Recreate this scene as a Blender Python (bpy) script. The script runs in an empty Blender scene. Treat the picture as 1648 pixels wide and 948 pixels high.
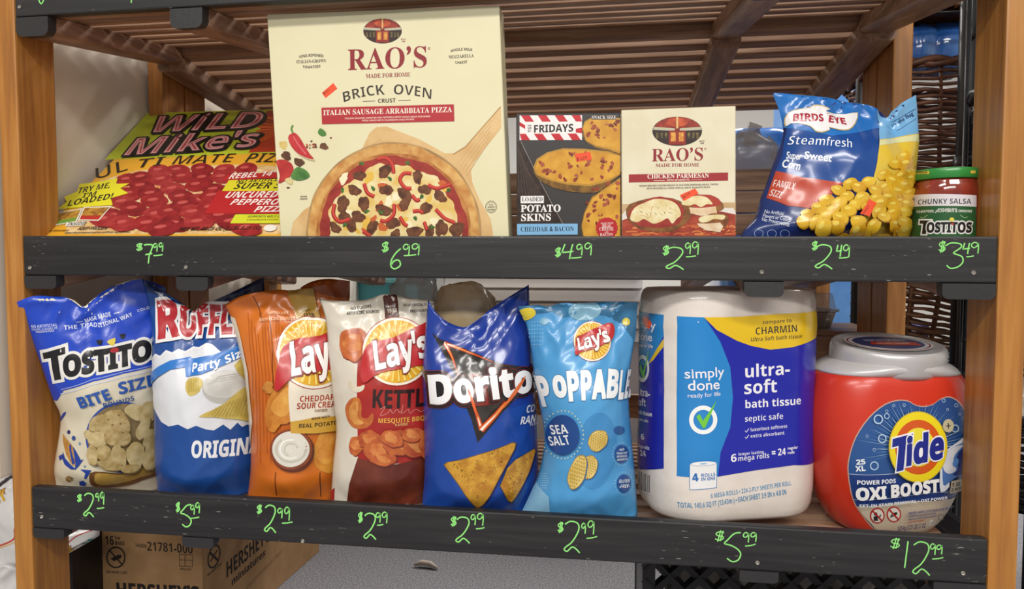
# Display shelf in a food pantry: three tilted wooden shelves with priced groceries.
import bpy, bmesh, math, random
import numpy as np
from mathutils import Vector, Matrix, noise
from mathutils.bvhtree import BVHTree
from mathutils.geometry import tessellate_polygon
random.seed(7)
scene = bpy.context.scene
COL = scene.collection
R_ = math.radians

# ---------------------------------------------------------------- camera
ZB = 0.80                       # top of the middle front board above the floor
W = 1.20                        # clear width between the posts
CAM = Vector((0.77656, -0.82916, ZB - 0.03023))
YAW, PITCH, FPX = 0.138879, -0.0482575, 1116.27
FWD = Vector((-math.sin(YAW) * math.cos(PITCH), math.cos(YAW) * math.cos(PITCH), math.sin(PITCH)))
RGT = Vector((math.cos(YAW), math.sin(YAW), 0))
UPV = RGT.cross(FWD)
cd = bpy.data.cameras.new('camera')
cd.sensor_width = 36.0
cd.lens = 36.0 * FPX / 1648.0
cd.clip_start = 0.01
cam = bpy.data.objects.new('camera', cd)
cam.matrix_world = Matrix(((RGT.x, UPV.x, -FWD.x, CAM.x), (RGT.y, UPV.y, -FWD.y, CAM.y), (RGT.z, UPV.z, -FWD.z, CAM.z), (0, 0, 0, 1)))
COL.objects.link(cam)
scene.camera = cam
# ---------------------------------------------------------------- light
scene.view_settings.view_transform = 'Standard'
scene.view_settings.look = 'None'
scene.view_settings.gamma = 1.0
scene.view_settings.use_curve_mapping = False
scene.view_settings.exposure = -0.12
wd = bpy.data.worlds.new('store_ambient'); scene.world = wd; wd.use_nodes = True
wd.node_tree.nodes['Background'].inputs[0].default_value = (1.0, 0.97, 0.93, 1)
wd.node_tree.nodes['Background'].inputs[1].default_value = 0.33
def ceiling_lamp(x, y, z, sx, sy, e, c=(1, 0.965, 0.91)):
    l = bpy.data.lights.new('ceiling_lamp_light', 'AREA'); l.shape = 'RECTANGLE'; l.size = sx; l.size_y = sy; l.energy = e; l.color = c
    o = bpy.data.objects.new('ceiling_lamp_light', l); o.location = (x, y, z); COL.objects.link(o)
ceiling_lamp(-0.1, -2.1, 2.55, 1.2, 0.4, 55)
ceiling_lamp(1.8, -2.1, 2.55, 1.2, 0.4, 55)
ceiling_lamp(0.9, -3.9, 2.55, 2.8, 0.6, 172)
ceiling_lamp(2.2, 1.5, 2.55, 1.2, 0.5, 60)
ceiling_lamp(0.5, 2.4, 2.55, 1.6, 0.5, 60)

# ---------------------------------------------------------------- helpers
def ray(px, py):
    return (FWD * FPX + RGT * (px - 824.0) - UPV * (py - 474.0)).normalized()
def atY(px, py, Y):
    d = ray(px, py); return CAM + d * ((Y - CAM.y) / d.y)
def atX(px, py, X):
    d = ray(px, py); return CAM + d * ((X - CAM.x) / d.x)
def atZ(px, py, Z):
    d = ray(px, py); return CAM + d * ((Z - CAM.z) / d.z)
def lin(h):
    h = h.lstrip('#'); o = []
    for i in (0, 2, 4):
        c = int(h[i:i + 2], 16) / 255.0
        o.append(c / 12.92 if c <= 0.04045 else ((c + 0.055) / 1.055) ** 2.4)
    return (o[0], o[1], o[2], 1)
MATS = {}
def mat(spec, rough=0.5, metal=0.0, trans=0.0, bump=0.0, spec_l=0.5, alpha=1.0, coat=0.0):
    """'#rrggbb' plain, '#a|#b|scale' mottled in object space"""
    k = (spec, rough, metal, trans, bump, spec_l, alpha, coat)
    if k in MATS: return MATS[k]
    m = bpy.data.materials.new('print_' + spec.replace('#', '').replace('|', '_')); m.use_nodes = True
    nt = m.node_tree; p = nt.nodes['Principled BSDF']
    q = spec.split('|')
    p.inputs['Base Color'].default_value = lin(q[0])
    p.inputs['Roughness'].default_value = rough; p.inputs['Metallic'].default_value = metal
    p.inputs['Specular IOR Level'].default_value = spec_l
    p.inputs['Transmission Weight'].default_value = trans; p.inputs['Alpha'].default_value = alpha
    p.inputs['Coat Weight'].default_value = coat; p.inputs['Coat Roughness'].default_value = 0.12
    if len(q) > 1 or bump:
        tc = nt.nodes.new('ShaderNodeTexCoord'); nz = nt.nodes.new('ShaderNodeTexNoise')
        nz.inputs['Scale'].default_value = float(q[2]) if len(q) > 2 else 60.0; nz.inputs['Detail'].default_value = 5
        nt.links.new(tc.outputs['Object'], nz.inputs['Vector'])
        if len(q) > 1:
            r = nt.nodes.new('ShaderNodeValToRGB'); r.color_ramp.elements[0].position = 0.36; r.color_ramp.elements[1].position = 0.64
            r.color_ramp.elements[0].color = lin(q[0]); r.color_ramp.elements[1].color = lin(q[1])
            nt.links.new(nz.outputs['Fac'], r.inputs['Fac']); nt.links.new(r.outputs['Color'], p.inputs['Base Color'])
        if bump:
            b = nt.nodes.new('ShaderNodeBump'); b.inputs['Strength'].default_value = bump; b.inputs['Distance'].default_value = 0.004
            nt.links.new(nz.outputs['Fac'], b.inputs['Height']); nt.links.new(b.outputs['Normal'], p.inputs['Normal'])
    MATS[k] = m; return m
def wood(name, c1, c2, c3, axis, rough=0.42, paint=None, scratch=0.0, fine=1.0, coat=0.0):
    """grain along one axis; paint=(yfrom) paints everything nearer than that y black"""
    m = bpy.data.materials.new(name); m.use_nodes = True; nt = m.node_tree; p = nt.nodes['Principled BSDF']; L = nt.links.new
    tc = nt.nodes.new('ShaderNodeTexCoord'); mp = nt.nodes.new('ShaderNodeMapping')
    oi = nt.nodes.new('ShaderNodeObjectInfo'); ad = nt.nodes.new('ShaderNodeVectorMath'); ad.operation = 'MULTIPLY_ADD'
    L(oi.outputs['Random'], ad.inputs[0]); ad.inputs[1].default_value = (3, 5, 7); L(tc.outputs['Object'], ad.inputs[2])
    L(ad.outputs[0], mp.inputs['Vector'])
    sc = [95 * fine] * 3; sc[axis] = 5.0 * fine
    mp.inputs['Scale'].default_value = sc
    n1 = nt.nodes.new('ShaderNodeTexNoise'); n1.inputs['Scale'].default_value = 1.0; n1.inputs['Detail'].default_value = 6; n1.inputs['Distortion'].default_value = 0.6
    L(mp.outputs[0], n1.inputs['Vector'])
    mp2 = nt.nodes.new('ShaderNodeMapping'); sc2 = [26 * fine] * 3; sc2[axis] = 2.2 * fine; mp2.inputs['Scale'].default_value = sc2
    L(ad.outputs[0], mp2.inputs['Vector'])
    n2 = nt.nodes.new('ShaderNodeTexNoise'); n2.inputs['Scale'].default_value = 1.0; n2.inputs['Detail'].default_value = 2; n2.inputs['Distortion'].default_value = 1.2
    L(mp2.outputs[0], n2.inputs['Vector'])
    sn = nt.nodes.new('ShaderNodeMath'); sn.operation = 'MULTIPLY'; sn.inputs[1].default_value = 22.0; L(n2.outputs['Fac'], sn.inputs[0])
    s2 = nt.nodes.new('ShaderNodeMath'); s2.operation = 'SINE'; L(sn.outputs[0], s2.inputs[0])
    mx = nt.nodes.new('ShaderNodeMath'); mx.operation = 'MULTIPLY_ADD'; mx.inputs[1].default_value = 0.06; L(s2.outputs[0], mx.inputs[0]); L(n1.outputs['Fac'], mx.inputs[2])
    r = nt.nodes.new('ShaderNodeValToRGB'); e = r.color_ramp.elements
    e[0].position = 0.3; e[0].color = lin(c1); e[1].position = 0.72; e[1].color = lin(c3); x = e.new(0.5); x.color = lin(c2)
    L(mx.outputs[0], r.inputs['Fac'])
    out = r.outputs['Color']
    if paint is not None:
        ge = nt.nodes.new('ShaderNodeNewGeometry'); sx = nt.nodes.new('ShaderNodeSeparateXYZ'); L(ge.outputs['Position'], sx.inputs[0])
        n3 = nt.nodes.new('ShaderNodeTexNoise'); n3.inputs['Scale'].default_value = 60; L(tc.outputs['Object'], n3.inputs['Vector'])
        a = nt.nodes.new('ShaderNodeMath'); a.operation = 'MULTIPLY_ADD'; a.inputs[1].default_value = 0.006; L(n3.outputs['Fac'], a.inputs[0]); L(sx.outputs['Y'], a.inputs[2])
        lt = nt.nodes.new('ShaderNodeMath'); lt.operation = 'LESS_THAN'; lt.inputs[1].default_value = paint; L(a.outputs[0], lt.inputs[0])
        mc = nt.nodes.new('ShaderNodeMix'); mc.data_type = 'RGBA'; L(lt.outputs[0], mc.inputs['Factor']); L(out, mc.inputs['A']); mc.inputs['B'].default_value = lin('#2b2a2b')
        out = mc.outputs['Result']
    if scratch:
        mp3 = nt.nodes.new('ShaderNodeMapping'); s3 = [520] * 3; s3[axis] = 75; mp3.inputs['Scale'].default_value = s3; L(ad.outputs[0], mp3.inputs['Vector'])
        n4 = nt.nodes.new('ShaderNodeTexNoise'); n4.inputs['Scale'].default_value = 1.0; n4.inputs['Detail'].default_value = 3; L(mp3.outputs[0], n4.inputs['Vector'])
        n5 = nt.nodes.new('ShaderNodeTexNoise'); n5.inputs['Scale'].default_value = 9; n5.inputs['Detail'].default_value = 2; L(ad.outputs[0], n5.inputs['Vector'])
        a5 = nt.nodes.new('ShaderNodeMath'); a5.operation = 'MULTIPLY_ADD'; a5.inputs[1].default_value = 0.35; L(n5.outputs['Fac'], a5.inputs[0]); L(n4.outputs['Fac'], a5.inputs[2])
        r4 = nt.nodes.new('ShaderNodeValToRGB'); r4.color_ramp.elements[0].position = 0.875; r4.color_ramp.elements[1].position = 0.94
        L(a5.outputs[0], r4.inputs['Fac'])
        mf = nt.nodes.new('ShaderNodeMath'); mf.operation = 'MULTIPLY'; mf.inputs[1].default_value = scratch; L(r4.outputs['Color'], mf.inputs[0])
        mc = nt.nodes.new('ShaderNodeMix'); mc.data_type = 'RGBA'; L(mf.outputs[0], mc.inputs['Factor']); L(out, mc.inputs['A']); mc.inputs['B'].default_value = lin('#b9b4ae')
        out = mc.outputs['Result']
    L(out, p.inputs['Base Color']); p.inputs['Roughness'].default_value = rough; p.inputs['Coat Weight'].default_value = coat; p.inputs['Coat Roughness'].default_value = 0.25
    b = nt.nodes.new('ShaderNodeBump'); b.inputs['Strength'].default_value = 0.18; b.inputs['Distance'].default_value = 0.002
    L(n1.outputs['Fac'], b.inputs['Height']); L(b.outputs['Normal'], p.inputs['Normal'])
    return m

def root_loc(o):
    while o.parent: o = o.parent
    return o.location
def tag(o, label=None, cat=None, group=None, kind=None):
    if label: o['label'] = label
    if cat: o['category'] = cat
    if group: o['group'] = group
    if kind: o['kind'] = kind
    return o
def thing(name, loc, label, cat, group=None):
    o = bpy.data.objects.new(name, None); o.empty_display_size = 0.05; o.location = loc; COL.objects.link(o)
    return tag(o, label, cat, group)
def obj(name, verts, faces, mats, parent=None, midx=None, smooth=False, normals=None):
    """mesh given in world coordinates, stored relative to its thing's base"""
    b = root_loc(parent) if parent else Vector((0, 0, 0))
    me = bpy.data.meshes.new(name)
    me.from_pydata([(v[0] - b[0], v[1] - b[1], v[2] - b[2]) for v in verts], [], faces)
    for m in (mats if isinstance(mats, (list, tuple)) else [mats]): me.materials.append(m)
    if midx is not None: me.polygons.foreach_set('material_index', midx)
    if smooth: me.polygons.foreach_set('use_smooth', [True] * len(me.polygons))
    me.update()
    if normals is not None:
        try: me.normals_split_custom_set_from_vertices(normals)
        except Exception: pass
    o = bpy.data.objects.new(name, me); COL.objects.link(o)
    if parent: o.parent = parent
    return o
def from_bm(name, bm, mats, parent=None, smooth=False):
    bmesh.ops.recalc_face_normals(bm, faces=bm.faces[:])
    bm.verts.index_update()
    v = [tuple(x.co) for x in bm.verts]; f = [[y.index for y in x.verts] for x in bm.faces]; mi = [x.material_index for x in bm.faces]
    bm.free()
    return obj(name, v, f, mats, parent, mi, smooth)
HEX = [(0, 3, 2, 1), (4, 5, 6, 7), (0, 1, 5, 4), (1, 2, 6, 5), (2, 3, 7, 6), (3, 0, 4, 7)]
def hexbm(c, bev=0.0, seg=2, bm=None):
    """box from 8 corners: 4 bottom (ccw) and 4 top"""
    b = bmesh.new(); vs = [b.verts.new(x) for x in c]
    for f in HEX: b.faces.new([vs[i] for i in f])
    if bev: bmesh.ops.bevel(b, geom=b.edges[:] + b.verts[:], offset=bev, segments=seg, affect='EDGES', profile=0.6)
    return b
def box(name, x0, x1, y0, y1, z0, z1, m, parent=None, bev=0.0, seg=2):
    c = [(x0, y0, z0), (x1, y0, z0), (x1, y1, z0), (x0, y1, z0), (x0, y0, z1), (x1, y0, z1), (x1, y1, z1), (x0, y1, z1)]
    return from_bm(name, hexbm(c, bev, seg), m, parent)
def tube(path, r, n=8, closed=False, caps=True):
    """verts, faces of a tube along a path"""
    P = [Vector(p) for p in path]; V = []; F = []; k = len(P)
    up = Vector((0.13, 0.31, 0.94))
    for i, p in enumerate(P):
        a = P[i - 1] if (i > 0 or closed) else p; c = P[(i + 1) % k] if (i < k - 1 or closed) else p
        t = (c - a).normalized(); s = t.cross(up)
        if s.length < 1e-4: s = t.cross(Vector((1, 0, 0)))
        s.normalize(); q = s.cross(t); rr = r[i] if isinstance(r, (list, tuple)) else r
        for j in range(n):
            an = 2 * math.pi * j / n; V.append(p + (s * math.cos(an) + q * math.sin(an)) * rr)
    for i in range(k if closed else k - 1):
        for j in range(n):
            a = i * n + j; b = i * n + (j + 1) % n; i2 = (i + 1) % k
            F.append((a, b, i2 * n + (j + 1) % n, i2 * n + j))
    if caps and not closed:
        F.append(tuple(range(n - 1, -1, -1))); F.append(tuple((k - 1) * n + j for j in range(n)))
    return V, F
class MB:
    def __init__(s): s.v = []; s.f = []; s.mi = []
    def add(s, vf, mi=0):
        o = len(s.v); s.v += [tuple(x) for x in vf[0]]; s.f += [tuple(i + o for i in f) for f in vf[1]]; s.mi += [mi] * len(vf[1]); return s
    def box(s, x0, x1, y0, y1, z0, z1, mi=0):
        c = [(x0, y0, z0), (x1, y0, z0), (x1, y1, z0), (x0, y1, z0), (x0, y0, z1), (x1, y0, z1), (x1, y1, z1), (x0, y1, z1)]
        return s.add((c, HEX), mi)
    def build(s, name, m, parent=None, smooth=False): return obj(name, s.v, s.f, m, parent, s.mi, smooth)
def loft(sections, close_bottom=True, close_top=True):
    V = []; F = []; n = len(sections[0])
    for s in sections: V += [tuple(p) for p in s]
    for i in range(len(sections) - 1):
        for j in range(n):
            F.append((i * n + j, i * n + (j + 1) % n, (i + 1) * n + (j + 1) % n, (i + 1) * n + j))
    if close_bottom: F.append(tuple(range(n - 1, -1, -1)))
    if close_top: F.append(tuple((len(sections) - 1) * n + j for j in range(n)))
    return V, F
def rrect(w, d, r, n=8):
    """rounded rectangle outline, ccw, centred"""
    o = []
    for cx, cy, a0 in ((w / 2 - r, d / 2 - r, 0), (-w / 2 + r, d / 2 - r, 90), (-w / 2 + r, -d / 2 + r, 180), (w / 2 - r, -d / 2 + r, 270)):
        for k in range(n + 1):
            a = R_(a0 + 90.0 * k / n); o.append((cx + r * math.cos(a), cy + r * math.sin(a)))
    return o

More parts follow.
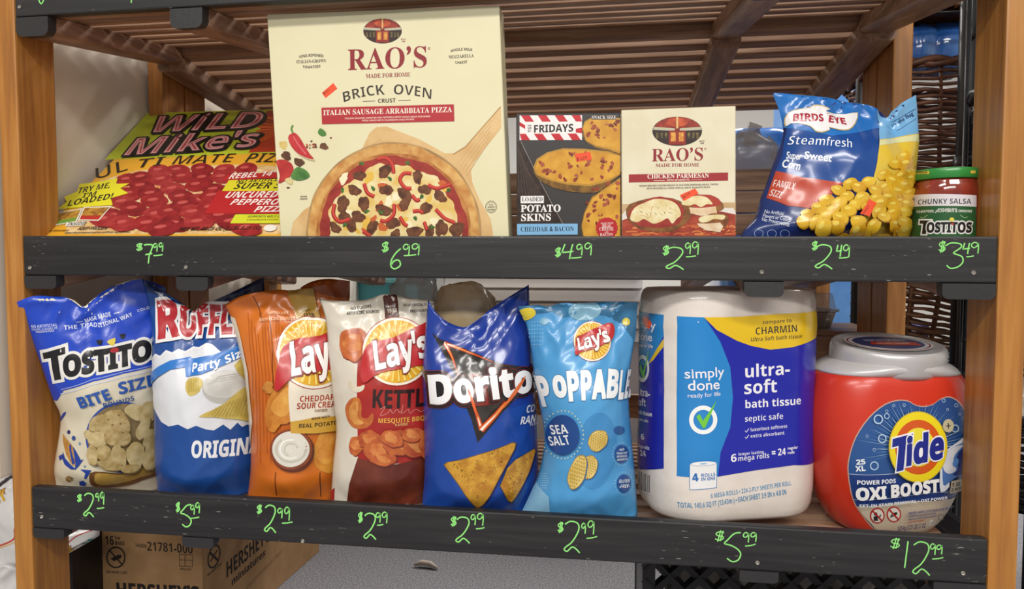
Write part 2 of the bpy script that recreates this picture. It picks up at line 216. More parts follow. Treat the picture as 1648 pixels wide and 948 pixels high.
GLYPHS = r'''
Ba/2+F.]*4.F)O.,*%,|*s->+g-I,:-@,K-5,`,k,b,8*l,.*.+z)Y+c)7+A(~*q(w*;(|)`)1)4)L(n)p(U*=(G+;(D+`(K,<(g,q)<-3(L.A(L.A,P.:-2.&-c-b..-4.H,V.X ,&+9,b+;,^*H,R*-,@)s,()c+I)U+5)W*p)e*e)p*[*:*h*h*x*z+5+-
Bb/O)@0u)@(L*X(L*r).*|).+Z(X,9(D,_(B-?(J-r(c.B)0.c)i.w*T.}+P.w,K.d-7.C-p-t.<-A.T,c.]+x.R+].E+1-|*|-f*v-f*|.c*|0u +-,Y+:,v+N-/+j-;,2-?,O-;,i--,~,r-2,Q-;,)-;*|-2*R,~*2,j)u,Q)g,4)b+j)g+L)u+9*2++*R*|+b
Bc.2+D.Y*q.O*F.>){.%)[-b)A-;).,h(~,1(z+L)%*N)=)b)c),*:(a*z(I,4(C--(S-](l-]*6,q)o,;)c+U)f+9)s*}*.*l*M*a*v*^+M*k,O+7-,+x->,Z-5-A,y-n.7-$.Q,A.[
Bd/O,{0u,}.O-+-g,D.E+c.Y+=.]*].T**.<)Y-o)9-6)$,J(z+N)$*S)9)h)Y)0*)(c*Z(J+9(B,#(L,?(Z,k(~,{)9-%)9-C(L.[(L.[0u +l-=,8-8,W-*,m,n,z,M-*+=,y*F,k**,U)p,8)d+n)`+N)d+3)r*y*.*i*M*`*v*`+~*i,L*y,n+3-*+M-8
Be/$+n.]+<.X*j.N*@.<)w-~)X-^)@-7)-,d(~,-(z+K(~*k)/*6)C)d)_)=*$(y*L(b*y(P+N(E,v(F-X(S.5(j.5*(-6)c,R)X+d)[+B)h+()|*o*<*b*^*]+*.T+*.T+s.M,b.7-D-m-w-;.?,Y.U +o-L,4-H,N->,c-,,z,R,},3*`,3*q,u+&-0+;-@
Bf,h*x0s*>0])q03)c/p)X.R(a.*(a-<)X-<)X(L+9(L+9-<,a-<,a.R+9.R+?/<+S/U+c/[,;/[,o/O-:0c,[0s,&0y
Bg/O+=.]*Z.T*&.;)W-l)8-2)$,G(z+N)$*V)7)l)V)3*$(d*W(J+9(B+w(J,7(U,g(z-#)9,{(P,n&Z,G&1+b%~*s&(*+&6)@&M)@%0*G$r+2$l,Q$r-;%+-q%M.<%}.S&^.[(K.[.R-7.R-+-g,V.8+|.S +m-=,6-9,S-,,j,r,y,R-&,(-&*e,y*?,j*#,S)l,7)b+o)^+3)p*j*K*^+L*j,N+2-+
Bh/h)@0u)@(L*|(L+#+v+,,G+:,l+P-*+p-:,=-?,o-2-1,f-;+~-;(L.w(L.w,H.q-.._-a.A.--t.G-C.W,F.Z,&.T+K.:*}-g*u-g*|.t*|0u
Bi+p)w0s)c0n)D0W)=0D)=/m)D/Y)c/C)w/>*F/>*Y/C*x/Y+$/m+$0D*x0W*Y0n*F0s )@.R)@(L*|(L*|.R
Bj+p)w0s)c0n)D0W)=0D)=/m)D/Y)c/C)w/>*F/>*Y/C*x/Y+$/m+$0D*x0W*Y0n*F0s )@.R)>&e)7&N(w&6(9&/&g&7&g$w(^$k)f$v*+%(*Y%P*i%k*z&K*|.R
Bk/B)@0u)@(L*|(L*|*B+b*v-J(L/B(L,k+t/5.R-A.R*t+h*{,`*|0u
Bl+p)@0u)@(L*|(L*|0u
Bm3D,@.Z+}.T+D.:*u-g*m-g*X.R)@.R)@(L*|(L+#+v++,G+9,l+L-*+j-:,4-?,c-2,~,f-,+~-,(L.h(L.k,&.s,O/%,p/:-,/V-:/{-?0N-20j,f0s+~0s(L2S(L2S,H2N-.2>-a2#.-1Y.G1*.W0,.Z/h.T/..:._-g.Q-g.+.9-l.I-+.Z
Bn/h,G.Z,%.T+E.:*u-g*m-g*X.R)@.R)@(L*|(L+#+v+,,G+:,l+O-*+o-:,=-?,Y-<,p-2-%,}-9,G-;(L.w(L.w,H.q-.._-a.A.--u.G-E.W
Bo/A+v.]+(.T*A.<)g-n)?-5)&,J(z+P(~*q).*=)A)k)Z)C){(}*E(d*o(Q+A(F+s(B,e(J-K(d.%)2.N)k.g*V.o+P.k,0.`,d.L-6.3-]-o-}-I.;,{.M,L.X +O-:+t->,=-:,Z-,,q,q-#,P--,(--*y-#*P,q*0,Z)s,>)f+u)a+P)f+3)s*y*0*j*P*^+P*a,(*j,P*y,q+3-,
Bp/O,c.]+x.Q+].D+1-{*|-f*u-f*`.R)@.R)@$k*|$k*x(m*t).*|).+Z(X,9(D,_(B->(J-q(c.A)0.c)i.v*U.}+P.w,K.d-7.C-p-t.<-A.T +-,Y+:,v+N-/+j-;,2-?,l---3,Q->+R-3*R-%*2,m)u,S)g,4)b+j)g+L)u+9*2++*R*|+b
Bq/O+<.]*].T**.<)Y-o)9-6)$,J(z+N)$*S)8)h)X)0*((c*Z(J+9(B,$(L,@(Z,k(~,{)9-%)9,{(A,{$k.[$k.[.R-7.R-*-g,[.4,(.R +m-=,9-8,W-*,m,n,z,M-*+;,y*D,l*(,V)n,9)b+o)^+3)p*j*K*^+L*j,L*x,n+1-*+L-8
Br-P,@.Y+z.O+B.)*u-P*n-P*W.R)@.R)@(L*|(L*~+u++,6+F,_+Y,n,E-*-0-%-;.X,l.]
Bs-|*a.X*,.K)Z.6)9-s)%-L(z,y)%,B)/,,)L+b*Z+%+N*]+i*K+w**+o)m+e)c+?)V*F)[({*)({(c)s(I*V(C+h(G,G(V,v(p-;)6-O)b-U*:-M*t-C+0,~+T*j,`*Y-#*a-8*w-D+Z-G,},{-O.1,J.R+e.[
Bt-<*,/m)[.S(d-|(d-<)P-<)S)s)Z)M)x(s*2(`*e(I+}(E,w([,w)q,()a+P)g+C)p+3*0+1-<,q-<,q.R+1.R+1/m
Bu/h)=.R)=*V)C)q)U)>)s(s*?(W*o(G+m(D,3(J,o(e-?)8-G)8-[(L.t(L.t.R-8.R-5+*--*W,z*4,e)u,E)e+w)`+Z)c+D)m+3)~*{*W*y.R
Bv.j(L.R*i(L,M(L.j.R-&.R+h*^+])n+X)n+I*q*4.R
Bw1{(V.R*=(L,)(L-3-:-7-:.?(L0-(L1q.R08.R/?*t/1)p/-)p.s+O./.R,?.R+F*Z+=)p+9)p*{+]*6.R
Bx.s(Z.R*V+U(Q(L*F(L+`*S,y(L.n(L,h+U.f.R,q.R+`,X*O.R
By.j(L.R*r(P*P&`*+&;)m&1(o&4(o$s)P$k*8$p*g$~+6%:+Z%]+y&,,6&a.j.R,~.R+Z*(+Q*j*;.R
Bz-s(w.R(w-:+V-:(h)J(h(L-T(L-T)e*d)e-K-K-K.R
BA0.+:0I(L(L*;(L*p*B-f*B.?(L0.(L-?0I ,=/4-A+h+;+h,5.p
BB/w)L0F)L(L,I(L-;(R-|(e.U)).})R/9*+/A*h/9+N/0+h.o,3.2,T-v,Z-v,`.<,j.W,{.n-8.}-V//.E/&/(.j/W.@/y-c04,u0B +//#,L.}-*.m-;.^-E.J-E-s-=-_-/-N,t-B,--9+/-9 +/+v,_+s-$+k-=+^-L+J-X*w-L*C-=*0-%)|,b)s+/)p
BC/S,)0K+F0;*l/|*=/X)r/,)S.S)=-t)0-3),,H)0+]);*w)N*<)j)d*2)8*_(q+7(V+u(G-L(F.1(R.p(h.p*2-l)q-0)h,4)n+b*(+?*K+&*{*t+[*o,G*t-3+(-o+B.E+f.j,8/$--/*.Y.W/0/y.#0C-60O
BD0a)L0F)L(L+c(L,{(V.%(v.u)N/R*:/v+;0%,P/|-?/m.$/S.^/0/2.`/Y.-/y-L04,f0B +//#,%/#,d.y-;.f-d.G.%-u.7-:.=,L.$*~-6*/+q)p+/)p
BE.a)L0F)L(L.$(L.$)p+/)p+/+t-n+t-n-;+/-;+//#.$/#.$0F
BF.U)L0F)L(L+-(L+-+X-l+X-l,{+-,{+-/#-~/#-~0F
BG0P,G0K+^0<*}/~*I/[)z/1)X.X)?-y)1-7),,J)6+6)R*4*()F*k(m+c(L,k(B.@(M/Z(l/Z,v,M,v,M+Q-{+Q-{)q-.)g,K)j,&)u+d*++J*A+&+$*w+K*o,G*r,w+/-o+C.5+].Q+{.i,B.z,i/)-u/&.Q.t/&.`/Y0#.O0D-`0O
BH0z)L0F)L(L+/(L+/+s.<+s.<(L/z(L/z0F.<0F.<-<+/-<+/0F
BI,j(m0F(m/J)j.})j)q(m)H(m(L,I(L,I)H+L)q+L.},I/J,I0F
BJ,/)L0F)K(Y)G(>)7&s),&g(Z&T&]&^&]%9(H%.)S%9)x%G*<%]*W%x*n&?*}&j+,(A+/0F
BK/o)L0F)L(L+/(L+/+=+p+l-w(L/o(L-&,s/m0F-y0F+/,h+/0F
BL.f)L0F)L(L.C(L.C)p+/)p+/0F
BM2x)L0F)L(L*z(L*q.a*u.a,m(L.C(L0G.`0K.`0D,N0D(L1x(L1x0F/^0F-[*@+g0F
BN1O)L0F)L(L*z(L*v-c*q.L.C(L0O(L0O0F.|0F/$*K+W0F
BO1>,t0Q,*0L+C0=*h0#*9/[)n/1)Q.X)<-y)0-8),,K)0+_)<*x)Q*=)n)e*9)9*h(q+C(V,)(G,s(B-b(G.G(V/#(q/R)9/x)e0:*=0N*x0Z+^0_,J0Z-70N-x0:.X/x/0/R/[/#0#.G0=-c0L ,9/%,t/--S/%.&.l.I.G.a-r.o-6.t,J.o+`.a+#.I*N.&**-S)o,s)h,8)o+e**+B*N+*+#*w+`*r,J*w-6+*-r+B.G+f.l
BP/J)L0F)L(L+/(L+/+<,W+@-3+K-b+^.++v.H,9.^,[.u-M.x-v.q.[.[/8.8/f-`0,,w0?+}0F +//#+u/#,^.s-+.P-8-q-4-N-&-2,n,y,Q,j+b,_+/,_
BQ1>,t0Q,*0L+C0=*h0#*9/[)n/1)Q.X)<-y)0-8),,K)0+_)<*x)Q*=)n)e*9)9*h(q+C(V,)(G,~(B.L%V0Z%V.c(c/?)(/l)S03*/0K*m0Y+X0_,J0Z-70N-x0:.X/x/0/R/[/#0#.G0=-c0L ,9/%,t/--S/%.&.l.I.G.a-r.o-6.t,J.o+`.a+#.I*N.&**-S)o,s)h,8)o+e**+B*N+*+#*w+`*r,J*w-6+*-r+B.G+f.l
BR/k)L0F)L(L+/(L+/+P,%+P-w(L/k(L-L+v.4,E.W,l.f-).v-`.x.#.p.g.X/B.2/l-U0.,h0@+i0F +//#,0.},T.u,q.j-).W-4.?-8-{-4-]-*-C,s-0,W,}+a,r+/,r
BS.W*|0J*@08)j/v)E/L)/.u)(.9)0-X)9-?)f,^*/,?,&+>,=+,,K*q,L*B,E*0,#)p+e)h*y)h({*F({(n)_(U*G(G+6(B,*(H,k([-E(|-l)J.&)~./*_.%+G-u+c-P,6,X,p+*-]*r-m*g.%*f.R*m.d+1.~+G/*,=/&-U.].,/y,x0C,10O
BT.t(a0F(a.}*o.}*o(L,Q(L,Q.}.`.}.`0F
BU0q)G0F)G+<)O*L)i)g*7)0*q(c+_(J,[(B-@(F-x(Q.M(f.v)#/;)D/U)j/h*8/r*e/v0F.80F.4*}.)*S-r*4-V)y-2)l,`)h,4)l+k)x+N*1+:*O+.*y+*+S+*0F
BV/a(L0F+0(L,|(L/a0F-|0F,>*},))w+^+`*10F
BW35(L0F*N(L,F(L-m.D/;(L13(L350F1T0F00)|/n+l.[0F-%0F+c+0+Q)|+.,(*-0F
BX/r([0F++,T(L(L*:(L,,+L-y(L/r(L-4,L/a0F-r0F,4-S*N0F
BY/F(L0F+++O++(L,h(L,h+T/F0F-W0F+w-.*<0F
BZ.t(n0F(n.~,R.~(e)T(e(L.[(L.[)p*e)p.R/>.R0F
B0.m+[0Q*}0L*L0=)~0$)]/^)A/3)..[(t-9(q,I(x+9)1*9)R)J*((n*h(M+[(B,:(G,l(V-:(o-[)6-v)a./*8.D+Z.G,I.@-Z.,.[-e/J-40%,O0F +[/1+~/*,=.p,O.M,[-x,f,I,[*v,O*E,=)~+~)j+[)c+9)j*z)~*h*F*T+X*R,I*[-x*h.M*z.p+9/*
B1.m+`0F)-.C)w-B+H.[+D(L-&(L-&0F
B2.m+:0N*q0J)s0*(s/D)k.=*c.t+=/*+X/,,,.~,>.r,R.K,U.1,F-I,*,x*t+](u)[(u(L.K(L.K)r*})r*})y,q+e-i,l.--S.4-x.4.g.+/--b/h-G0#,_0E,60M
B3.m*w0N*J0G)W0.(t/e)`.V*E.z*~/.+C/0,#/%,8.v,L.Q,O.9,C-c,(-I+o-@+2-4*,-3*,+t+T+o,-+a,?+V,S+;,X+*,V*R,L*7,:)}+y)m+S)d*?)f)W)v(s*5(s(j)W(S*B(F+2(B+r(E,M(O,}(`-H(u-i)4.%)S.6)v.A*@.D*i.?+:.0+a-s,$-O,=,I,],s,k-=-#-^->-v-`.*.,./.Z.(/2-m/]-I0#,s0<,80K
B4.m,.0F(^+;(^*,,%*,,%(L-`(L-`*,.[*,.[+G-`+G-`0F ,,.M,%-/,%+G*.+G
B5.m)L0F)1,B)n+}*m,1+u,%,J+],Z*{,V*W,J*:,7*$+v)p+S)g*f)f)=*+(~*7(~(j){(L*e(C,+(I,s(a-P)+-y)].6*?.>+-.;+Z.1,&-|,J-J-%-*-9,:-O+4-O*j-H*w.{-h.{-h0F
B6.m,50K+]0D*c0$*@/j)d/3)O.n)0.%(t,f(t+*)$*I)8)r)R)F)r)#*<(e*f(Q+7(F+g(B,R(I-3(`-e)*..)].D*>.K+,.E+p.3,L-o,z-E-@,n-S,3-Z+G-O+,-B*[,x*L,b*F,b*R-X*o.A+*.[+H.q+m/%,@//-X/.-t/(-t0G,}0N ,*,=,B,3,U+},k+J,k*^,b*>,Q*%,=)p,$)e+M)d+9)k*t*+*V*g*R*|*W+W*k+u+>,:+Q,>
B7.m(h0F(h.|,`.|)b(L+K(L.K/A.K0F
B8.m+50M*j0G*$0-)K/^)9/B)/.})+.X)/.0):-g)e--*D,Y)Z,,)=+k)&+I(t*|(p*M(w)q)2)A)W(v*.(Y*m(H+](B,^(M-+(Z-l)).))D.:)d.E*+.F*q.>+1-~+b-$,O,g,^-M---i-H-}-g.../.2.W./.|.#/A-n/^-:0-,u0<,*0M +[/;+t/9,@/(,M.u,X.L,U.4,>-j+]-B*z-k*l-|*`.L*c.c*y/(+//3 +U+v,9+P,a++,o*g,q*U,e*&,T)p,>)c+Z)W*y)c*d)q*J*>*G*V*T+-*e+B
B9.m+Q0N*g0G**01)T/g)//4(t.R(m-e(s,|)*,D)I+r)s+P*H+=+&+6+t+A,4+N,]+t,l,/,r,/,f+8,J*P,3*6+q)|+K)l*x)b)a)d)D)i)D(I*;(B+[(L,.(Z,x)&-;)A-j)~-{*F.?+_.G,T.D-g.8.G.$.{-f/J-F/m,|0-,R0?,%0J +8/,+l/-,$/%,E.g,b.+,f-p,a-:,N,w+{,W+h,R+3,S*v,^*c,o*M-F*M.3*V.S*g.l*{.}
B'*T(i0_(i/+)(-B)y-B*8/+*80_
B&/G+^00*P/u)e/5)K.1)X-I)x,j*5,K)L+w(j+.(Q*1(m)-)Y(E*`(-+M(7,?(Y-&)1-o(6/s(6./*9.S*h.|+M/I,M-m,M-0+E,I,5-(,e-U-K-e.:-K/6,d/t +<.^+X.d+w.^,..L,5.3,1-v+v-X+P-=+--r+$.8++.N *[*|+/+B,)*;+g)|+:)c*k)Z*L)b*6)u*-*2*8*V
B$.N*r0E*r/v)r/W)).k(j-c)&,n)l,(*r+Y*r)b*G)o)l*1(j*}(j(})Y(T*@(:*r(1*r%u,;%u,;(4-=(U.&)H.=*H.#+L-:,;,;,d,;.H-).&-w-E-w/6-=/Z,_/q,;/x,;0E *M.l+C/++C,M*G,v)~-@)r-p*%.G ,;)e,;*z,I*s,_*[,d*@,]*#,H)j
B.*t)`)y)5)m(s)O(g)$(s(U)5(8)`(,*/(8*L(U*X)$*L)O*/)m
B,*t)]**)2){(o)^(d)5(m(h)+(J)<(E)=(1)3&m(r&K(r%g)~&A*P&~*_(f*T)H*4)u
B-,&(_+`(_*0+p*0+p+`
B/+W*S0E(7(-)Q(-+n0E
B(,&+50H){.k)4,{(w+%)4),){&<+5$_,A$_+9&R*e)3*U+%*e,t+9.T,A0H
B),&(20H):.T)j,t)y+%)j)3):&R(2$_)>$_*S&<+?),+W+%+?,{*S.k)>0H
B+.y*~/9*~-*(o-*(o+a*~+a*~)Q,G)Q,G+a.V+a.V-*,G-*,G/9
B=.y(o.=(o,t.V,t.V.= (o+r(o*M.V*M.V+r
B:*t)`-l)5-`(s-B(g,s(s,H)5,+)`+z*/,+*L,H*X,s*L-B*/-` )`)y)5)m(s)O(g)$(s(U)5(8)`(,*/(8*L(U*X)$*L)O*/)m
B!+M)z0H)H0.)1/L).-Z)J+C)]*Y)z*G*<*Y*N+C*m.$*h/L*P0. ){)y)P)m)3)O)&)$)3(U)P(8){(,*J(8*h(U*t)$*h)O*J)m
B",F*]0_*]/+*w-B+m-B,,/+,,0_ (g0_(g/+)%-B)w-B*6/+*60_
B®0a,U0l*D06(l.^(6,L(l*:*C(c,U(,.h(c0?*:0v,L0?._.h06 *z/3,U/Z.1/3/=.(/e,L/=*q.1)e,U)=*z)e)o*q)G,L)o.(*R)y +e-g+e,v,N,v,t,{-+---1-A-,-T,w-a,Y-g -1,<-1+|-I,. +e+m+e)y-L)y,U+M,9+g
B•,F*I-s)Y-_)#-)(k,9)#+I)Y*o*I*Z+9*o+o+I,(,9+o-)+9-_
B%0#.30E(s(,*=(,/X0E *J0E)L0-(g/G(N.I(g-J)L,f*J,M+H,f,--K,F.I,-/G+H0- *J/&*h.z*|.f+(.I*|.,*h-s*J-l*.-s)u.,)m.I)u.f*..z .%+~-(+f,B+$,**&,B)(-((C.%(+/#(C/d))/}*&/d+$/#+f .%*`.C*W.W*C._*&.W)e.C)P.%)I-e)P-P)e-H*&-P*C-e*W
Bé-j+9-l)u-K(},L(_+#({)Y)s(R+?(-,/(3,n(F-V(l-V*@,^)l,-)Z+X)T*r)c*G*-*9*U-c*U-E,J,S-L *f,@+;,J+g,@,&+},.+c*;+c*E+} ++/{*.-p+8-p,p/{
BÑ1/)%0<)%(6*T(6*T-]/:(60T(60T0</%0</%*n*:0< -n2=-`1t,#2;+J2)+)1R*r0O+l0O+x0q,J0k,w0Y-V0N.10c.T1;.d2=
B’*t)^0F)30<(o/z(d/L(m/$),.c)?.])6.-(r-c(r,}){-W*M.9*[/,*R/d*405
B*-+*k0k*B0Y*206*3/q*I.X*O.[)Q/N)5/a(j/e(G/I(A.y(X.Y(u.I*--~*1./*0-}*..*(u-_(W-O(@-0(G,`(j,E)5,I +0.Y+(.[+3.U ,j/c,C/_,(/M *N-L*G-R*O-M *2,7*1+p*@+L*i+<+6+M+F+q+E,6,C,G,&,X
RA/a+r02(}).(b(p(?(h(?(L*V(L*V(h*&(m)j(|)e)P*2*^,]*^-0)6-&(z,g(m,9(h,9(L/k(L/k(h/G(s/:)$.m)t,201 *A+-+E-f,L+-
RB/j(d/}(d/d)>/[)R/I)a.p)`)L)O(})((j(e(g(e(L,F(L-;(R-~(d.Y)%/%)L/=)~/E*]//+Q.H,0-5,T.6,t.m-L/#.:.b/7-e/l,,/} ,H/X,c/N,v/<-(.~-2.2-.-^-#-9,m,{,Q,j,,,_+M,[+Q/C+V/O+m/[ +M,<,<,8,e,,-&+t-:+V-F+/-G*%->)Y-0);,u)%,U(u+u(s+e(w+S)/+N)?
RC05,g01,$0,+C/x*h/_*6/;)h.m)F.;)--^(y,{(t,8(y+O)-*m)E*4)g)]*5)2*f(k+A(P+}(A,c(<-y(L.~)#/q)w/T*6.l)M.E)5-P(s-((p+n)7+**A*o,5+(.4+e/F,p/k-E/e-t/R.C/4.i.g/-.5/G-U/a-U/a01/F01/</s/-/d.^/b-s/{-<0-
RD0_(c/}(c/d)</[)M/Q)W/@)a.^)a)b)Y)-)P(y),(j(k(g(k(L,8(L.J(s/h*/05,70+-A/f.;/2/#.D/U-B/s,./} ,0/[-@/9.$...:,9.5+5.$*C-g)c-A)8,l(y+t(s+d(w+R)1+N)D+N/-+X/M+d/U
RE/i(e/}(e/d)>/Z)O/P)Y/=)c.U)c)g)Z).)O(y)&(h(b(f(b(L/-(L/V*n/:*n.o)~.X)c-})9-^),,j(x+j({+])%+P)@+N,/,3,),_+q,o+a-*+2-6*H-O*H-O.2-7.2,z-6,g,v,M,b,-,V+N,R+S/C+i/T-$/S-[/G.+/3.I.p.`.D.l-g/(-g/(/}
RF/0(b/}(b/d)=/W)N/L)X/<)b._)b)p)Y)5)O)#)((k(d(g(d(L,c(L,c(g+w(p+^)$+N)T+M,1,&,-,I+},c+j,v+L-)*~-2*H-L*H-L.4-1.4-(-_,u-8,b,x,H,d,&,X+M,T+S/I+i/V-6/Q-X/H.//*.A.o.Z.2.c-g.{-g.{/}
RG0q,d01,#0,+C/x*i/_*8/<)j.n)H.<)/-`({,}(v,9({+N)/*j)H*1)j)Z*9)0*l(j+I(Q,.(B,t(=-s(C.q(W/o(x/q*t0#+<0H+K0f+M0f+f-#+f-#+M-c+E-u+<.$+-..*V..)].#)+-t(v-a(j-#(`,F(i+q))+J)W+.*;*x+1*r,7++.5+h/F,s/k-V/`-u/Q.Q/%.j.e/7-|/G-T/b-T/b01/F01/2/k.}/a.V/g-w/|->0-
RH1-(e/}(e/d)?/X)O/M)`/&)`)J)O(|)((j(d(g(d(L,L(L,L(g+p(q+`(|+O)J+M,-.-,-.+)H.$)0-u({-L(j-.(g-.(L0p(L0p(g0:(r0+(~/v)L/v/(0*/N0P/`0p/d0p/}-./}-./d-h/Y-|/K.-.e.-,Y+M,Y+P/2+Z/K+~/^,L/d,L/}
RI,i(a/}(a/d)@/[)P/S)a/1)a)F)Y)1)M(})#(l(a(g(a(L,R(L,R(g+r(t+[))+N)f+P/1+W/E+c/S,0/a,P/d,P/}
RJ-w)i/})i/d*N/W*f/D*t.l*t(P*o(9*[&u*J&n)x&n)j&y)f(5)|(g){)/)t)@)Y)Y)H)`(})`(l)X(P)=(I)*(I(V(Q(@(n&s)&&d)Y&M*:&E+Y&_,H(Q,a)w,d/),m/F,v/P-G/a-_/d-_/}
RK0u(f/}(f/d)@/Y)P/N)a/&)a)J)P(|))(j(e(g(e(L,M(L,M(g+q(q+a(|+P)J+N+f+h+}-y)1-z(x-[(i-,(g-,(L1&(L1&(g0Q(r0:)*,x-2.1.I.y///a/V0O/d0O/}-;/}-;/d-l/a.-/V.7/E.$.w+N,@+O.{+[/K+e/S,M/d,M/}
RL/Q(e/}(e/d)?/Y)O/O)`/()`)J)O(|)((j(d(g(d(L/,(L/R+#/7+#.m*-.W)j-~)<-`)-,n(x+i(|+W)-+M)n+Q/3+^/M+h/V,X/d,X/}
RM2y(c/}(c/d)A/Z)U/K)b.~)a)I)Y)1)N(|)$(j(b(g(b(L+:(L+:(g*](o*J(y*>).*5)j*5.t,w(L-7(L/|/(/y)C/o)&/f(y.~(g.~(L2_(L2_(g2*(p1r)$1f)W1g/%1x/L2B/`2`/d2`/}/t/}-c*m+Q/}
RN0[(h/}(h/d)(/[)d.s)a)>)N(v(h(g(h(L+6(L+6(g*X(q*I({*9)H*7.9/.(</J(</L/&/[/O0&/a0F/d0F/}-x/}-x/d.U/Y.j/J.v.y.w+9+&/}
RO10,=0/+i0%*m/^*G/C)b.^)I.8)&-<(y,i(y+a)&+1)I*6)b)k*F)**l(l+e(H,8(?-?(?-o(H.k(l/5)*/v)k03*60V+10`+a0`,j0V->04.:/v.a/7/E.m/_-t0%-E0/ +c/F,h/k-@/b-m/F.6.t.P.4.a->.f,7.R*9-t)(,o(_,;(h+k)(+F)V++*;*v+1*q,7+).5
RP/D(e/}(e/d)?/X)O/M)`/&)`)J)O(|)((j(d(g(d(L,L(L,L(g+p(q+`(|+O)J+M+q-=+w-|,-.R,J.v,q/0-C/7-y/*.d.u/%.D/T.#/f-R/s+}/} ,%/X,K/T,i/H-#/3-2.q-=-u-:-D-/,y,z,],`,I,=,>+M,:+M/&+X/M
RQ10,=0/+i0%*m/^*G/C)b.^)I.8)&-<(y,i(y+_)(+-)M*-)i)a*U(y+T(K,>&F-C%h.d%T/A%X/|%e0^%x0X&9/m&./%&;.H&d-w(L.f(l/H);/{)s0E*W0[+D0c,70V->0H-l/v.a/X/(.m/_.D/s-E0/ +c/F,h/k-@/b-m/F.6.t.Q.4.b->.g,7.S*9-u)(,p(_,<(h+l)(+G)V+,*;*v+1*q,7+).5
RR0<(e/}(e/d)?/X)O/M)`/&)`)J)O(|)((j(d(g(d(L,L(L,L(g+p(q+`(|+O)J+M+{+k+{.((L0G(L0D(g/y(s-`,1.Y,V/2-3/C-}/;.Z.}/-.S/P-t/i-)/x,&/} ,2/X,u/H-A.t-N.#-J-N->-(-+,f,i,P,B,D+M,@+M.o+R/?+d/R
RS.v+,0/*d0&*&/a)k/I)H.i)<-y)A-L)N-$)f,]*+,<+0+Z,3+,,`*j,{*F-))x-$)Y,v)>,d)(,J(q,,(g+d(c+2(i*c(z*>)<){)f)c*A)O+))2+))2(<)M(<)Y(W)g(^+](=,_(I-O(m-l)*.))H.9)k.D*5.E*}.A+=.-+n-x,*-I,S+8-^*e.$*V.8*J.g*M/%*W/=*i/Q+#/a+`/m+|/j,V/U,o/C-?.n-Q.O-k-f.)-f.)02-h02-b/{-W/q-8/p+g01
RT/L(]/}(]-d(x-d)&.<)9.h)S//)v/G*E/V+%/[+%)k*x)1*m({*A(i)|(g)|(L-s(L-s(g-7(o-%(z,v)0,m)k,m/[-{/H._.i.{-c/9-c/9/}
RU0Y(c/}(c/d)=/X)M/M)^/&)`+$)g*2){)M*B(x*t(T+](@,U(9-L(@.3(W.g(}//)X/D*H/K+L/M/#/R/:/i/U0>/d0>/}-t/}-t/d.T/W.f/M.w/%.y++.f)o.*)*,~(n,Q(s,-)%+n)?+Z)a+O*2+L.{+W/K+{/^,J/d,J/}
RV/S(7/}(7/d(a/U)4.h+{(9,:(9.w/./)/D/D/]/i/d/i/}-G/}-G/d.-/Y.>/F.6.c,f*n*}/,*~/F+*/R+F/`+y/d+y/}
RW2V(5/}(5/d(W/[(d/R(}.z+<(<+Y(<-a-V/S(</o(<23/92I/U2j/d2j/}0j/}0j/d1C/W1Q/C1G.V0>+5.{/1/&/Q/>/`/e/d/e/},9/},9/d,s/V-,/=-J.=,0*}*k/)*p/Q+8/b+K/d+K/}
RX09(b/}(e/d(v/b)9/O)g.p+_+u)y)U)T),)-(o(^(g(^(L+A(L+A(g*s(l*Y(y*Q)5*Z)X+w+N-0)Q-:)/-2(w,v(k,G(g,G(L0/(L0/(g/l(n/U)&-,,o.C.].r/9/./L/`/a0%/d0%/}->/}->/d-e/_-|/R.)/>-x.u,o-9+[/5+`/S+t/`,O/d,O/}
RY/P(8/}(8/c(Z/Y)%/3+-+H++)J*v(|*N(j*/(g*/(L-s(L-s(g-;(q-+(|,v)J,t+n.x/1/D/X/e/c/e/}-A/}-A/c-q/^.//N.7/5.-.j,V,4++/++(/K+-/S+P/b+s/c+s/}
RZ/i)G/})4-b)M-b)m.S*#.p*P/;*l/H+T/T-$/V(k(](k(L/4(L/M+2/4+2.z*L.])t.8)M-f)2-.(},H(x*}(x/3/k/3/}
R’*t)^0B)409(s/x(i/L(q/&)/.g)C._)C.H):.+(v-b(v-))y-Z*I.;*W/,*N/c*101
R&/G+^0+*R/q)i/3)P.1)]-K){,l*;,J)O+t(m+,(U*1(q)/)[(H*`(1+L(;,=(^-&)6-q(:/j(:.)*8.P*j.x+N/C,I-o,I-0+?,D,5-$,h-Q-M-a.:-H/4,b/q +X.i+y.a,2.N,9.3,4-t+y-U+P-7+)-p*|.8+(.P+;.b *X+#+0+G,/*;+i)y+;)_*k)U*J)^*3)s*)*2*4*X
R-,&(c+[(c*4+l*4+l+[
La-5*P-T)o-M)=-9(p,r(p+k)B,:)s,R*I,Z*w,R+7,8+@+M)^*o)#*D(g)W(u(|)@(S){(C*I(H*r(W+?(r+L(W+c(H,)(C,C(F-$(g-$)B,P)*,A)3,?+u,),o+I-D *S*[+@*w+@)M*h),*L)(*+)0)o)F)g)h){*:
Lb.#)-0%)-(f)`(S*>(G*{(C,G(a-?)Y-]+(-C,A,X-7+N-T*~-P*S-B*,-+*,0% *,,0*O,K*q,Z+8,_+{,J,K+o,[*v,I*)+t)P+,)=*,)K
Lc-@+E-T*)-6)6,=(v*q)8)U*.(a+K(C,Q(P,x(^,x)[,%)@+Z)=*e)O*/*()w*y*.+o*^,I+K,]+r,X,?,K,n,0,n-5+u-P
Ld..,N0%,N-B+i-R+J-T*0-7);,C(y+))9)a**(j+D(L-M(L-M0% ,N,M,N)=+N)=*W)P*,*+)z*w*1+o*d,J+U,_+r,]
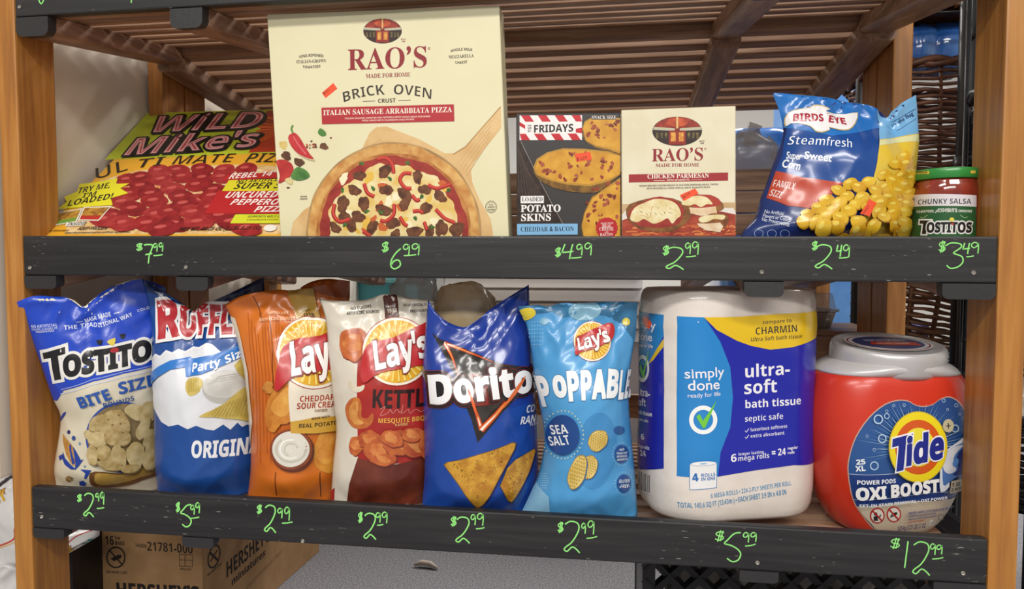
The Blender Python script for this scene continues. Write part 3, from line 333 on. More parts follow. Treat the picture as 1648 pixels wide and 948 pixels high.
Le-j+9-T*$-7)6,B(v+#)4)d*#(f+A(C,+(I,e(Z-@(y-@)u,g)W,2)D+W)>*h)M*4){)u*l-H*l-0,A,F-9 *Z,T+;,b+s,S,;,-,J+L)w+L*2,.
Lf+8*{0/*D/~)t/_)T/7)A.]):-K(U-K(U,U):,U):(L*9(L*9,U+0,U+0-K*9-K*9-w*B.W*`/#+L/0+g/)+g0%
Lg-5+*-K)v-8)2,^(u+e)$+))2*k)`*A)~*1)W){)?)e)6)I);)6)J(~)d(k(~(P(X(&(L&H(h%])V%,*h$u,$%+,o%]--&O,|(+,Q(V+`(s*n))*@)<*0)R*R)r+B*%,2*M,F*i,V+2,]+X,X+|,I,?,-,a-/,a-/-K *<,M*j,X+:,M+Z,1+g+d+[+7+=*u*k*j*;*t)v+6)k+b)w,0 )x(-*R(6+7(0+r&u,1&H+}&$+R%j*j%b*$%j)T&%)F&L)S&p
Lh.#)/0%)/(L*.(L*.,%*U,L*z,b+D,h+t,Y,7,4,B+T,B(L-A(L-A+Q--,^,Q-@+]-T++-L*W-5*.,k*.0%
Li*t)3-K)3(L*2(L*2-K )a/T)E/M)2/:)+.z)2._)E.K)a.D)|.K*4._*;.z*4/:)|/M
Lj*t)/-K)/&e)%&8(j%r(F%])/$u)a%?*#%v*.&l*.-K )]/T)A/M)./:)&.z).._)A.K)].D)x.K*0._*7.z*0/:)x/M
Lk-j,F-K*3*~,a(L.#(L+J*~-V-K )00%)0(L*/(L*/0%
Ll*t)30%)3(L*2(L*20%
Lm1$+U-T++-M*Y-6*,,k*,-K)--K)-(L*,(L*,,**O,L*t,_+B,d+l,X,.,6,9+U,9(L-8(L-8,*-Z,H-},].B,d.r,W/8,3/E+T/E(L0D(L0D+X02,[/X->.d-T.(-I-Q-,-&,^,_-0,0-K
Ln.#+]-T++-L*W-5*.,k*.-K)/-K)/(L*.(L*.,%*U,L*z,b+D,h+t,Y,7,4,B+T,B(L-A(L-A+S-,,`,O-@
Lo.X+O-T*0-5)6,>(q*~)5)]*.(c+O(C,u(b-p)Z.4*~-o,?,t-6 *^,J+N,_,C,J,z+q-3*},{*(,E)L+N)9*])M*)**)r*~**+q
Lp.#)+-K)+$u**$u**(W*h(E+*(C,F(b-<)W-Z*v-=,>,A-1*l-K **,U*|,U+s,D,I+l,Y*w,F*(+o)M+#)9*F)B**)M
Lq.#+U-K)o,{)&+w(q*v)4)W**(b+F(C,F(S,F$u-E$u-E-K *e,F+O,U,F,U,F)H+i)6+L)4*])I***&)r*w*-+p
Lr,q+a-T+6-I*e-#*6,>*6-K)7-K)7(L*6(L*6+)*E+p*m,F+I,Y+c,S,B,-,r,{,M-=,*-N
Ls,f*X-T)e-E)0,v(y,4)T+.*a*I+<)k+3)O*v)>*T)7*+)=)S)Q(v)s(v(m)Q(T*)(G*^(C+O(T,*)(,=)n,3*=+n*f**+|)z,7*%,L*;,[*Z,a+$,[+Q,L,(,1,(-/+T-D+(-P
Lt,1*?.N(L,`(L,U)@,U)@)w)P)-*&(V*y(C+h(R,0(b,0)Z+E)=+$)9*d)?*J)T*?)~*?,U+t,U+t-K*?-K
Lu.#).-K).*B)B);)y(X*p(C+C(K+r(c,@)+,@(L-?(L-?-K,@-K,@)s+{)O+V):+/)3*V)?*7)a*-*<*--K
Lv-@(O-K*g(C+*(C-<-K,7-K*v*E)V-K
Lw0K(L-K*a(C*}(C,L+p-x(C.9(C0K-K/F-K.+*I,n-K,+-K*n*I)Q-K
Lx.#(L-K*U*}(L(L)c(L+3*9,g(L.#(L+m*}-r-K,Y-K+3+f)c-K
Ly-@(L-K*F)R(b$u)k$u-@-K,6-K*w*])W-K
Lz-+(b-K(b,U+7,U(W(L,z(L,z)B*=)B,y-K
LA/r+d0*(L(L)V(L*R*b-g*b.h(L/r(L,N0* *y+`,*.H->+`
LB.d)=0%)=(L+t(L-H(j.8)S.O*N.;+G-^,*,`,N-@,r-c-G-n.,-W/$,n/g+O0% *E/(+E/(,2.v,W.R,c-~,R-@+},w+,,k*E,k *E+m+b+m,]+_-4+9-D*]-8*),f)[+g)J*E)J
LC0@-00/*~/Z)S.5(},/)I*K*h(|-*(C.1(K/&(a/n)$/n*6.y)g.()L-3)C+W)e*P*f*-,8*Q-e+W.h-///-}/&.p.k/g.B/g/Q.k/r-x0)
LD0k)>0%)>(L,:(L.H)#/k*G0<,9/q.$.S/K,90% *F/(,)/(-m.`.n-^/1,9.w+,-~)z,.)J*F)J
LE.#)=0%)=(L-b(L-b)J*E)J*E+k-N+k-N,i*E,i*E/(-X/(-X0%
LF-`)>0%)>(L*F(L*F+|-B+|-B,z*F,z*F/(-B/(-B0%
LG0a-*0/*~/Z)U.6)#,5)T*6*{(q-&(C.%(I.{([/x(|/x,4-F,4-F+6.p+6.p)_-i)G-5)C+Y)e*S*f*/,8*R-d+V.g-(//-{/&.s.l/j.F/j/O.g/s-v0*
LH0U)=0%)=(L*E(L*E+h.[+h.[(L/d(L/d0%.[0%.[,f*E,f*E0%
LI+8)>0%)>(L*F(L*F0%
LJ+8)>0%)>(b)8&d(t&.(&%x&i%x&{$w(>$u)R%7*4&,*F(D*F0%
LK/g)=0%)=(L*E(L*E,5.8(L/f(L+[,K.w0%-V0%*E,V*E0%
LL-u)<0%)<(L-k(L-k)J*D)J*D0%
LM1/);0%);(L*C(L*E.C,d+I,t+I/9.C/9(L0A(L0A0%/@0%,l,w*=0%
LN1/)<0%)<(L*>(L*>.=/D(L0>(L0>0%/<0%/<*2*00%
LO1Y-$0/*s/X)M.4(z,9)L*@*q(v,~(C/5(v0Z*@1,,90Y.4/4/X -$//.T.h/X-f/|,9/X*h.T)f-$)C+Q)f*M*h**,9*M-f+Q.h
LP..)80%)8(L*@(L*@+f+L+f,u,$-f,j.#-q-h.z,z/f+Y0% *@/(+Y/(,E.s,j.K,t-u,e-:,;,q+U,d*@,d
LQ1Y-/0/*z/])O.;(z,9)D*P*N)3,/(L-9&f.N&4/q%v0o&s0%&o//(#-{(L/Y)30d*Q1.,70X.7/3/Z +>.]-+//.X.g/[-c/~,6/[*k.Z)h--)C+I)h*H*m**,8*C-O
LR/2)?0%)?(L*G(L*G+g*q+g+G+^,$+1,r*#-r(L/2(L-X*n-(+R,K,(-/,O-V---d-v-H/&,T/j+70% *G/,+,/,+z.{,J.V,X-z,M-C,#,u+,,e*G,e
LS-T+50/)}/s)4/4(u.-)g,T+A+Q,3*=,&)q+^)O*y)A*7)L)T)o(y*J(y)()X(`*=(J+)(C,1([,v)B-4*H,B,1*h-0)v.:*).e*O/&+-/1+_/+,:.p,t.D,t/Y,B/u+j0*
LT/2(^0%(^/(+;/(+;(L,C(L,C/(.|/(.|0%
LU0@)/0%)/+@)Y)]*h(`,=(C.2(g/=)m/_+J/_0%.V0%.S*{.F*H.+){-_)_-))J,?)C+b)I+0)^*a)~*H*D*;*p*70%
LV/2(L0%+f(F+z(F/20%.+0%+n*d)T0%
LW4%(L0%+R(F+f(F.9.X0f(F0y(F4$0%2y0%0s*m.i0%-f0%+]*m)T0%
LX0@(d0%+g,E(N(L)l(L,H+X.}(L0>(L-),E0+0%.j0%,H-0*%0%
LY/2(L0%+;,M+;(L,C(L,C,L/20%-q0%+l-I)i0%
LZ/](x0%(x/(-L/((](L/M(L/M)J*^)J/M0%
L0.#+80/)y/^),.=(k,9),*5)y(p+8(C,R(p-D*5-a,9-D.=,R/^ *Q.h+8/,+z.h,I-j,X,9,I*d+z)f+8)F*Q)f*&*d)s,9*&-j
L1.#*c0%*c(L+k(L+k0%
L2.#*j0/*30()X/m(}/H(}.&)W._*1.|*c/)+D.s+o.F+~-^+y-*+i,W+M,$*a*q(o(S(o(L-](L-])O*f)O,,+7,q,U-+-i,k.~+}/o
L3.#*m0/*<0,)m/})C/m)C.j*9/)*^/,+B.{+k.V+z-{+k-E+=,~*L,r*L+r+C+f+u+;,**Y+w)z+P)T*q)F*>)L)f)^)2){)2(k)d(U*9(H*j(C,$(_,q)L-2*_-(+H,c,(,*,L,],s,y-I-&.1,i/5+}/t
L4.#,H0/(W+K(W*y+k*y+k(L,s(L,s*y-b*y-b+w,s+w,s0/ +i.*+k.*+k+w*%+w
L5.#)W0%)W,++#,/+v+[,8*h,$*)+L)W*`)F*-)L)U)])#)y)#(n)](U*7(G*p(C,.(a,~)R-@*j,},%,&,u*V-1*V/(,y/(,y0%
L6.#+|0/*@._)=,w(y+&):)]*-(c+F(C,Q(`-?)O-[*[-B+h,X,T+P,o+%,k*?,R*m-W+[.S,]/> *P+^*r+i+<+l+w+^,D+8,S*],E)|+z)T+@)F*X)]*,*@**+G
L7.#(~0%(~.~,<.~)P(j*M(C-u0%
L8.#+?0/*./p)>/*(}-z),-A)G,k)t,@)=+p(x+9(m*Q)/)H*#(^+:(C,N(^-A)H-_*P-S+8-4+q,Y,@-/,l-K-C-T-x-9/),L/p *_.z+=/,+t.y,>.T,L-z,=-F+r,|+;,n*`,}*9-G**-|*8.V +:+k+x+],G+6,V*X,H)~+{)U+8)F*T)T**){)u*X*)+6*S+]
L9.#+20/)y/l)0.{(q-t)0,i)v+|*~+a+m+n,3+~+i+$*}*()r)1*S(C,-)f-4+P-W-D-;.k,H/i *T.y+4/,+o.v,<.H,L-U,G-.+},t+X,h+8,d*W,s*.->)y-u*-.R
L'*T)#0H)#/-);-X)f-X)}/-)}0H
L.*t)`)b)A)Y)+)C(~)$)+(b)A(K)`(C)~(K*9(b*A)$*9)C)~)Y
L-,&(u+I(u*F+Y*F+Y+I
L=.y)*.&)*-/.@-/.@.& )*+[)**d.@*d.@+[
L/+W*e0/(T(C)@(C+P0/
'''
# ---------------------------------------------------------------- lettering (outlines of three faces: B bold sans, R bold serif, L light sans)
AL = ''.join(chr(i) for i in range(35, 127) if chr(i) not in "\\'\"")
def dec(a): return (AL.index(a[0]) * 90 + AL.index(a[1])) / 1000.0 - 0.4
GL = {}
for ln in GLYPHS.strip('\n').split('\n'):
    k, d = ln[:2], ln[2:]
    GL[k] = (dec(d[:2]), [[(dec(c[i:i + 2]), dec(c[i + 2:i + 4])) for i in range(0, len(c) - 3, 4)] for c in d[2:].split(' ') if c])
CAP = {'B': 0.714, 'R': 0.678, 'L': 0.682}
def offset_loop(c, d):
    n = len(c); o = []
    for i in range(n):
        ax, ay = c[i - 1]; bx, by = c[i]; ex, ey = c[(i + 1) % n]
        l1 = math.hypot(bx - ax, by - ay) or 1e-9; l2 = math.hypot(ex - bx, ey - by) or 1e-9
        n1 = ((by - ay) / l1, -(bx - ax) / l1); n2 = ((ey - by) / l2, -(ex - bx) / l2)
        mx, my = n1[0] + n2[0], n1[1] + n2[1]; ml = math.hypot(mx, my)
        if ml < 0.3: mx, my = n1; sc = 1.0
        else: mx /= ml; my /= ml; sc = min(1.7, 1.0 / max(0.35, mx * n1[0] + my * n1[1]))
        o.append((bx + mx * d * sc, by + my * d * sc))
    return o
def area(c): return 0.5 * sum(c[i - 1][0] * c[i][1] - c[i][0] * c[i - 1][1] for i in range(len(c)))
def layout(s, font, bold=0.0, track=0.0, solid=False):
    x = 0.0; out = []; adv0 = 0
    for ch in s:
        if ch == ' ': x += 0.27 + track; continue
        g = GL.get(font + ch) or GL.get('B' + ch)
        if g is None: continue
        loops = []
        for c in g[1]:
            if solid and area(c) < 0: continue
            if bold:
                c2 = offset_loop(c, bold)
                if area(c) < 0 and (area(c2) > -0.0008): continue
                c = c2
            loops.append([(px + x, py) for px, py in c])
        if loops: out.append(loops)
        x += g[0] + track
    return x - track, out

# ---------------------------------------------------------------- printed surfaces
class Surf:
    """a reference plane in front of a package; with a bvh the print follows the package's own relief"""
    def __init__(s, O, N, up=(0, 0, 1)):
        s.O = Vector(O); s.N = Vector(N).normalized(); u = Vector(up)
        s.V = (u - s.N * u.dot(s.N)).normalized(); s.U = s.V.cross(s.N); s.bvh = None
    def body(s, verts, faces, hf=0.0):
        s.vt = [Vector(v) for v in verts]; s.tr = []
        for f in faces:
            for i in range(1, len(f) - 1): s.tr.append((f[0], f[i], f[i + 1]))
        s.bvh = BVHTree.FromPolygons(s.vt, s.tr, all_triangles=True); s.hf = hf
        nn = [Vector((0, 0, 0)) for _ in s.vt]
        for t in s.tr:
            n = (s.vt[t[1]] - s.vt[t[0]]).cross(s.vt[t[2]] - s.vt[t[0]])
            for i in t: nn[i] += n
        s.vn = [n.normalized() if n.length > 0 else s.N for n in nn]
    def plane_uv(s, px, py, h=0.0):
        d = ray(px, py); o = s.O + s.N * h; t = (o - CAM).dot(s.N) / d.dot(s.N); p = CAM + d * t - s.O
        return (p.dot(s.U), p.dot(s.V))
    def uv(s, px, py):
        if not s.bvh: return s.plane_uv(px, py)
        h = s.hf
        for _ in range(4):
            u, v = s.plane_uv(px, py, h)
            hit = s.bvh.ray_cast(s.O + s.U * u + s.V * v + s.N * 0.4, -s.N)
            h = (hit[0] - s.O).dot(s.N) if hit[0] is not None else 0.0
        return (u, v)
    def point(s, u, v, off):
        """-> position, normal, inside"""
        p = s.O + s.U * u + s.V * v
        if not s.bvh: return p + s.N * off, s.N, True
        hit = s.bvh.ray_cast(p + s.N * 0.4, -s.N); ok = True
        if hit[0] is None: hit = s.bvh.find_nearest(p); ok = False
        a, b, c = s.tr[hit[2]]; q = hit[0]; A, B, C = s.vt[a], s.vt[b], s.vt[c]
        v0 = B - A; v1 = C - A; v2 = q - A; d00 = v0.dot(v0); d01 = v0.dot(v1); d11 = v1.dot(v1); d20 = v2.dot(v0); d21 = v2.dot(v1)
        de = d00 * d11 - d01 * d01
        if abs(de) < 1e-18: n = s.vn[a]
        else:
            y = (d11 * d20 - d01 * d21) / de; z = (d00 * d21 - d01 * d20) / de
            n = (s.vn[a] * (1 - y - z) + s.vn[b] * y + s.vn[c] * z).normalized()
        return q + n * off, n, ok
def split_tris(T, g):
    T = np.asarray(T, float)
    out = []
    while len(T):
        e = np.stack([T[:, 1] - T[:, 0], T[:, 2] - T[:, 1], T[:, 0] - T[:, 2]], 1); L = (e ** 2).sum(2); k = L.argmax(1); m = L.max(1) > g * g
        out.append(T[~m]); T = T[m]; k = k[m]
        if not len(T): break
        r = np.arange(len(T)); a = T[r, k]; b = T[r, (k + 1) % 3]; c = T[r, (k + 2) % 3]; h = (a + b) / 2
        T = np.concatenate([np.stack([a, h, c], 1), np.stack([h, b, c], 1)])
    return np.concatenate(out) if out else np.zeros((0, 3, 2))
class Print:
    def __init__(s, owner, surf, rough=0.5, g=0.006, step=0.00006, coat=0.0, base=0.00012, spec=0.4):
        s.o = owner; s.s = surf; s.rough = rough; s.g = g; s.step = step; s.coat = coat; s.base = base; s.spec = spec
        s.draws = []; s.cur = None; s.parts = []; s.sub = None
    def part(s, name, label=None, parent=None):
        s.cur = [name, label, parent, []]; s.parts.append(s.cur); return s
    def add(s, loops_uv, col):
        """one or more glyph-like groups of loops in uv metres"""
        tris = []
        for loops in loops_uv:
            pts = [p for l in loops for p in l]
            if len(pts) < 3: continue
            try: tt = tessellate_polygon([[Vector((p[0], p[1], 0)) for p in l] for l in loops])
            except Exception: continue
            for t in tt: tris.append([pts[i] for i in t])
        if not tris: return s
        xs = [p[0] for t in tris for p in t]; ys = [p[1] for t in tris for p in t]
        bb = (min(xs), min(ys), max(xs), max(ys)); lv = 0
        for b, l in s.draws:
            if b[0] < bb[2] and b[2] > bb[0] and b[1] < bb[3] and b[3] > bb[1]: lv = max(lv, l)
        lv += 1; s.draws.append((bb, lv)); s.cur[3].append((tris, col, lv)); return s
    def poly(s, pts, col, smooth=0):
        if smooth: pts = spline(pts, smooth)
        return s.add([[[s.s.uv(*p) for p in pts]]], col)
    def ell(s, cx, cy, rx, ry, col, rot=0.0, inner=0.0, n=36, a0=0, a1=360):
        c, sn = math.cos(R_(rot)), math.sin(R_(rot))
        f = lambda k: [(cx + k * (rx * math.cos(R_(a)) * c - ry * math.sin(R_(a)) * sn), cy + k * (rx * math.cos(R_(a)) * sn + ry * math.sin(R_(a)) * c)) for a in [a0 + (a1 - a0) * i / n for i in range(n + (a1 - a0 < 360))]]
        o = f(1.0)
        if inner and a1 - a0 < 360: return s.poly(o + f(inner)[::-1], col)
        L = [[s.s.uv(*p) for p in o]]
        if inner: L.append([s.s.uv(*p) for p in f(inner)[::-1]])
        elif a1 - a0 < 360: L[0].append(s.s.uv(cx, cy))
        return s.add([L], col)
    def blob(s, cx, cy, rx, ry, col, seed=0, rot=0.0, amp=0.14, n=22):
        rd = random.Random(seed); ph = [rd.uniform(0, 6.3) for _ in range(4)]; c, sn = math.cos(R_(rot)), math.sin(R_(rot)); P = []
        for i in range(n):
            a = 2 * math.pi * i / n; k = 1 + amp * (math.sin(2 * a + ph[0]) * .5 + math.sin(3 * a + ph[1]) * .6 + math.sin(5 * a + ph[2]) * .5 + math.sin(8 * a + ph[3]) * .3)
            x, y = rx * k * math.cos(a), ry * k * math.sin(a); P.append((cx + x * c - y * sn, cy + x * sn + y * c))
        return s.poly(P, col)
    def stroke(s, pts, w, col, taper=False, smooth=0, closed=False):
        if smooth: pts = spline(pts, smooth, closed=False)
        q = [Vector(s.s.uv(*p)) for p in pts]; k = (Vector(s.s.uv(pts[0][0] + 4, pts[0][1])) - Vector(s.s.uv(*pts[0]))).length / 4
        L, Rr = [], []; n = len(q)
        for i in range(n):
            t = (q[min(i + 1, n - 1)] - q[max(i - 1, 0)])
            if t.length < 1e-9: continue
            t.normalize(); f = i / max(1, n - 1)
            ww = w * k / 2 * ((1 - 0.85 * f) if taper == 1 else (math.sin(math.pi * (0.06 + 0.88 * f)) if taper == 2 else 1.0)); nn = Vector((-t.y, t.x)) * ww
            L.append(tuple(q[i] + nn)); Rr.append(tuple(q[i] - nn))
        for i in range(len(L) - 1):      # quads one by one so that crossing strokes stay whole
            s_q = [L[i], L[i + 1], Rr[i + 1], Rr[i]]
            if i == 0: G = []
            G.append([s_q])
        return s.add(G, col) if len(L) > 1 else s
    def text(s, t, x0, y0, x1, y1, h, col, font='B', bold=0.0, shear=0.0, sag=0.0, track=0.0, out=None, outw=0.0, shadow=None, solid=False, vert=None):
        p0 = Vector(s.s.uv(x0, y0)); p1 = Vector(s.s.uv(x1, y1)); d = p1 - p0; ln = d.length; d = d / ln; nrm = Vector((-d.y, d.x))
        up = Vector(s.s.uv(x0, y0 - h)) if vert is None else Vector(s.s.uv(x0 + vert[0], y0 + vert[1]))
        hm = max(1e-5, (up - p0).dot(nrm)); lean = (up - p0).dot(d) / hm if vert is not None else 0.0
        mpx = hm / max(h, 1e-3)
        def lay(b, sx_off=(0, 0)):
            A, gl = layout(t, font, b, track, solid); sx = ln / A; sy = hm / CAP[font]; o = []
            for loops in gl:
                LL = []
                for l in loops:
                    q = []
                    for x, y in l:
                        f = x / A; X = x * sx + y * sy * (shear + lean) + sx_off[0] * mpx; Y = y * sy + sag * mpx * 4 * f * (1 - f) + sx_off[1] * mpx
                        v = p0 + d * X + nrm * Y; q.append((v.x, v.y))
                    LL.append(q)
                o.append(LL)
            return o
        k = CAP[font] / h                      # px -> em
        if shadow: s.add(lay(bold + outw * k, shadow[1:]), shadow[0])
        if out:
            keep = solid; solid = True; gl = lay(bold + outw * k); solid = keep
            s.add(gl, out)
        return s.add(lay(bold), col)
    def done(s):
        for name, label, parent, ds in s.parts:
            V = []; F = []; MI = []; NN = []; ms = []; mi = {}
            for tris, col, lv in ds:
                if col not in mi: mi[col] = len(ms); ms.append(mat(col, s.rough, coat=s.coat, spec_l=s.spec))
                T = split_tris(tris, s.g) if s.s.bvh else np.asarray(tris, float)
                if not len(T): continue
                P, inv = np.unique(np.round(T.reshape(-1, 2), 7), axis=0, return_inverse=True); inv = inv.reshape(-1, 3)
                b = len(V); oks = []
                for u, v in P:
                    q, n, ok = s.s.point(float(u), float(v), s.base + s.step * lv); V.append(q); NN.append(n); oks.append(ok)
                X = T[:, :, 0]; Y = T[:, :, 1]; ar = (X[:, 1] - X[:, 0]) * (Y[:, 2] - Y[:, 0]) - (X[:, 2] - X[:, 0]) * (Y[:, 1] - Y[:, 0])
                for (i, j, k), a_ in zip(inv, ar):
                    if i == j or j == k or i == k: continue
                    if not (oks[i] or oks[j] or oks[k]): continue
                    F.append((b + i, b + j, b + k) if a_ > 0 else (b + i, b + k, b + j)); MI.append(mi[col])
            if not F: continue
            o = obj(name, V, F, ms, parent or s.o, MI, True, NN)
            if label: o['label'] = label
def spline(pts, k=4, closed=True):
    P = [Vector(p).to_2d() for p in pts]; n = len(P); o = []
    for i in range(n if closed else n - 1):
        a = P[i - 1] if (closed or i > 0) else P[0]; b = P[i]; c = P[(i + 1) % n]; d = P[(i + 2) % n] if (closed or i + 2 < n) else P[n - 1]
        for j in range(k):
            t = j / k; q = 0.5 * ((2 * b) + (c - a) * t + (2 * a - 5 * b + 4 * c - d) * t * t + (3 * b - a - 3 * c + d) * t ** 3); o.append((q.x, q.y))
    if not closed: o.append(tuple(P[-1]))
    return o
# ---------------------------------------------------------------- the setting
carpet = bpy.data.materials.new('grey_carpet'); carpet.use_nodes = True
_n = carpet.node_tree; _p = _n.nodes['Principled BSDF']; _p.inputs['Roughness'].default_value = 0.95; _p.inputs['Specular IOR Level'].default_value = 0.1
_t = _n.nodes.new('ShaderNodeTexCoord'); _z = _n.nodes.new('ShaderNodeTexNoise'); _z.inputs['Scale'].default_value = 240; _z.inputs['Detail'].default_value = 4
_r = _n.nodes.new('ShaderNodeValToRGB'); _r.color_ramp.elements[0].color = lin('#5b5a5e'); _r.color_ramp.elements[1].color = lin('#9c9a9f'); _r.color_ramp.elements[0].position = 0.3; _r.color_ramp.elements[1].position = 0.7
_n.links.new(_t.outputs['Object'], _z.inputs['Vector']); _n.links.new(_z.outputs['Fac'], _r.inputs['Fac']); _n.links.new(_r.outputs['Color'], _p.inputs['Base Color'])
_b = _n.nodes.new('ShaderNodeBump'); _b.inputs['Strength'].default_value = 0.5; _b.inputs['Distance'].default_value = 0.004; _n.links.new(_z.outputs['Fac'], _b.inputs['Height']); _n.links.new(_b.outputs['Normal'], _p.inputs['Normal'])
tag(box('floor', -3.0, 5.0, -6.0, 5.0, -0.05, 0.0, carpet), kind='structure')
wallm = mat('#e9e2d4|#e2dacb|3', 0.8)
tag(box('wall_back', -3.0, 5.0, 4.9, 5.0, 0.0, 2.7, mat('#efece6', 0.8)), kind='structure')
tag(box('wall_right', 4.9, 5.0, -3.6, 4.9, 0.0, 2.7, mat('#efece6', 0.8)), kind='structure')
# painted partition close to the shelf's left end, chipped at its foot
pm = bpy.data.materials.new('cream_partition_paint'); pm.use_nodes = True
_n = pm.node_tree; _p = _n.nodes['Principled BSDF']; _p.inputs['Roughness'].default_value = 0.9; _p.inputs['Specular IOR Level'].default_value = 0.15
_t = _n.nodes.new('ShaderNodeTexCoord'); _z = _n.nodes.new('ShaderNodeTexNoise'); _z.inputs['Scale'].default_value = 26; _z.inputs['Detail'].default_value = 5
_r = _n.nodes.new('ShaderNodeValToRGB'); e = _r.color_ramp.elements; e[0].position = 0.74; e[0].color = lin('#e4dccd'); e[1].position = 0.77; e[1].color = lin('#a99e8c')
_n.links.new(_t.outputs['Object'], _z.inputs['Vector']); _n.links.new(_z.outputs['Fac'], _r.inputs['Fac']); _n.links.new(_r.outputs['Color'], _p.inputs['Base Color'])
tag(box('wall_left', -0.085, -0.036, -0.012, 1.6, 0.475, 2.4, pm, bev=0.003), kind='structure')
tag(box('trim_1', -0.125, -0.037, -0.05, -0.0125, 0.515, 2.4, pm, bev=0.004), kind='structure')

# ---------------------------------------------------------------- the display shelf
postm = wood('honey_stained_wood', '#97602a', '#ac722f', '#bb8240', 2, 0.45, coat=0.25)
slatm = wood('brown_slat_wood', '#7c5c47', '#9a775d', '#b29176', 0, 0.5)
railm = wood('brown_rail_wood', '#745743', '#93705a', '#aa896e', 1, 0.45, paint=0.018)
inner_m = wood('brown_inner_rail_wood', '#745743', '#93705a', '#aa896e', 1, 0.45)
boardm = wood('black_painted_wood', '#1c1b1c', '#232223', '#2e2c2d', 0, 0.5, scratch=0.5)
shelf = thing('display_shelf', (W / 2, 0.37, 0), 'brown wooden two-sided display shelf with black painted front boards', 'shelf')
PT = 0.028
def post(x0, x1, y0, y1, m=postm, z0=0.0): return box('post', x0, x1, y0, y1, z0, 1.75, m, shelf, 0.0025)
post(-PT, 0, 0.0, 0.065); post(W, W + PT + 0.002, 0.0, 0.065)
for a, b in ((-PT, 0), (W, W + PT)):
    post(a, b, 0.305, 0.368, z0=0.36); post(a, b, 0.372, 0.435, z0=0.36); post(a, b, 0.675, 0.74)
def corner(px, py): return atY(px, py, 0.0)
SL = {}
# name: px corners of the front board (top-left, top-right, bottom-left, bottom-right), slope of the shelf towards the back
for nm, c, sl in (('M', ((34.2, 379.5), (1607, 380.5), (36.6, 442.5), (1606, 455.5)), 0.150), ('L', ((52.4, 783.5), (1595, 868.5), (55, 849), (1594, 941)), 0.045)):
    q = [corner(*p) for p in c]
    SL[nm] = dict(tl=q[0].z, tr=q[1].z, bl=q[2].z, br=q[3].z, s=sl)
SL['T'] = dict(tl=ZB + 0.2905 + 0.054, tr=ZB + 0.293 + 0.054, bl=ZB + 0.2905, br=ZB + 0.293, s=0.150)
def mixx(a, b, x): return a + (b - a) * x / W
RAILX = [(0.001, 0.048), None, None, (W - 0.056, W - 0.001)]
RAILX[1] = (atY(283, 455, 0).x, atY(334, 455, 0).x); RAILX[2] = (atY(1198, 463, 0).x, atY(1262, 463, 0).x)
D0, D1 = 0.29, 0.37            # front half ends at the ridge, the far half falls away again
boards = {}
for nm in 'TML':
    k = SL[nm]; th = 0.013
    zt = lambda x: mixx(k['tl'], k['tr'], x)
    zb = lambda x: mixx(k['bl'], k['br'], x)
    c = [(0.001, 0, zb(0)), (W - 0.001, 0, zb(W)), (W - 0.001, th, zb(W)), (0.001, th, zb(0)), (0.001, 0, zt(0)), (W - 0.001, 0, zt(W)), (W - 0.001, th, zt(W)), (0.001, th, zt(0))]
    boards[nm] = from_bm('front_board', hexbm(c, 0.0022), boardm, shelf); boards[nm]['label'] = 'black painted front board with handwritten green prices'
    f = [(p[0], 0.74 - p[1], p[2] + 0.012) for p in c]; f = [f[3], f[2], f[1], f[0], f[7], f[6], f[5], f[4]]
    from_bm('far_board', hexbm(f, 0.0022), slatm, shelf)
    # rails: front rail rises to the ridge, far rail falls from it a little lower
    rh = {'T': .026, 'M': .0185, 'L': .0145}[nm]
    for (xa, xb) in RAILX:
        def rail(y0, y1, za, zc, m, name):
            b0 = zb(xa); c = []
            for zz in (0, 1):
                for x, y in ((xa, y0), (xb, y0), (xb, y1), (xa, y1)):
                    zz0 = zb(x) - rh + (za if y == y0 else zc); c.append((x, y, zz0 + (rh - 0.001 if zz else 0)))
            bm = hexbm(c)
            ed = [e for e in bm.edges if abs(e.verts[0].co.y - e.verts[1].co.y) > 0.1 and max(e.verts[0].co.z, e.verts[1].co.z) < max(v[2] for v in c) - 0.0 and (min(abs(e.verts[0].co.z - c[i][2]) for i in range(4)) < 1e-5)]
            bmesh.ops.bevel(bm, geom=ed, offset=rh * .36, segments=4, affect='EDGES', profile=0.5)
            from_bm(name, bm, m, shelf)
        rail(0.0005, D0, 0.0, k['s'] * D0, railm, 'rail')
        z2 = k['s'] * D0 - 0.012
        rail(D0 + 0.001, 0.718, z2, z2 - 0.115 * (0.72 - D0), inner_m, 'inner_rail')
    # slats lie across the rails
    sw, tk = 0.023, 0.014
    n1 = 7; pitch = (D0 - 0.016 - sw) / (n1 - 1)
    ys = [(0.016 + i * pitch, 0) for i in range(n1)] + [(D0 + 0.006 + i * 0.0445, 1) for i in range(10)]
    for y, half in ys:
        def zs(x, yy):
            if half == 0: return zb(x) + k['s'] * yy
            return zb(x) + k['s'] * D0 - 0.012 - 0.115 * (yy - D0)
        if y + sw > 0.718: continue
        c = []
        for zz in (0, tk):
            for x, yy in ((0.002, y), (W - 0.002, y), (W - 0.002, y + sw), (0.002, y + sw)): c.append((x, yy, zs(x, yy) + zz))
        from_bm('slat', hexbm(c, 0.002, 1), slatm, shelf)
    zr0 = k['s'] * D0
    from_bm('ridge_beam', hexbm([(x, y, zb(x) + zr0 + e) for e in (-.011, .011) for x, y in ((.002, D0 + .001), (W - .002, D0 + .001), (W - .002, D0 + .0055), (.002, D0 + .0055))]), slatm, shelf)
def shelf_z(nm, x, y):          # top of the slats
    k = SL[nm]; return mixx(k['bl'], k['br'], x) + k['s'] * y + 0.014
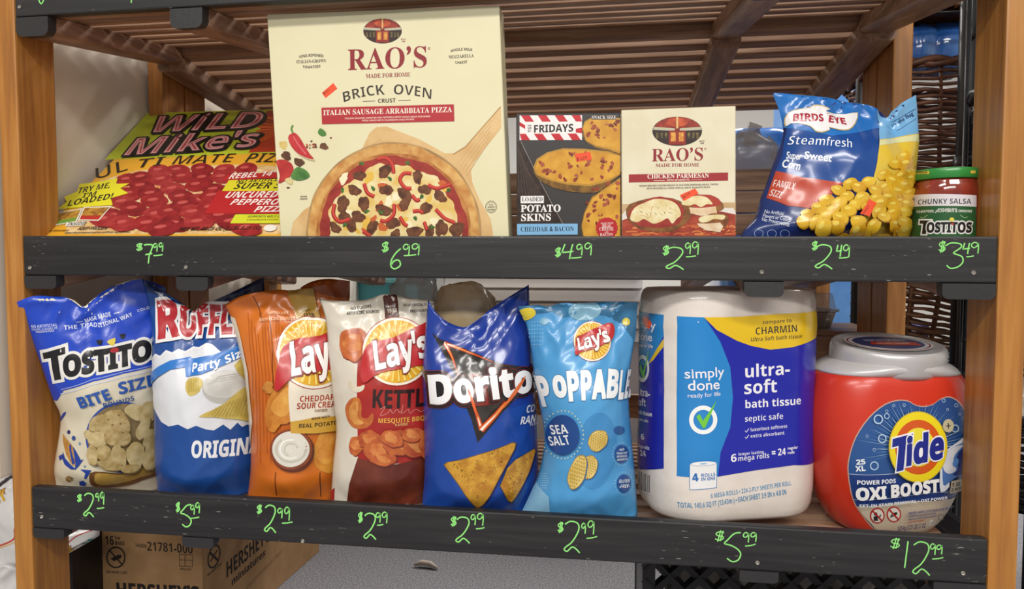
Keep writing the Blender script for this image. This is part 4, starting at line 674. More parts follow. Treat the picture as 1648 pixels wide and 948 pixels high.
# screws in the boards
def screw(nm, px, py):
    p = atY(px, py, -0.0006); n = 10; V = []; F = []
    for r, y in ((0.0026, 0.0), (0.0020, -0.0006), (0.0008, 0.0005)):
        V += [(p.x + r * math.cos(6.2832 * i / n), p.y + y, p.z + r * math.sin(6.2832 * i / n)) for i in range(n)]
    for a in (0, 1):
        for i in range(n): F.append((a * n + i, a * n + (i + 1) % n, (a + 1) * n + (i + 1) % n, (a + 1) * n + i))
    F.append(tuple(2 * n + i for i in range(n)))
    obj('screw', V, F, mat('#a09a92', 0.45, 0.5), boards[nm])
for a in (('M', 48, 431), ('M', 299, 430), ('M', 1226, 438), ('M', 1567, 439), ('L', 67, 832), ('L', 1219, 906), ('L', 1550, 923), ('L', 487, 871), ('T', 31, 11)): screw(*a)
# handwriting: unit strokes, x right, y down
HW = {'$': [[(.95, .12), (.5, .05), (.15, .25), (.35, .48), (.8, .55), (.85, .8), (.45, .95), (.05, .8)], [(.62, -.1), (.3, 1.1)], [(.85, -.05), (.55, 1.05)]],
      '2': [[(.05, .1), (.4, .0), (.85, .06), (.95, .25), (.75, .5), (.45, .72), (.1, .86), (.0, .95), (.2, 1.0), (.5, .86), (.75, .92), (1.0, 1.06)]],
      '9': [[(.8, .12), (.45, .0), (.1, .14), (.05, .36), (.35, .48), (.7, .32), (.85, .08), (.88, .5), (.8, 1.0)]],
      '5': [[(1.0, .0), (.6, .04), (.2, .25), (.0, .38), (.4, .45), (.8, .58), (1.0, .75), (.85, .95), (.5, 1.02), (.15, .9)]],
      '7': [[(.0, .06), (.3, .02), (.95, .05), (.85, .3), (.6, .6), (.5, 1.0)], [(.15, .55), (.95, .48)]],
      '6': [[(.9, .0), (.45, .25), (.1, .6), (.08, .9), (.4, 1.02), (.85, .85), (.75, .6), (.35, .62), (.1, .82)]],
      '4': [[(.25, .0), (.05, .5), (.1, .58), (.9, .5)], [(.85, .0), (.7, .5), (.6, 1.05)]],
      '3': [[(.0, .12), (.35, .0), (.85, .04), (.9, .18), (.5, .38), (.55, .44), (.95, .55), (1.0, .78), (.7, .97), (.3, 1.02), (.08, .9)]],
      '1': [[(.75, .0), (.5, .5), (.25, 1.0)]], '_': [[(.0, .6), (.5, .5), (1.0, .2)]], '0': [[(.5, 0), (.1, .3), (.1, .8), (.5, 1), (.9, .7), (.9, .3), (.5, 0)]]}
CH = '#8fe07a'
fs = Surf((0, 0, ZB), (0, -1, 0))
def price(nm, items):
    pr = Print(boards[nm], fs, 0.7, base=0.0002); pr.part('price_lettering', 'green handwritten price')
    for ch, x0, y0, x1, y1 in items:
        for st in HW[ch]:
            pr.stroke([(x0 + a * (x1 - x0), y0 + b * (y1 - y0)) for a, b in st], 2.2 if ch in '2567341' else 1.9, CH, smooth=5)
    pr.done()
price('M', [('$', 219, 392, 230, 403), ('7', 232, 393, 246, 424), ('9', 247, 392, 254, 405), ('9', 256, 391, 263, 405), ('_', 247, 409, 262, 413)])
price('M', [('$', 614, 390, 626, 405), ('6', 628, 400, 647, 432), ('9', 649, 393, 660, 411), ('9', 663, 392, 676, 411), ('_', 650, 409, 670, 413)])
price('M', [('$', 893, 399, 903, 413), ('4', 904, 393, 925, 416), ('9', 928, 393, 938, 411), ('9', 941, 391, 953, 411), ('_', 919, 413, 936, 417)])
price('M', [('$', 1066, 396, 1077, 410), ('2', 1072, 398, 1100, 432), ('9', 1103, 391, 1112, 409), ('9', 1114, 389, 1125, 410), ('_', 1104, 411, 1120, 415)])
price('M', [('$', 1306, 389, 1316, 402), ('2', 1312, 394, 1339, 431), ('4', 1346, 394, 1356, 412), ('9', 1357, 394, 1368, 414), ('_', 1350, 413, 1365, 417)])
price('M', [('$', 1510, 389, 1522, 405), ('3', 1521, 391, 1549, 431), ('4', 1549, 391, 1562, 408), ('9', 1563, 390, 1576, 408), ('_', 1555, 411, 1567, 415)])
price('L', [('$', 124, 796, 132, 807), ('2', 135, 794, 151, 830), ('9', 154, 794, 160, 807), ('9', 162, 792, 168, 812), ('_', 156, 816, 168, 820)])
price('L', [('$', 283, 809, 290, 823), ('5', 291, 812, 308, 847), ('9', 307, 813, 314, 828), ('9', 315, 809, 322, 826), ('_', 307, 831, 321, 836)])
price('L', [('$', 413, 813, 422, 826), ('2', 426, 813, 444, 855), ('9', 447, 818, 455, 834), ('9', 458, 816, 467, 838), ('_', 454, 839, 471, 844)])
price('L', [('$', 576, 825, 584, 840), ('2', 586, 826, 605, 866), ('9', 605, 825, 613, 841), ('9', 615, 824, 624, 842), ('_', 607, 843, 617, 847)])
price('L', [('$', 725, 832, 735, 846), ('2', 734, 832, 756, 872), ('9', 758, 828, 766, 845), ('9', 768, 826, 779, 846), ('_', 766, 848, 780, 853)])
price('L', [('$', 897, 841, 907, 856), ('2', 908, 839, 933, 887), ('9', 936, 842, 943, 859), ('9', 946, 838, 957, 860), ('_', 944, 862, 961, 869)])
price('L', [('$', 1150, 855, 1166, 870), ('5', 1166, 857, 1192, 903), ('9', 1196, 857, 1206, 873), ('9', 1208, 857, 1218, 872), ('_', 1199, 874, 1216, 882)])
price('L', [('$', 1432, 867, 1449, 882), ('1', 1453, 871, 1464, 914), ('2', 1469, 872, 1496, 923), ('9', 1497, 875, 1506, 893), ('9', 1507, 877, 1517, 892), ('_', 1500, 896, 1518, 902)])
price('T', [('0', 62, -22, 72, 6), ('9', 205, -20, 213, 5)])
# ---------------------------------------------------------------- packages
def sticker(pr, name, q, lines=(), col='#f0512a'):
    """a small orange price sticker, its own part"""
    pr.part(name, 'small orange price sticker'); pr.poly(q, col)
    for t, x0, y0, x1, y1, h in lines: pr.text(t, x0, y0, x1, y1, h, '#6a2a1c', 'L')
def carton(name, quad, Y, depth, colf, cols, label, yaw=0.0, zbot=None, rough=0.45):
    """carton with a front face traced tl, tr, br, bl; returns thing, front surface, side surface"""
    a = R_(yaw); N = Vector((math.sin(a), -math.cos(a), 0)); O = atY((quad[3][0] + quad[2][0]) / 2, quad[2][1], Y)
    s = Surf(O, N); c = [Vector(O) + s.U * s.uv(*p)[0] + s.V * s.uv(*p)[1] for p in quad]
    tl, tr, br, bl = c
    if zbot is not None:      # carry the sides on down behind the board to the slats
        bl = tl + (bl - tl) * ((tl.z - zbot) / (tl.z - bl.z)); br = tr + (br - tr) * ((tr.z - zbot) / (tr.z - br.z))
    B = -N * depth
    t = thing(name, ((bl.x + br.x) / 2, (bl.y + br.y) / 2 + depth / 2, min(bl.z, br.z)), label, 'box', 'frozen food boxes on the middle shelf')
    bm = hexbm([bl, br, br + B, bl + B, tl, tr, tr + B, tl + B], 0.0009, 1)
    from_bm('carton', bm, mat(colf, rough), t)
    # tuck flap seam on the top edge
    fl = MB(); e = 0.0006
    for p, q in ((tl, tr),):
        d = (q - p); fl.add(([p + d * .03 + B * .12 + Vector((0, 0, e)), p + d * .97 + B * .12 + Vector((0, 0, e)), p + d * .97 + B * .9 + Vector((0, 0, e)), p + d * .03 + B * .9 + Vector((0, 0, e))], [(0, 1, 2, 3)]))
    fl.build('top_flap', mat(cols, rough), t)
    sd = Surf(tr, s.U, (0, 0, 1))
    return t, s, (tl, tr, br, bl, B)

# --- pepperoni pizza box leaning back
P0 = atY(55, 379.5, 0.034); P0.z = ZB - 0.001
ang = math.atan2(0.225, 0.27)
dirv = Vector((0, math.cos(ang), math.sin(ang)))
nrm = Vector((0, -math.sin(ang), math.cos(ang)))
sw = Surf(P0, nrm, dirv)
t = thing('frozen_pizza_box', (P0.x + .19, P0.y + .1, shelf_z('M', .2, .05)), 'yellow and green pepperoni pizza box leaning back at the left end', 'box', 'frozen food boxes on the middle shelf')
hgt = sw.uv(240, 183)[1]; wid = 0.385; ext = 0.022; th = -nrm * 0.034
c0 = P0 - dirv * ext; cc = [c0 + Vector((x, 0, 0)) + dirv * (y) for x, y in ((0, 0), (wid, 0), (wid, hgt + ext), (0, hgt + ext))]
from_bm('carton', hexbm([p + th for p in cc] + cc, 0.001, 1), mat('#e3a52c|#e8b23a|9', 0.4), t)
pr = Print(t, sw, 0.38)
def zw(x, y): return (40 + x / 3.924, 170 + y / 3.924)
def zp(L, f): return [f(*p) for p in L]
pr.part('brand_panel')
pr.poly(zp([(775, 47), (1760, 20), (1760, 292), (1620, 297), (505, 342)], zw), '#b9c430')
pr.poly([(429, 178.5), (415, 218), (400, 246), (480, 243), (480, 177)], '#b23a1e')
for k in range(9): pr.poly([(470, 205), (424 - k * 2.6, 184 + k * 6.3), (422 - k * 2.6, 187.5 + k * 6.3)], '#d9661f')
pr.part('pizza_picture')
pr.poly(zp([(480, 472), (700, 412), (1000, 382), (1400, 372), (1760, 390), (1760, 812), (250, 812), (300, 700)], zw), '#e9cf9c|#d6a35d|55')
pr.poly(zp([(560, 500), (800, 425), (1100, 400), (1400, 395), (1700, 420), (1700, 790), (420, 780), (460, 660)], zw), '#ead9ae|#d98b4e|70')
rd = random.Random(3)
for i, (x, y) in enumerate([(650, 470), (740, 455), (850, 412), (970, 410), (1120, 402), (1260, 410), (1400, 402), (740, 510), (870, 470), (1000, 452), (1130, 460), (1250, 455), (660, 560), (800, 560), (940, 530), (1090, 505), (1200, 535), (620, 612), (820, 605), (990, 580), (1110, 605), (1190, 575), (690, 655), (840, 690), (925, 672), (1010, 625), (1070, 680), (1180, 650), (560, 702), (620, 748), (780, 750), (950, 752), (1100, 742), (1240, 702), (1310, 740), (500, 725), (1400, 780), (870, 780)]):
    k = 0.92 + 0.35 * (y - 400) / 380
    pr.blob(*zw(x, y), 20 * k, 10.5 * k, ('#8a1d22|#a32c2e|90', '#7c191f|#98262b|80', '#96252a|#ab3838|90')[i % 3], i, rd.uniform(-8, 8), 0.05, 18)
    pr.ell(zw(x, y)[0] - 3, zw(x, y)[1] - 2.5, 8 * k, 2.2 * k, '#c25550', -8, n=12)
pr.part('offer_burst')
pr.poly([(190, 288), (187, 297), (209, 296), (194, 304), (207, 312), (179, 320), (182, 331), (150, 333), (92, 338), (108, 326), (104, 318), (125, 309), (129, 297), (150, 295)], '#e6de2c')
for tx, a, b, c, d, h in (('TRY ME,', 124, 313, 177, 303, 8.5), ("I'M", 132, 320, 155, 316, 7), ('LOADED!', 107, 333.5, 181, 321, 9)): pr.text(tx, a, b, c, d, h, '#26221a', 'B')
pr.part('brand_lettering')
for tx, a, b, c, d, h in (('WiLD', 234, 214, 417, 205, 25), ("Mike's", 193, 251, 411, 236, 26)):
    pr.text(tx, a, b, c, d, h, '#e7a3a4', 'B', 0.0, out='#1d1a18', outw=2.0, shadow=('#1d1a18', 2.0, -2.2))
    pr.text(tx, a, b, c, d, h, '#b4302f', 'B', -0.055)
pr.part('product_lettering')
for tx, a, b, c, d, h in (('UL', 150, 291, 208, 274, 19), ('TI', 214, 272, 262, 266.5, 14), ('MATE', 272, 265.5, 374, 261.5, 14), ('PIZZA', 390, 262, 480, 262, 15)): pr.text(tx, a, b, c, d, h, '#2a2118', 'B', -.02)
pr.part('flavor_panel')
pr.poly(zp([(1275, 440), (1760, 415), (1760, 462), (1255, 476)], zw), '#b52a2c')
pr.poly(zp([(1290, 476), (1760, 462), (1760, 546), (1245, 546)], zw), '#ded32e')
pr.poly(zp([(1222, 546), (1760, 546), (1760, 692), (1140, 686)], zw), '#b8262a')
pr.poly(zp([(1332, 695), (1760, 692), (1760, 751), (1300, 751)], zw), '#d3d832')
for tx, a, b, c, d, h, cl in (('REBEL 14"', 1280, 467, 1575, 444, 32, '#f0e6dc'), ('NO ARTIFICIAL', 1330, 494, 1640, 478, 20, '#2a2418'), ('SUPER SIZE', 1312, 532, 1720, 524, 38, '#2a2418'), ('UNCURED', 1255, 590, 1590, 586, 38, '#f2ece6'), ('PEPPERONI', 1290, 634, 1680, 632, 36, '#f2ece6'), ('PIZZA', 1440, 680, 1640, 676, 36, '#f2ece6'), ("SUPPORTS WILD LIFE", 1405, 716, 1640, 714, 14, '#3a3a20'), ('FOUNDATION', 1400, 734, 1600, 732, 10, '#6a4a20')):
    pr.text(tx, *zw(a, b), *zw(c, d), h / 3.924, cl, 'B', shear=.15)
pr.part('small_print')
for tx, a, b, c, d, h in (('KEEP FROZEN', 330, 790, 515, 787, 20), ('NET WT. 40.25 OZ (2 LBS 8.25 OZ)', 970, 797, 1490, 790, 22), ('naturally processed and no artificial ingredients', 250, 812, 660, 806, 11), ('see cooking instructions', 75, 800, 272, 797, 11)): pr.text(tx, *zw(a, b), *zw(c, d), h / 3.924, '#2a2118', 'B', shear=.15)
pr.part('seal'); pr.ell(*zw(1552, 780), 10.5, 5.5, '#e8e4da', -4)
pr.part('inset_pictures')
for q, c2 in (([(145, 770), (185, 685), (368, 652), (330, 738)], '#6f9a3c'), ([(340, 730), (375, 645), (550, 640), (470, 732)], '#b8322a')):
    z = zp(q, zw); m = (sum(p[0] for p in z) / 4, sum(p[1] for p in z) / 4); pr.poly(z, '#e9e4d6'); i = [(m[0] + (p[0] - m[0]) * .9, m[1] + (p[1] - m[1]) * .86) for p in z]
    pr.poly(i, '#c99b3a|#8f5a2a|120'); pr.poly([i[0], ((i[0][0] * 2 + i[1][0]) / 3, (i[0][1] * 2 + i[1][1]) / 3), ((i[3][0] * 2 + i[2][0]) / 3, (i[3][1] * 2 + i[2][1]) / 3), i[3]], c2)
pr.poly(zp([(265, 742), (390, 735), (370, 763), (258, 768)], zw), '#e9e4d6'); pr.text('INSIDE!', *zw(266, 764), *zw(380, 758), 5, '#2a2118', 'B')
pr.done()

# --- shared pieces of the cream carton brand
SERIF = '#8d1f27'
def storefront(pr, cx, cy, rx, ry):
    pr.part('storefront_picture')
    pr.ell(cx, cy, rx, ry, '#2c1712')
    f = lambda x, y: (cx + x * rx, cy + y * ry)
    E = lambda y: math.sqrt(max(0, 1 - y * y)) * .97
    pr.poly([f(E(-y) * sg * (1 if 0 else 1), y) for y, sg in ((-.1, -1), (-.35, -1), (-.6, -1), (-.82, -1), (-.97, -1), (-.97, 1), (-.82, 1), (-.6, 1), (-.35, 1), (-.1, 1))], '#a4331c|#7b2213|150')
    pr.ell(cx, cy - .62 * ry, .42 * rx, .3 * ry, '#c9542a|#a33a1c|160')
    pr.poly([f(-.95, -.3), (f(-.1, -.2)), f(-.1, -.02), f(-.97, -.1)], '#b9b49a'); pr.poly([f(.95, -.3), f(.1, -.2), f(.1, -.02), f(.97, -.1)], '#b9b49a')
    pr.poly([f(-.34, -.05), f(.34, -.05), f(.34, .92), f(-.34, .92)], '#8e2118')
    for a, b in ((-.26, -.06), (.06, .26)): pr.poly([f(a, .08), f(b, .08), f(b, .7), f(a, .7)], '#e0a548|#c77a2c|300')
    for a in (-.86, -.68, -.5, .42, .6, .76): pr.poly([f(a, .1), f(a + .1, .1), f(a + .1, .5), f(a, .5)], '#7c6a34|#3a3420|200')
    pr.poly([f(-.04, -1), f(.04, -1), f(.04, -.2), f(-.04, -.2)], '#d9b070')

# --- large cream pizza carton
t, s, (tl, tr, br, bl, B) = carton('frozen_pizza_box', [(429.5, 23), (803.5, 8.5), (819, 381), (451.5, 382)], 0.030, 0.036, '#ded6ae|#e2dab4|14', '#d8cfa8', 'large cream sausage pizza box with a pizza on a wooden peel', zbot=ZB - 0.032)
pr = Print(t, s, 0.5)
def z2(x, y): return (420 + x / 2.432, y / 2.432)
pr.part('pizza_picture')
pr.poly(zp([(385, 620), (395, 585), (425, 520), (450, 499), (490, 495), (620, 545), (720, 600), (755, 600), (800, 572), (938, 415), (941, 500), (835, 635), (822, 670), (826, 710), (850, 770), (900, 860), (912, 945), (112, 945), (125, 870), (170, 820), (260, 770)], z2), '#dfbd86|#cfa468|26')
for k in range(5): pr.stroke([z2(770 + k * 9, 640 + k * 12), z2(905 - k * 4, 470 + k * 22)], 0.7, '#c9a470')
for k in range(6): pr.stroke([z2(400 + k * 30, 590 - k * 10 + k * k * 2), z2(470 + k * 30, 545 + k * 8)], 0.8, '#c8a06a')
pr.stroke([z2(938, 418), z2(800, 575), z2(752, 604)], 1.4, '#b88d58')
C = (634, 374)
def disc(r, col, sd, amp):
    P = []; rdd = random.Random(sd); ph = [rdd.uniform(0, 6.3) for _ in range(3)]
    for i in range(61):
        a = math.pi + math.pi * i / 60 - 0.12 * (i == 0) * 0; k = 1 + amp * (math.sin(7 * a + ph[0]) + math.sin(13 * a + ph[1]) + .6 * math.sin(29 * a + ph[2]))
        P.append((C[0] + r * k * math.cos(a) * 1.0, C[1] + r * k * math.sin(a) * 1.03))
    P += [(C[0] + r, 389), (C[0] - r, 389)]
    pr.poly(P, col)
disc(141, '#9c7a4c|#b8935e|40', 1, .002); disc(138, '#dcae66|#bd7f3c|60', 2, .004); disc(124, '#c58745|#a5622c|70', 5, .004); disc(119, '#8c2620|#a93a2c|60', 3, .008); disc(106, '#e9dba6|#ddb964|48', 4, .022)
rd = random.Random(11)
for i in range(26): pr.blob(C[0] + rd.uniform(-88, 88), C[1] - rd.uniform(2, 88), rd.uniform(5, 10), rd.uniform(4, 7), ('#f0e6bf', '#e2b64a', '#c7602e')[i % 3], i, rd.uniform(0, 180), .2, 14)
SAUS = [(385, 686), (365, 742), (402, 795), (320, 795), (485, 668), (490, 742), (563, 760), (612, 690), (560, 800), (645, 812), (380, 845), (290, 888), (355, 880), (435, 888), (515, 870), (640, 740), (700, 765), (705, 890), (765, 895), (600, 905), (480, 820), (330, 850), (660, 905), (525, 918)]
for i, (x, y) in enumerate(SAUS):
    a = z2(x, y); w = rd.uniform(10, 14)
    pr.blob(a[0] + .8, a[1] + 1.6, w, w * .72, '#6e3a20', i + 60, i * 37, .16); pr.blob(a[0], a[1], w * .92, w * .64, '#7a4a2c|#4f2b18|130', i + 60, i * 37, .16)
for i, L in enumerate([[(455, 625), (490, 620), (515, 645), (520, 680)], [(590, 680), (560, 680), (545, 705), (565, 735), (590, 738)], [(405, 720), (418, 755), (445, 770)], [(655, 725), (690, 738), (742, 722)], [(290, 800), (285, 840), (310, 868), (350, 858)], [(522, 800), (520, 840), (490, 866), (468, 862)], [(685, 820), (720, 855), (760, 872)], [(592, 765), (610, 785), (622, 780)], [(595, 828), (620, 826), (635, 835)], [(545, 850), (560, 875), (575, 885)], [(640, 870), (650, 900)], [(430, 925), (400, 905)]]):
    P = zp(L, z2); pr.stroke(P, 6.2, '#9b221e', smooth=5); pr.stroke([(a, b - 1.2) for a, b in P], 3.2, '#cf4434', smooth=5)
for i, (x, y) in enumerate([(575, 638), (440, 738), (630, 770), (415, 828), (470, 830), (605, 855), (735, 745), (670, 890), (505, 700), (320, 745), (330, 880), (395, 640)]): pr.blob(*z2(x, y), 4.2, 2.8, '#4c7a2c|#2f5220|200', i, i * 51, .2, 14)
pr.part('ingredients_picture')
CH_ = [(108, 535), (130, 520), (150, 535), (168, 565), (190, 600), (207, 622), (180, 618), (145, 600), (118, 570)]
pr.poly(zp([(x + 6, y + 8) for x, y in CH_], z2), '#c3b58e', 4); pr.poly(zp(CH_, z2), '#b3232b|#c5383a|60', 4); pr.stroke(zp([(128, 535), (150, 570), (178, 605)], z2), 2, '#d9696a', smooth=4)
pr.stroke(zp([(127, 522), (120, 505), (126, 490)], z2), 2.6, '#5f8a34', smooth=4)
pr.poly(zp([(62, 630), (90, 625), (120, 640), (128, 670), (105, 700), (70, 718), (75, 690), (68, 660)], z2), '#c23a32|#a82626|70', 3)
pr.poly(zp([(118, 690), (140, 655), (175, 665), (192, 690), (165, 705), (135, 705)], z2), '#3c6a30|#5a8a40|90', 3)
for i, (x, y, r) in enumerate([(88, 568, 7.5), (112, 708, 6), (100, 610, 8), (150, 635, 8), (247, 573, 6.5)]): pr.blob(*z2(x, y), r, r * .85, ('#d8c076|#c9a95a|80', '#d8c58a', '#6b4428|#4a2c1a|100', '#6b4428|#4a2c1a|100', '#7a5030|#4a2c1a|100')[i], i, 20, .18, 16)
for i in range(16): pr.blob(*z2(180 + rd.uniform(0, 38), 545 + rd.uniform(0, 34)), rd.uniform(1, 2.2), rd.uniform(.8, 1.6), ('#8e2a20', '#c0622c', '#5c1f18')[i % 3], i, i * 30, .2, 8)
pr.poly(zp([(223, 520), (232, 502), (252, 515), (255, 530), (238, 534)], z2), '#4f7f38', 3); pr.blob(*z2(274, 540), 1.6, 1.6, '#7a3020', 3); pr.blob(*z2(107, 735), 2.6, 1.6, '#5a2a20', 4)
storefront(pr, 615.7, 50, 31, 20)
pr.part('brand_lettering')
pr.text('RAO\u2019S', 559, 113, 689, 108, 33, SERIF, 'R')
pr.text('\u00ae', 688.5, 80, 692.5, 80, 4, SERIF, 'B'); pr.text('MADE FOR HOME', 588.6, 125.8, 660.5, 123.2, 6.6, SERIF, 'R')
pr.text('SINCE', 645, 64.5, 653, 64.2, 2.4, SERIF, 'R'); pr.text('1896', 647, 68, 652, 67.8, 2.4, SERIF, 'B')
DK = '#3a2e26'
for i_, (tx, a, b, c, d, h, fo, sg) in enumerate((('VINE-RIPENED', 481, 94, 521, 92.5, 4.4, 'B', 2), ('ITALIAN-GROWN', 477, 102.2, 525, 100.2, 5, 'R', 0), ('TOMATOES', 487, 109.5, 516, 108.3, 4.2, 'B', -1), ('WHOLE MILK', 725, 84.5, 760.5, 82.5, 4.4, 'B', 2), ('MOZZARELLA', 722, 94.3, 762.5, 92, 5, 'R', 0), ('CHEESE', 732.5, 102.3, 752, 101, 4.2, 'B', -1))):
    if i_ in (0, 3): pr.part('claim_lettering')
    pr.text(tx, a, b, c, d, h, DK, fo, sag=sg)
pr.part('product_lettering')
pr.text('BRICK', 551.5, 165.5, 620, 152.5, 16, DK, 'B', -0.012, sag=3.0, vert=(-2.5, -16)); pr.text('OVEN', 632, 152, 696, 160.5, 16, DK, 'B', -0.012, sag=2.5, vert=(1.0, -16))
pr.text('CRUST', 608, 165.8, 637, 164.6, 6.4, DK, 'B'); pr.stroke([(584, 163.2), (604, 162.6)], .8, DK); pr.stroke([(641, 161.8), (661, 161.2)], .8, DK)
pr.part('flavor_banner')
pr.poly([(517.5, 173.5), (730.5, 168), (731.3, 195.2), (518.5, 200)], '#b12a30')
pr.text('ITALIAN SAUSAGE ARRABBIATA PIZZA', 520.5, 185.6, 727.5, 180.6, 8.2, '#f3e9d8', 'R')
pr.text('ITALIAN SAUSAGE, ROASTED RED PEPPERS & SPICY SAUCE MADE FOR HOME', 555, 192, 693, 188.6, 2.5, '#ecd6c4', 'B'); pr.text('PIZZA SAUCE WITH CALABRIAN CHILI PEPPER', 583, 195.6, 667, 193.4, 2.5, '#ecd6c4', 'B')
pr.part('seal'); pr.ell(790.5, 333, 9.3, 9.8, '#4a4034', inner=.93, n=30); pr.ell(790.5, 333, 7.4, 7.8, '#4a4034', inner=.95, n=30)
for k in range(3): pr.text(('U.S.', 'INSPECTED', 'PASSED')[k], 785 + (k == 0) * 2, 330.5 + k * 4, 796 - (k == 0) * 2, 330.3 + k * 4, 2.2, '#4a4034', 'B')
pr.part('small_print'); pr.text('SERVING', 483.5, 317.6, 494.5, 317.2, 2.2, DK, 'B'); pr.text('SUGGESTION', 483, 321.4, 495, 321, 2.2, DK, 'B')
sticker(pr, 'price_sticker', [(518, 149.5), (536.5, 133.5), (543, 142.5), (524, 158)], [('$521', 521.5, 153, 531.5, 145, 5)])
pr.done()
# right hand side of the same carton
ss = Surf(tr, s.U); ps = Print(t, ss, 0.5, step=.00004)
def sd(f, z):      # f: 0 front edge..1 back edge, z: height below the top
    d = (B * f); return (d.dot(ss.U), d.dot(ss.V) - z)
ps.part('side_print')
ps.add([[[sd(.25, .012), sd(.97, .012), sd(.97, .085), sd(.4, .075), sd(.3, .05)]]], '#a9812f|#6b3a20|70'); ps.add([[[sd(.45, .03), sd(.9, .025), sd(.95, .07), sd(.5, .06)]]], '#8e2a22|#c77a3c|90')
ps.add([[[sd(.5, .115), sd(.95, .115), sd(.95, .175), sd(.5, .175)]]], '#9b2530')
for j, y0 in enumerate((.135, .19, .225)):
    A, gl = layout(('BRICK OVEN', 'ITALIAN SAUSAGE', 'COOKING')[j], 'B'); L = (.045, .04, .03)[j]
    ps.add([[[sd(.42 + .3 * py, y0 + L * (1 - (px / A)) * 1.0 - L * 0) for px, py in l] for l in g] for g in gl], DK if j else '#2e251f')
ps.done()

# --- black potato skins carton
t, s, _ = carton('frozen_snack_box', [(830.6, 182), (998.6, 181.2), (999.3, 381), (832, 381)], 0.036, 0.045, '#2e2a2a', '#5a2320', 'black boxed potato skins with a red striped brand panel', zbot=ZB - 0.030)
pr = Print(t, s, 0.35)
def z3(x, y): return (820 + x / 4.31, 170 + y / 4.31)
pr.part('background_picture')
pr.poly(zp([(52, 250), (80, 250), (370, 815), (52, 815)], z3), '#3a2a24|#261b18|150')
for k in range(9): pr.stroke(zp([(58 + k * 7, 270 + k * 20), (66 + k * 26, 640 + k * 8)], z3), .7, '#57443a')
pr.stroke(zp([(80, 250), (200, 500), (300, 690), (372, 822)], z3), 1.0, '#8f8680')
pr.part('potato_picture')
YC = '#dca63a|#c58a28|50'; RIM = '#8a6428|#5c3f1a|130'
POT = [([(505, 160), (520, 110), (560, 88), (640, 84), (768, 86), (768, 335), (690, 305), (600, 285), (530, 245)], [(505, 180), (520, 240), (600, 295), (768, 345), (768, 320), (600, 270), (525, 215)]),
       ([(165, 430), (190, 370), (260, 325), (370, 297), (520, 300), (680, 318), (768, 345), (768, 478), (690, 525), (560, 560), (400, 548), (280, 520), (190, 482)], [(165, 440), (185, 495), (260, 550), (400, 595), (590, 605), (660, 570), (768, 480), (690, 518), (560, 550), (400, 538), (280, 508), (200, 475)]),
       ([(500, 835), (520, 745), (572, 640), (680, 560), (768, 500), (768, 907), (512, 907)], [(498, 850), (515, 740), (570, 635), (590, 625), (535, 745), (520, 840), (530, 907), (508, 907)])]
for i, (a, b) in enumerate(POT):
    pr.poly(zp(b, z3), RIM, 2); pr.poly(zp(a, z3), '#b98a34', 0); m = (sum(p[0] for p in a) / len(a), sum(p[1] for p in a) / len(a))
    pr.poly(zp([(m[0] + (x - m[0]) * (.94 if x < 760 else 1), m[1] + (y - m[1]) * (.9 if y < 900 else 1)) for x, y in a], z3), YC, 0)
    rdx = random.Random(i + 5)
    for k in range((26, 46, 34)[i]):
        x = rdx.uniform(min(p[0] for p in a) + 35, 755); y = rdx.uniform(min(p[1] for p in a) + 22, max(p[1] for p in a) - 25)
        if i == 1 and ((x - 480) / 290) ** 2 + ((y - 425) / 105) ** 2 > 1: continue
        if i == 0 and (x < 540 or y > 240): continue
        if i == 2 and (x - 500) / 270 + (y - 500) / 400 < .45: continue
        r = rdx.uniform(2.2, 5); pr.blob(*z3(x, y), r, r * .75, ('#7c3020|#a5502e|200', '#8f3f2a|#5f2418|220', '#a8583a')[k % 3], k, rdx.uniform(0, 180), .2, 10)
pr.part('brand_panel')
q = lambda a, b: z3(70 + a * 433, 68 + b * 172 - a * 2)
pr.poly([q(0, 0), q(1, 0), q(1, 1), q(0, 1)], '#ece8e4')
for k in range(-1, 5):
    a = k * .27 + .02
    for b0, b1 in ((0, .26), (.74, 1)):
        x0 = a + b0 * .28; x1 = a + b1 * .28; L = [(x0, b0), (x0 + .14, b0), (x1 + .14, b1), (x1, b1)]
        L = [(min(1, max(0, x)), y) for x, y in L]
        if L[1][0] - L[0][0] + L[2][0] - L[3][0] > .03: pr.poly([q(*p) for p in L], '#c0202c')
for k in (0, 1): pr.poly([q(k, .26 if not k else .5), q(.09 if not k else .9, .4 if not k else .55), q(.09 if not k else .9, .55 if not k else .7), q(k, .42 if not k else .74)], '#c0202c')
pr.text('FRIDAYS', *z3(165, 187), *z3(444, 179), 11.8, '#26211f', 'B', .012); pr.text('TGI', *z3(151, 186), *z3(150, 132), 5.4, '#26211f', 'B', vert=(-5.4, 0))
pr.part('product_lettering')
pr.poly(zp([(568, 63), (740, 63), (740, 97), (568, 97)], z3), '#3a302c'); pr.text('SNACK SIZE', *z3(568, 92), *z3(740, 92), 5.2, '#e4ddd4', 'R')
pr.part('name_lettering'); pr.poly(zp([(78, 627), (238, 626), (238, 677), (78, 678)], z3), '#eeeae6'); pr.text('LOADED', *z3(86, 665), *z3(231, 664), 6.6, '#2a2626', 'R')
pr.text('POTATO', *z3(78, 738), *z3(357, 736), 11, '#f0ece8', 'R', .012); pr.text('SKINS', *z3(78, 800), *z3(290, 798), 11, '#f0ece8', 'R', .012)
pr.poly(zp([(52, 821), (473, 819), (473, 895), (54, 898)], z3), '#82b6de'); pr.text('CHEDDAR & BACON', *z3(77, 874), *z3(448, 871), 7.6, '#22303c', 'R', -.004)
pr.part('cheese_badge')
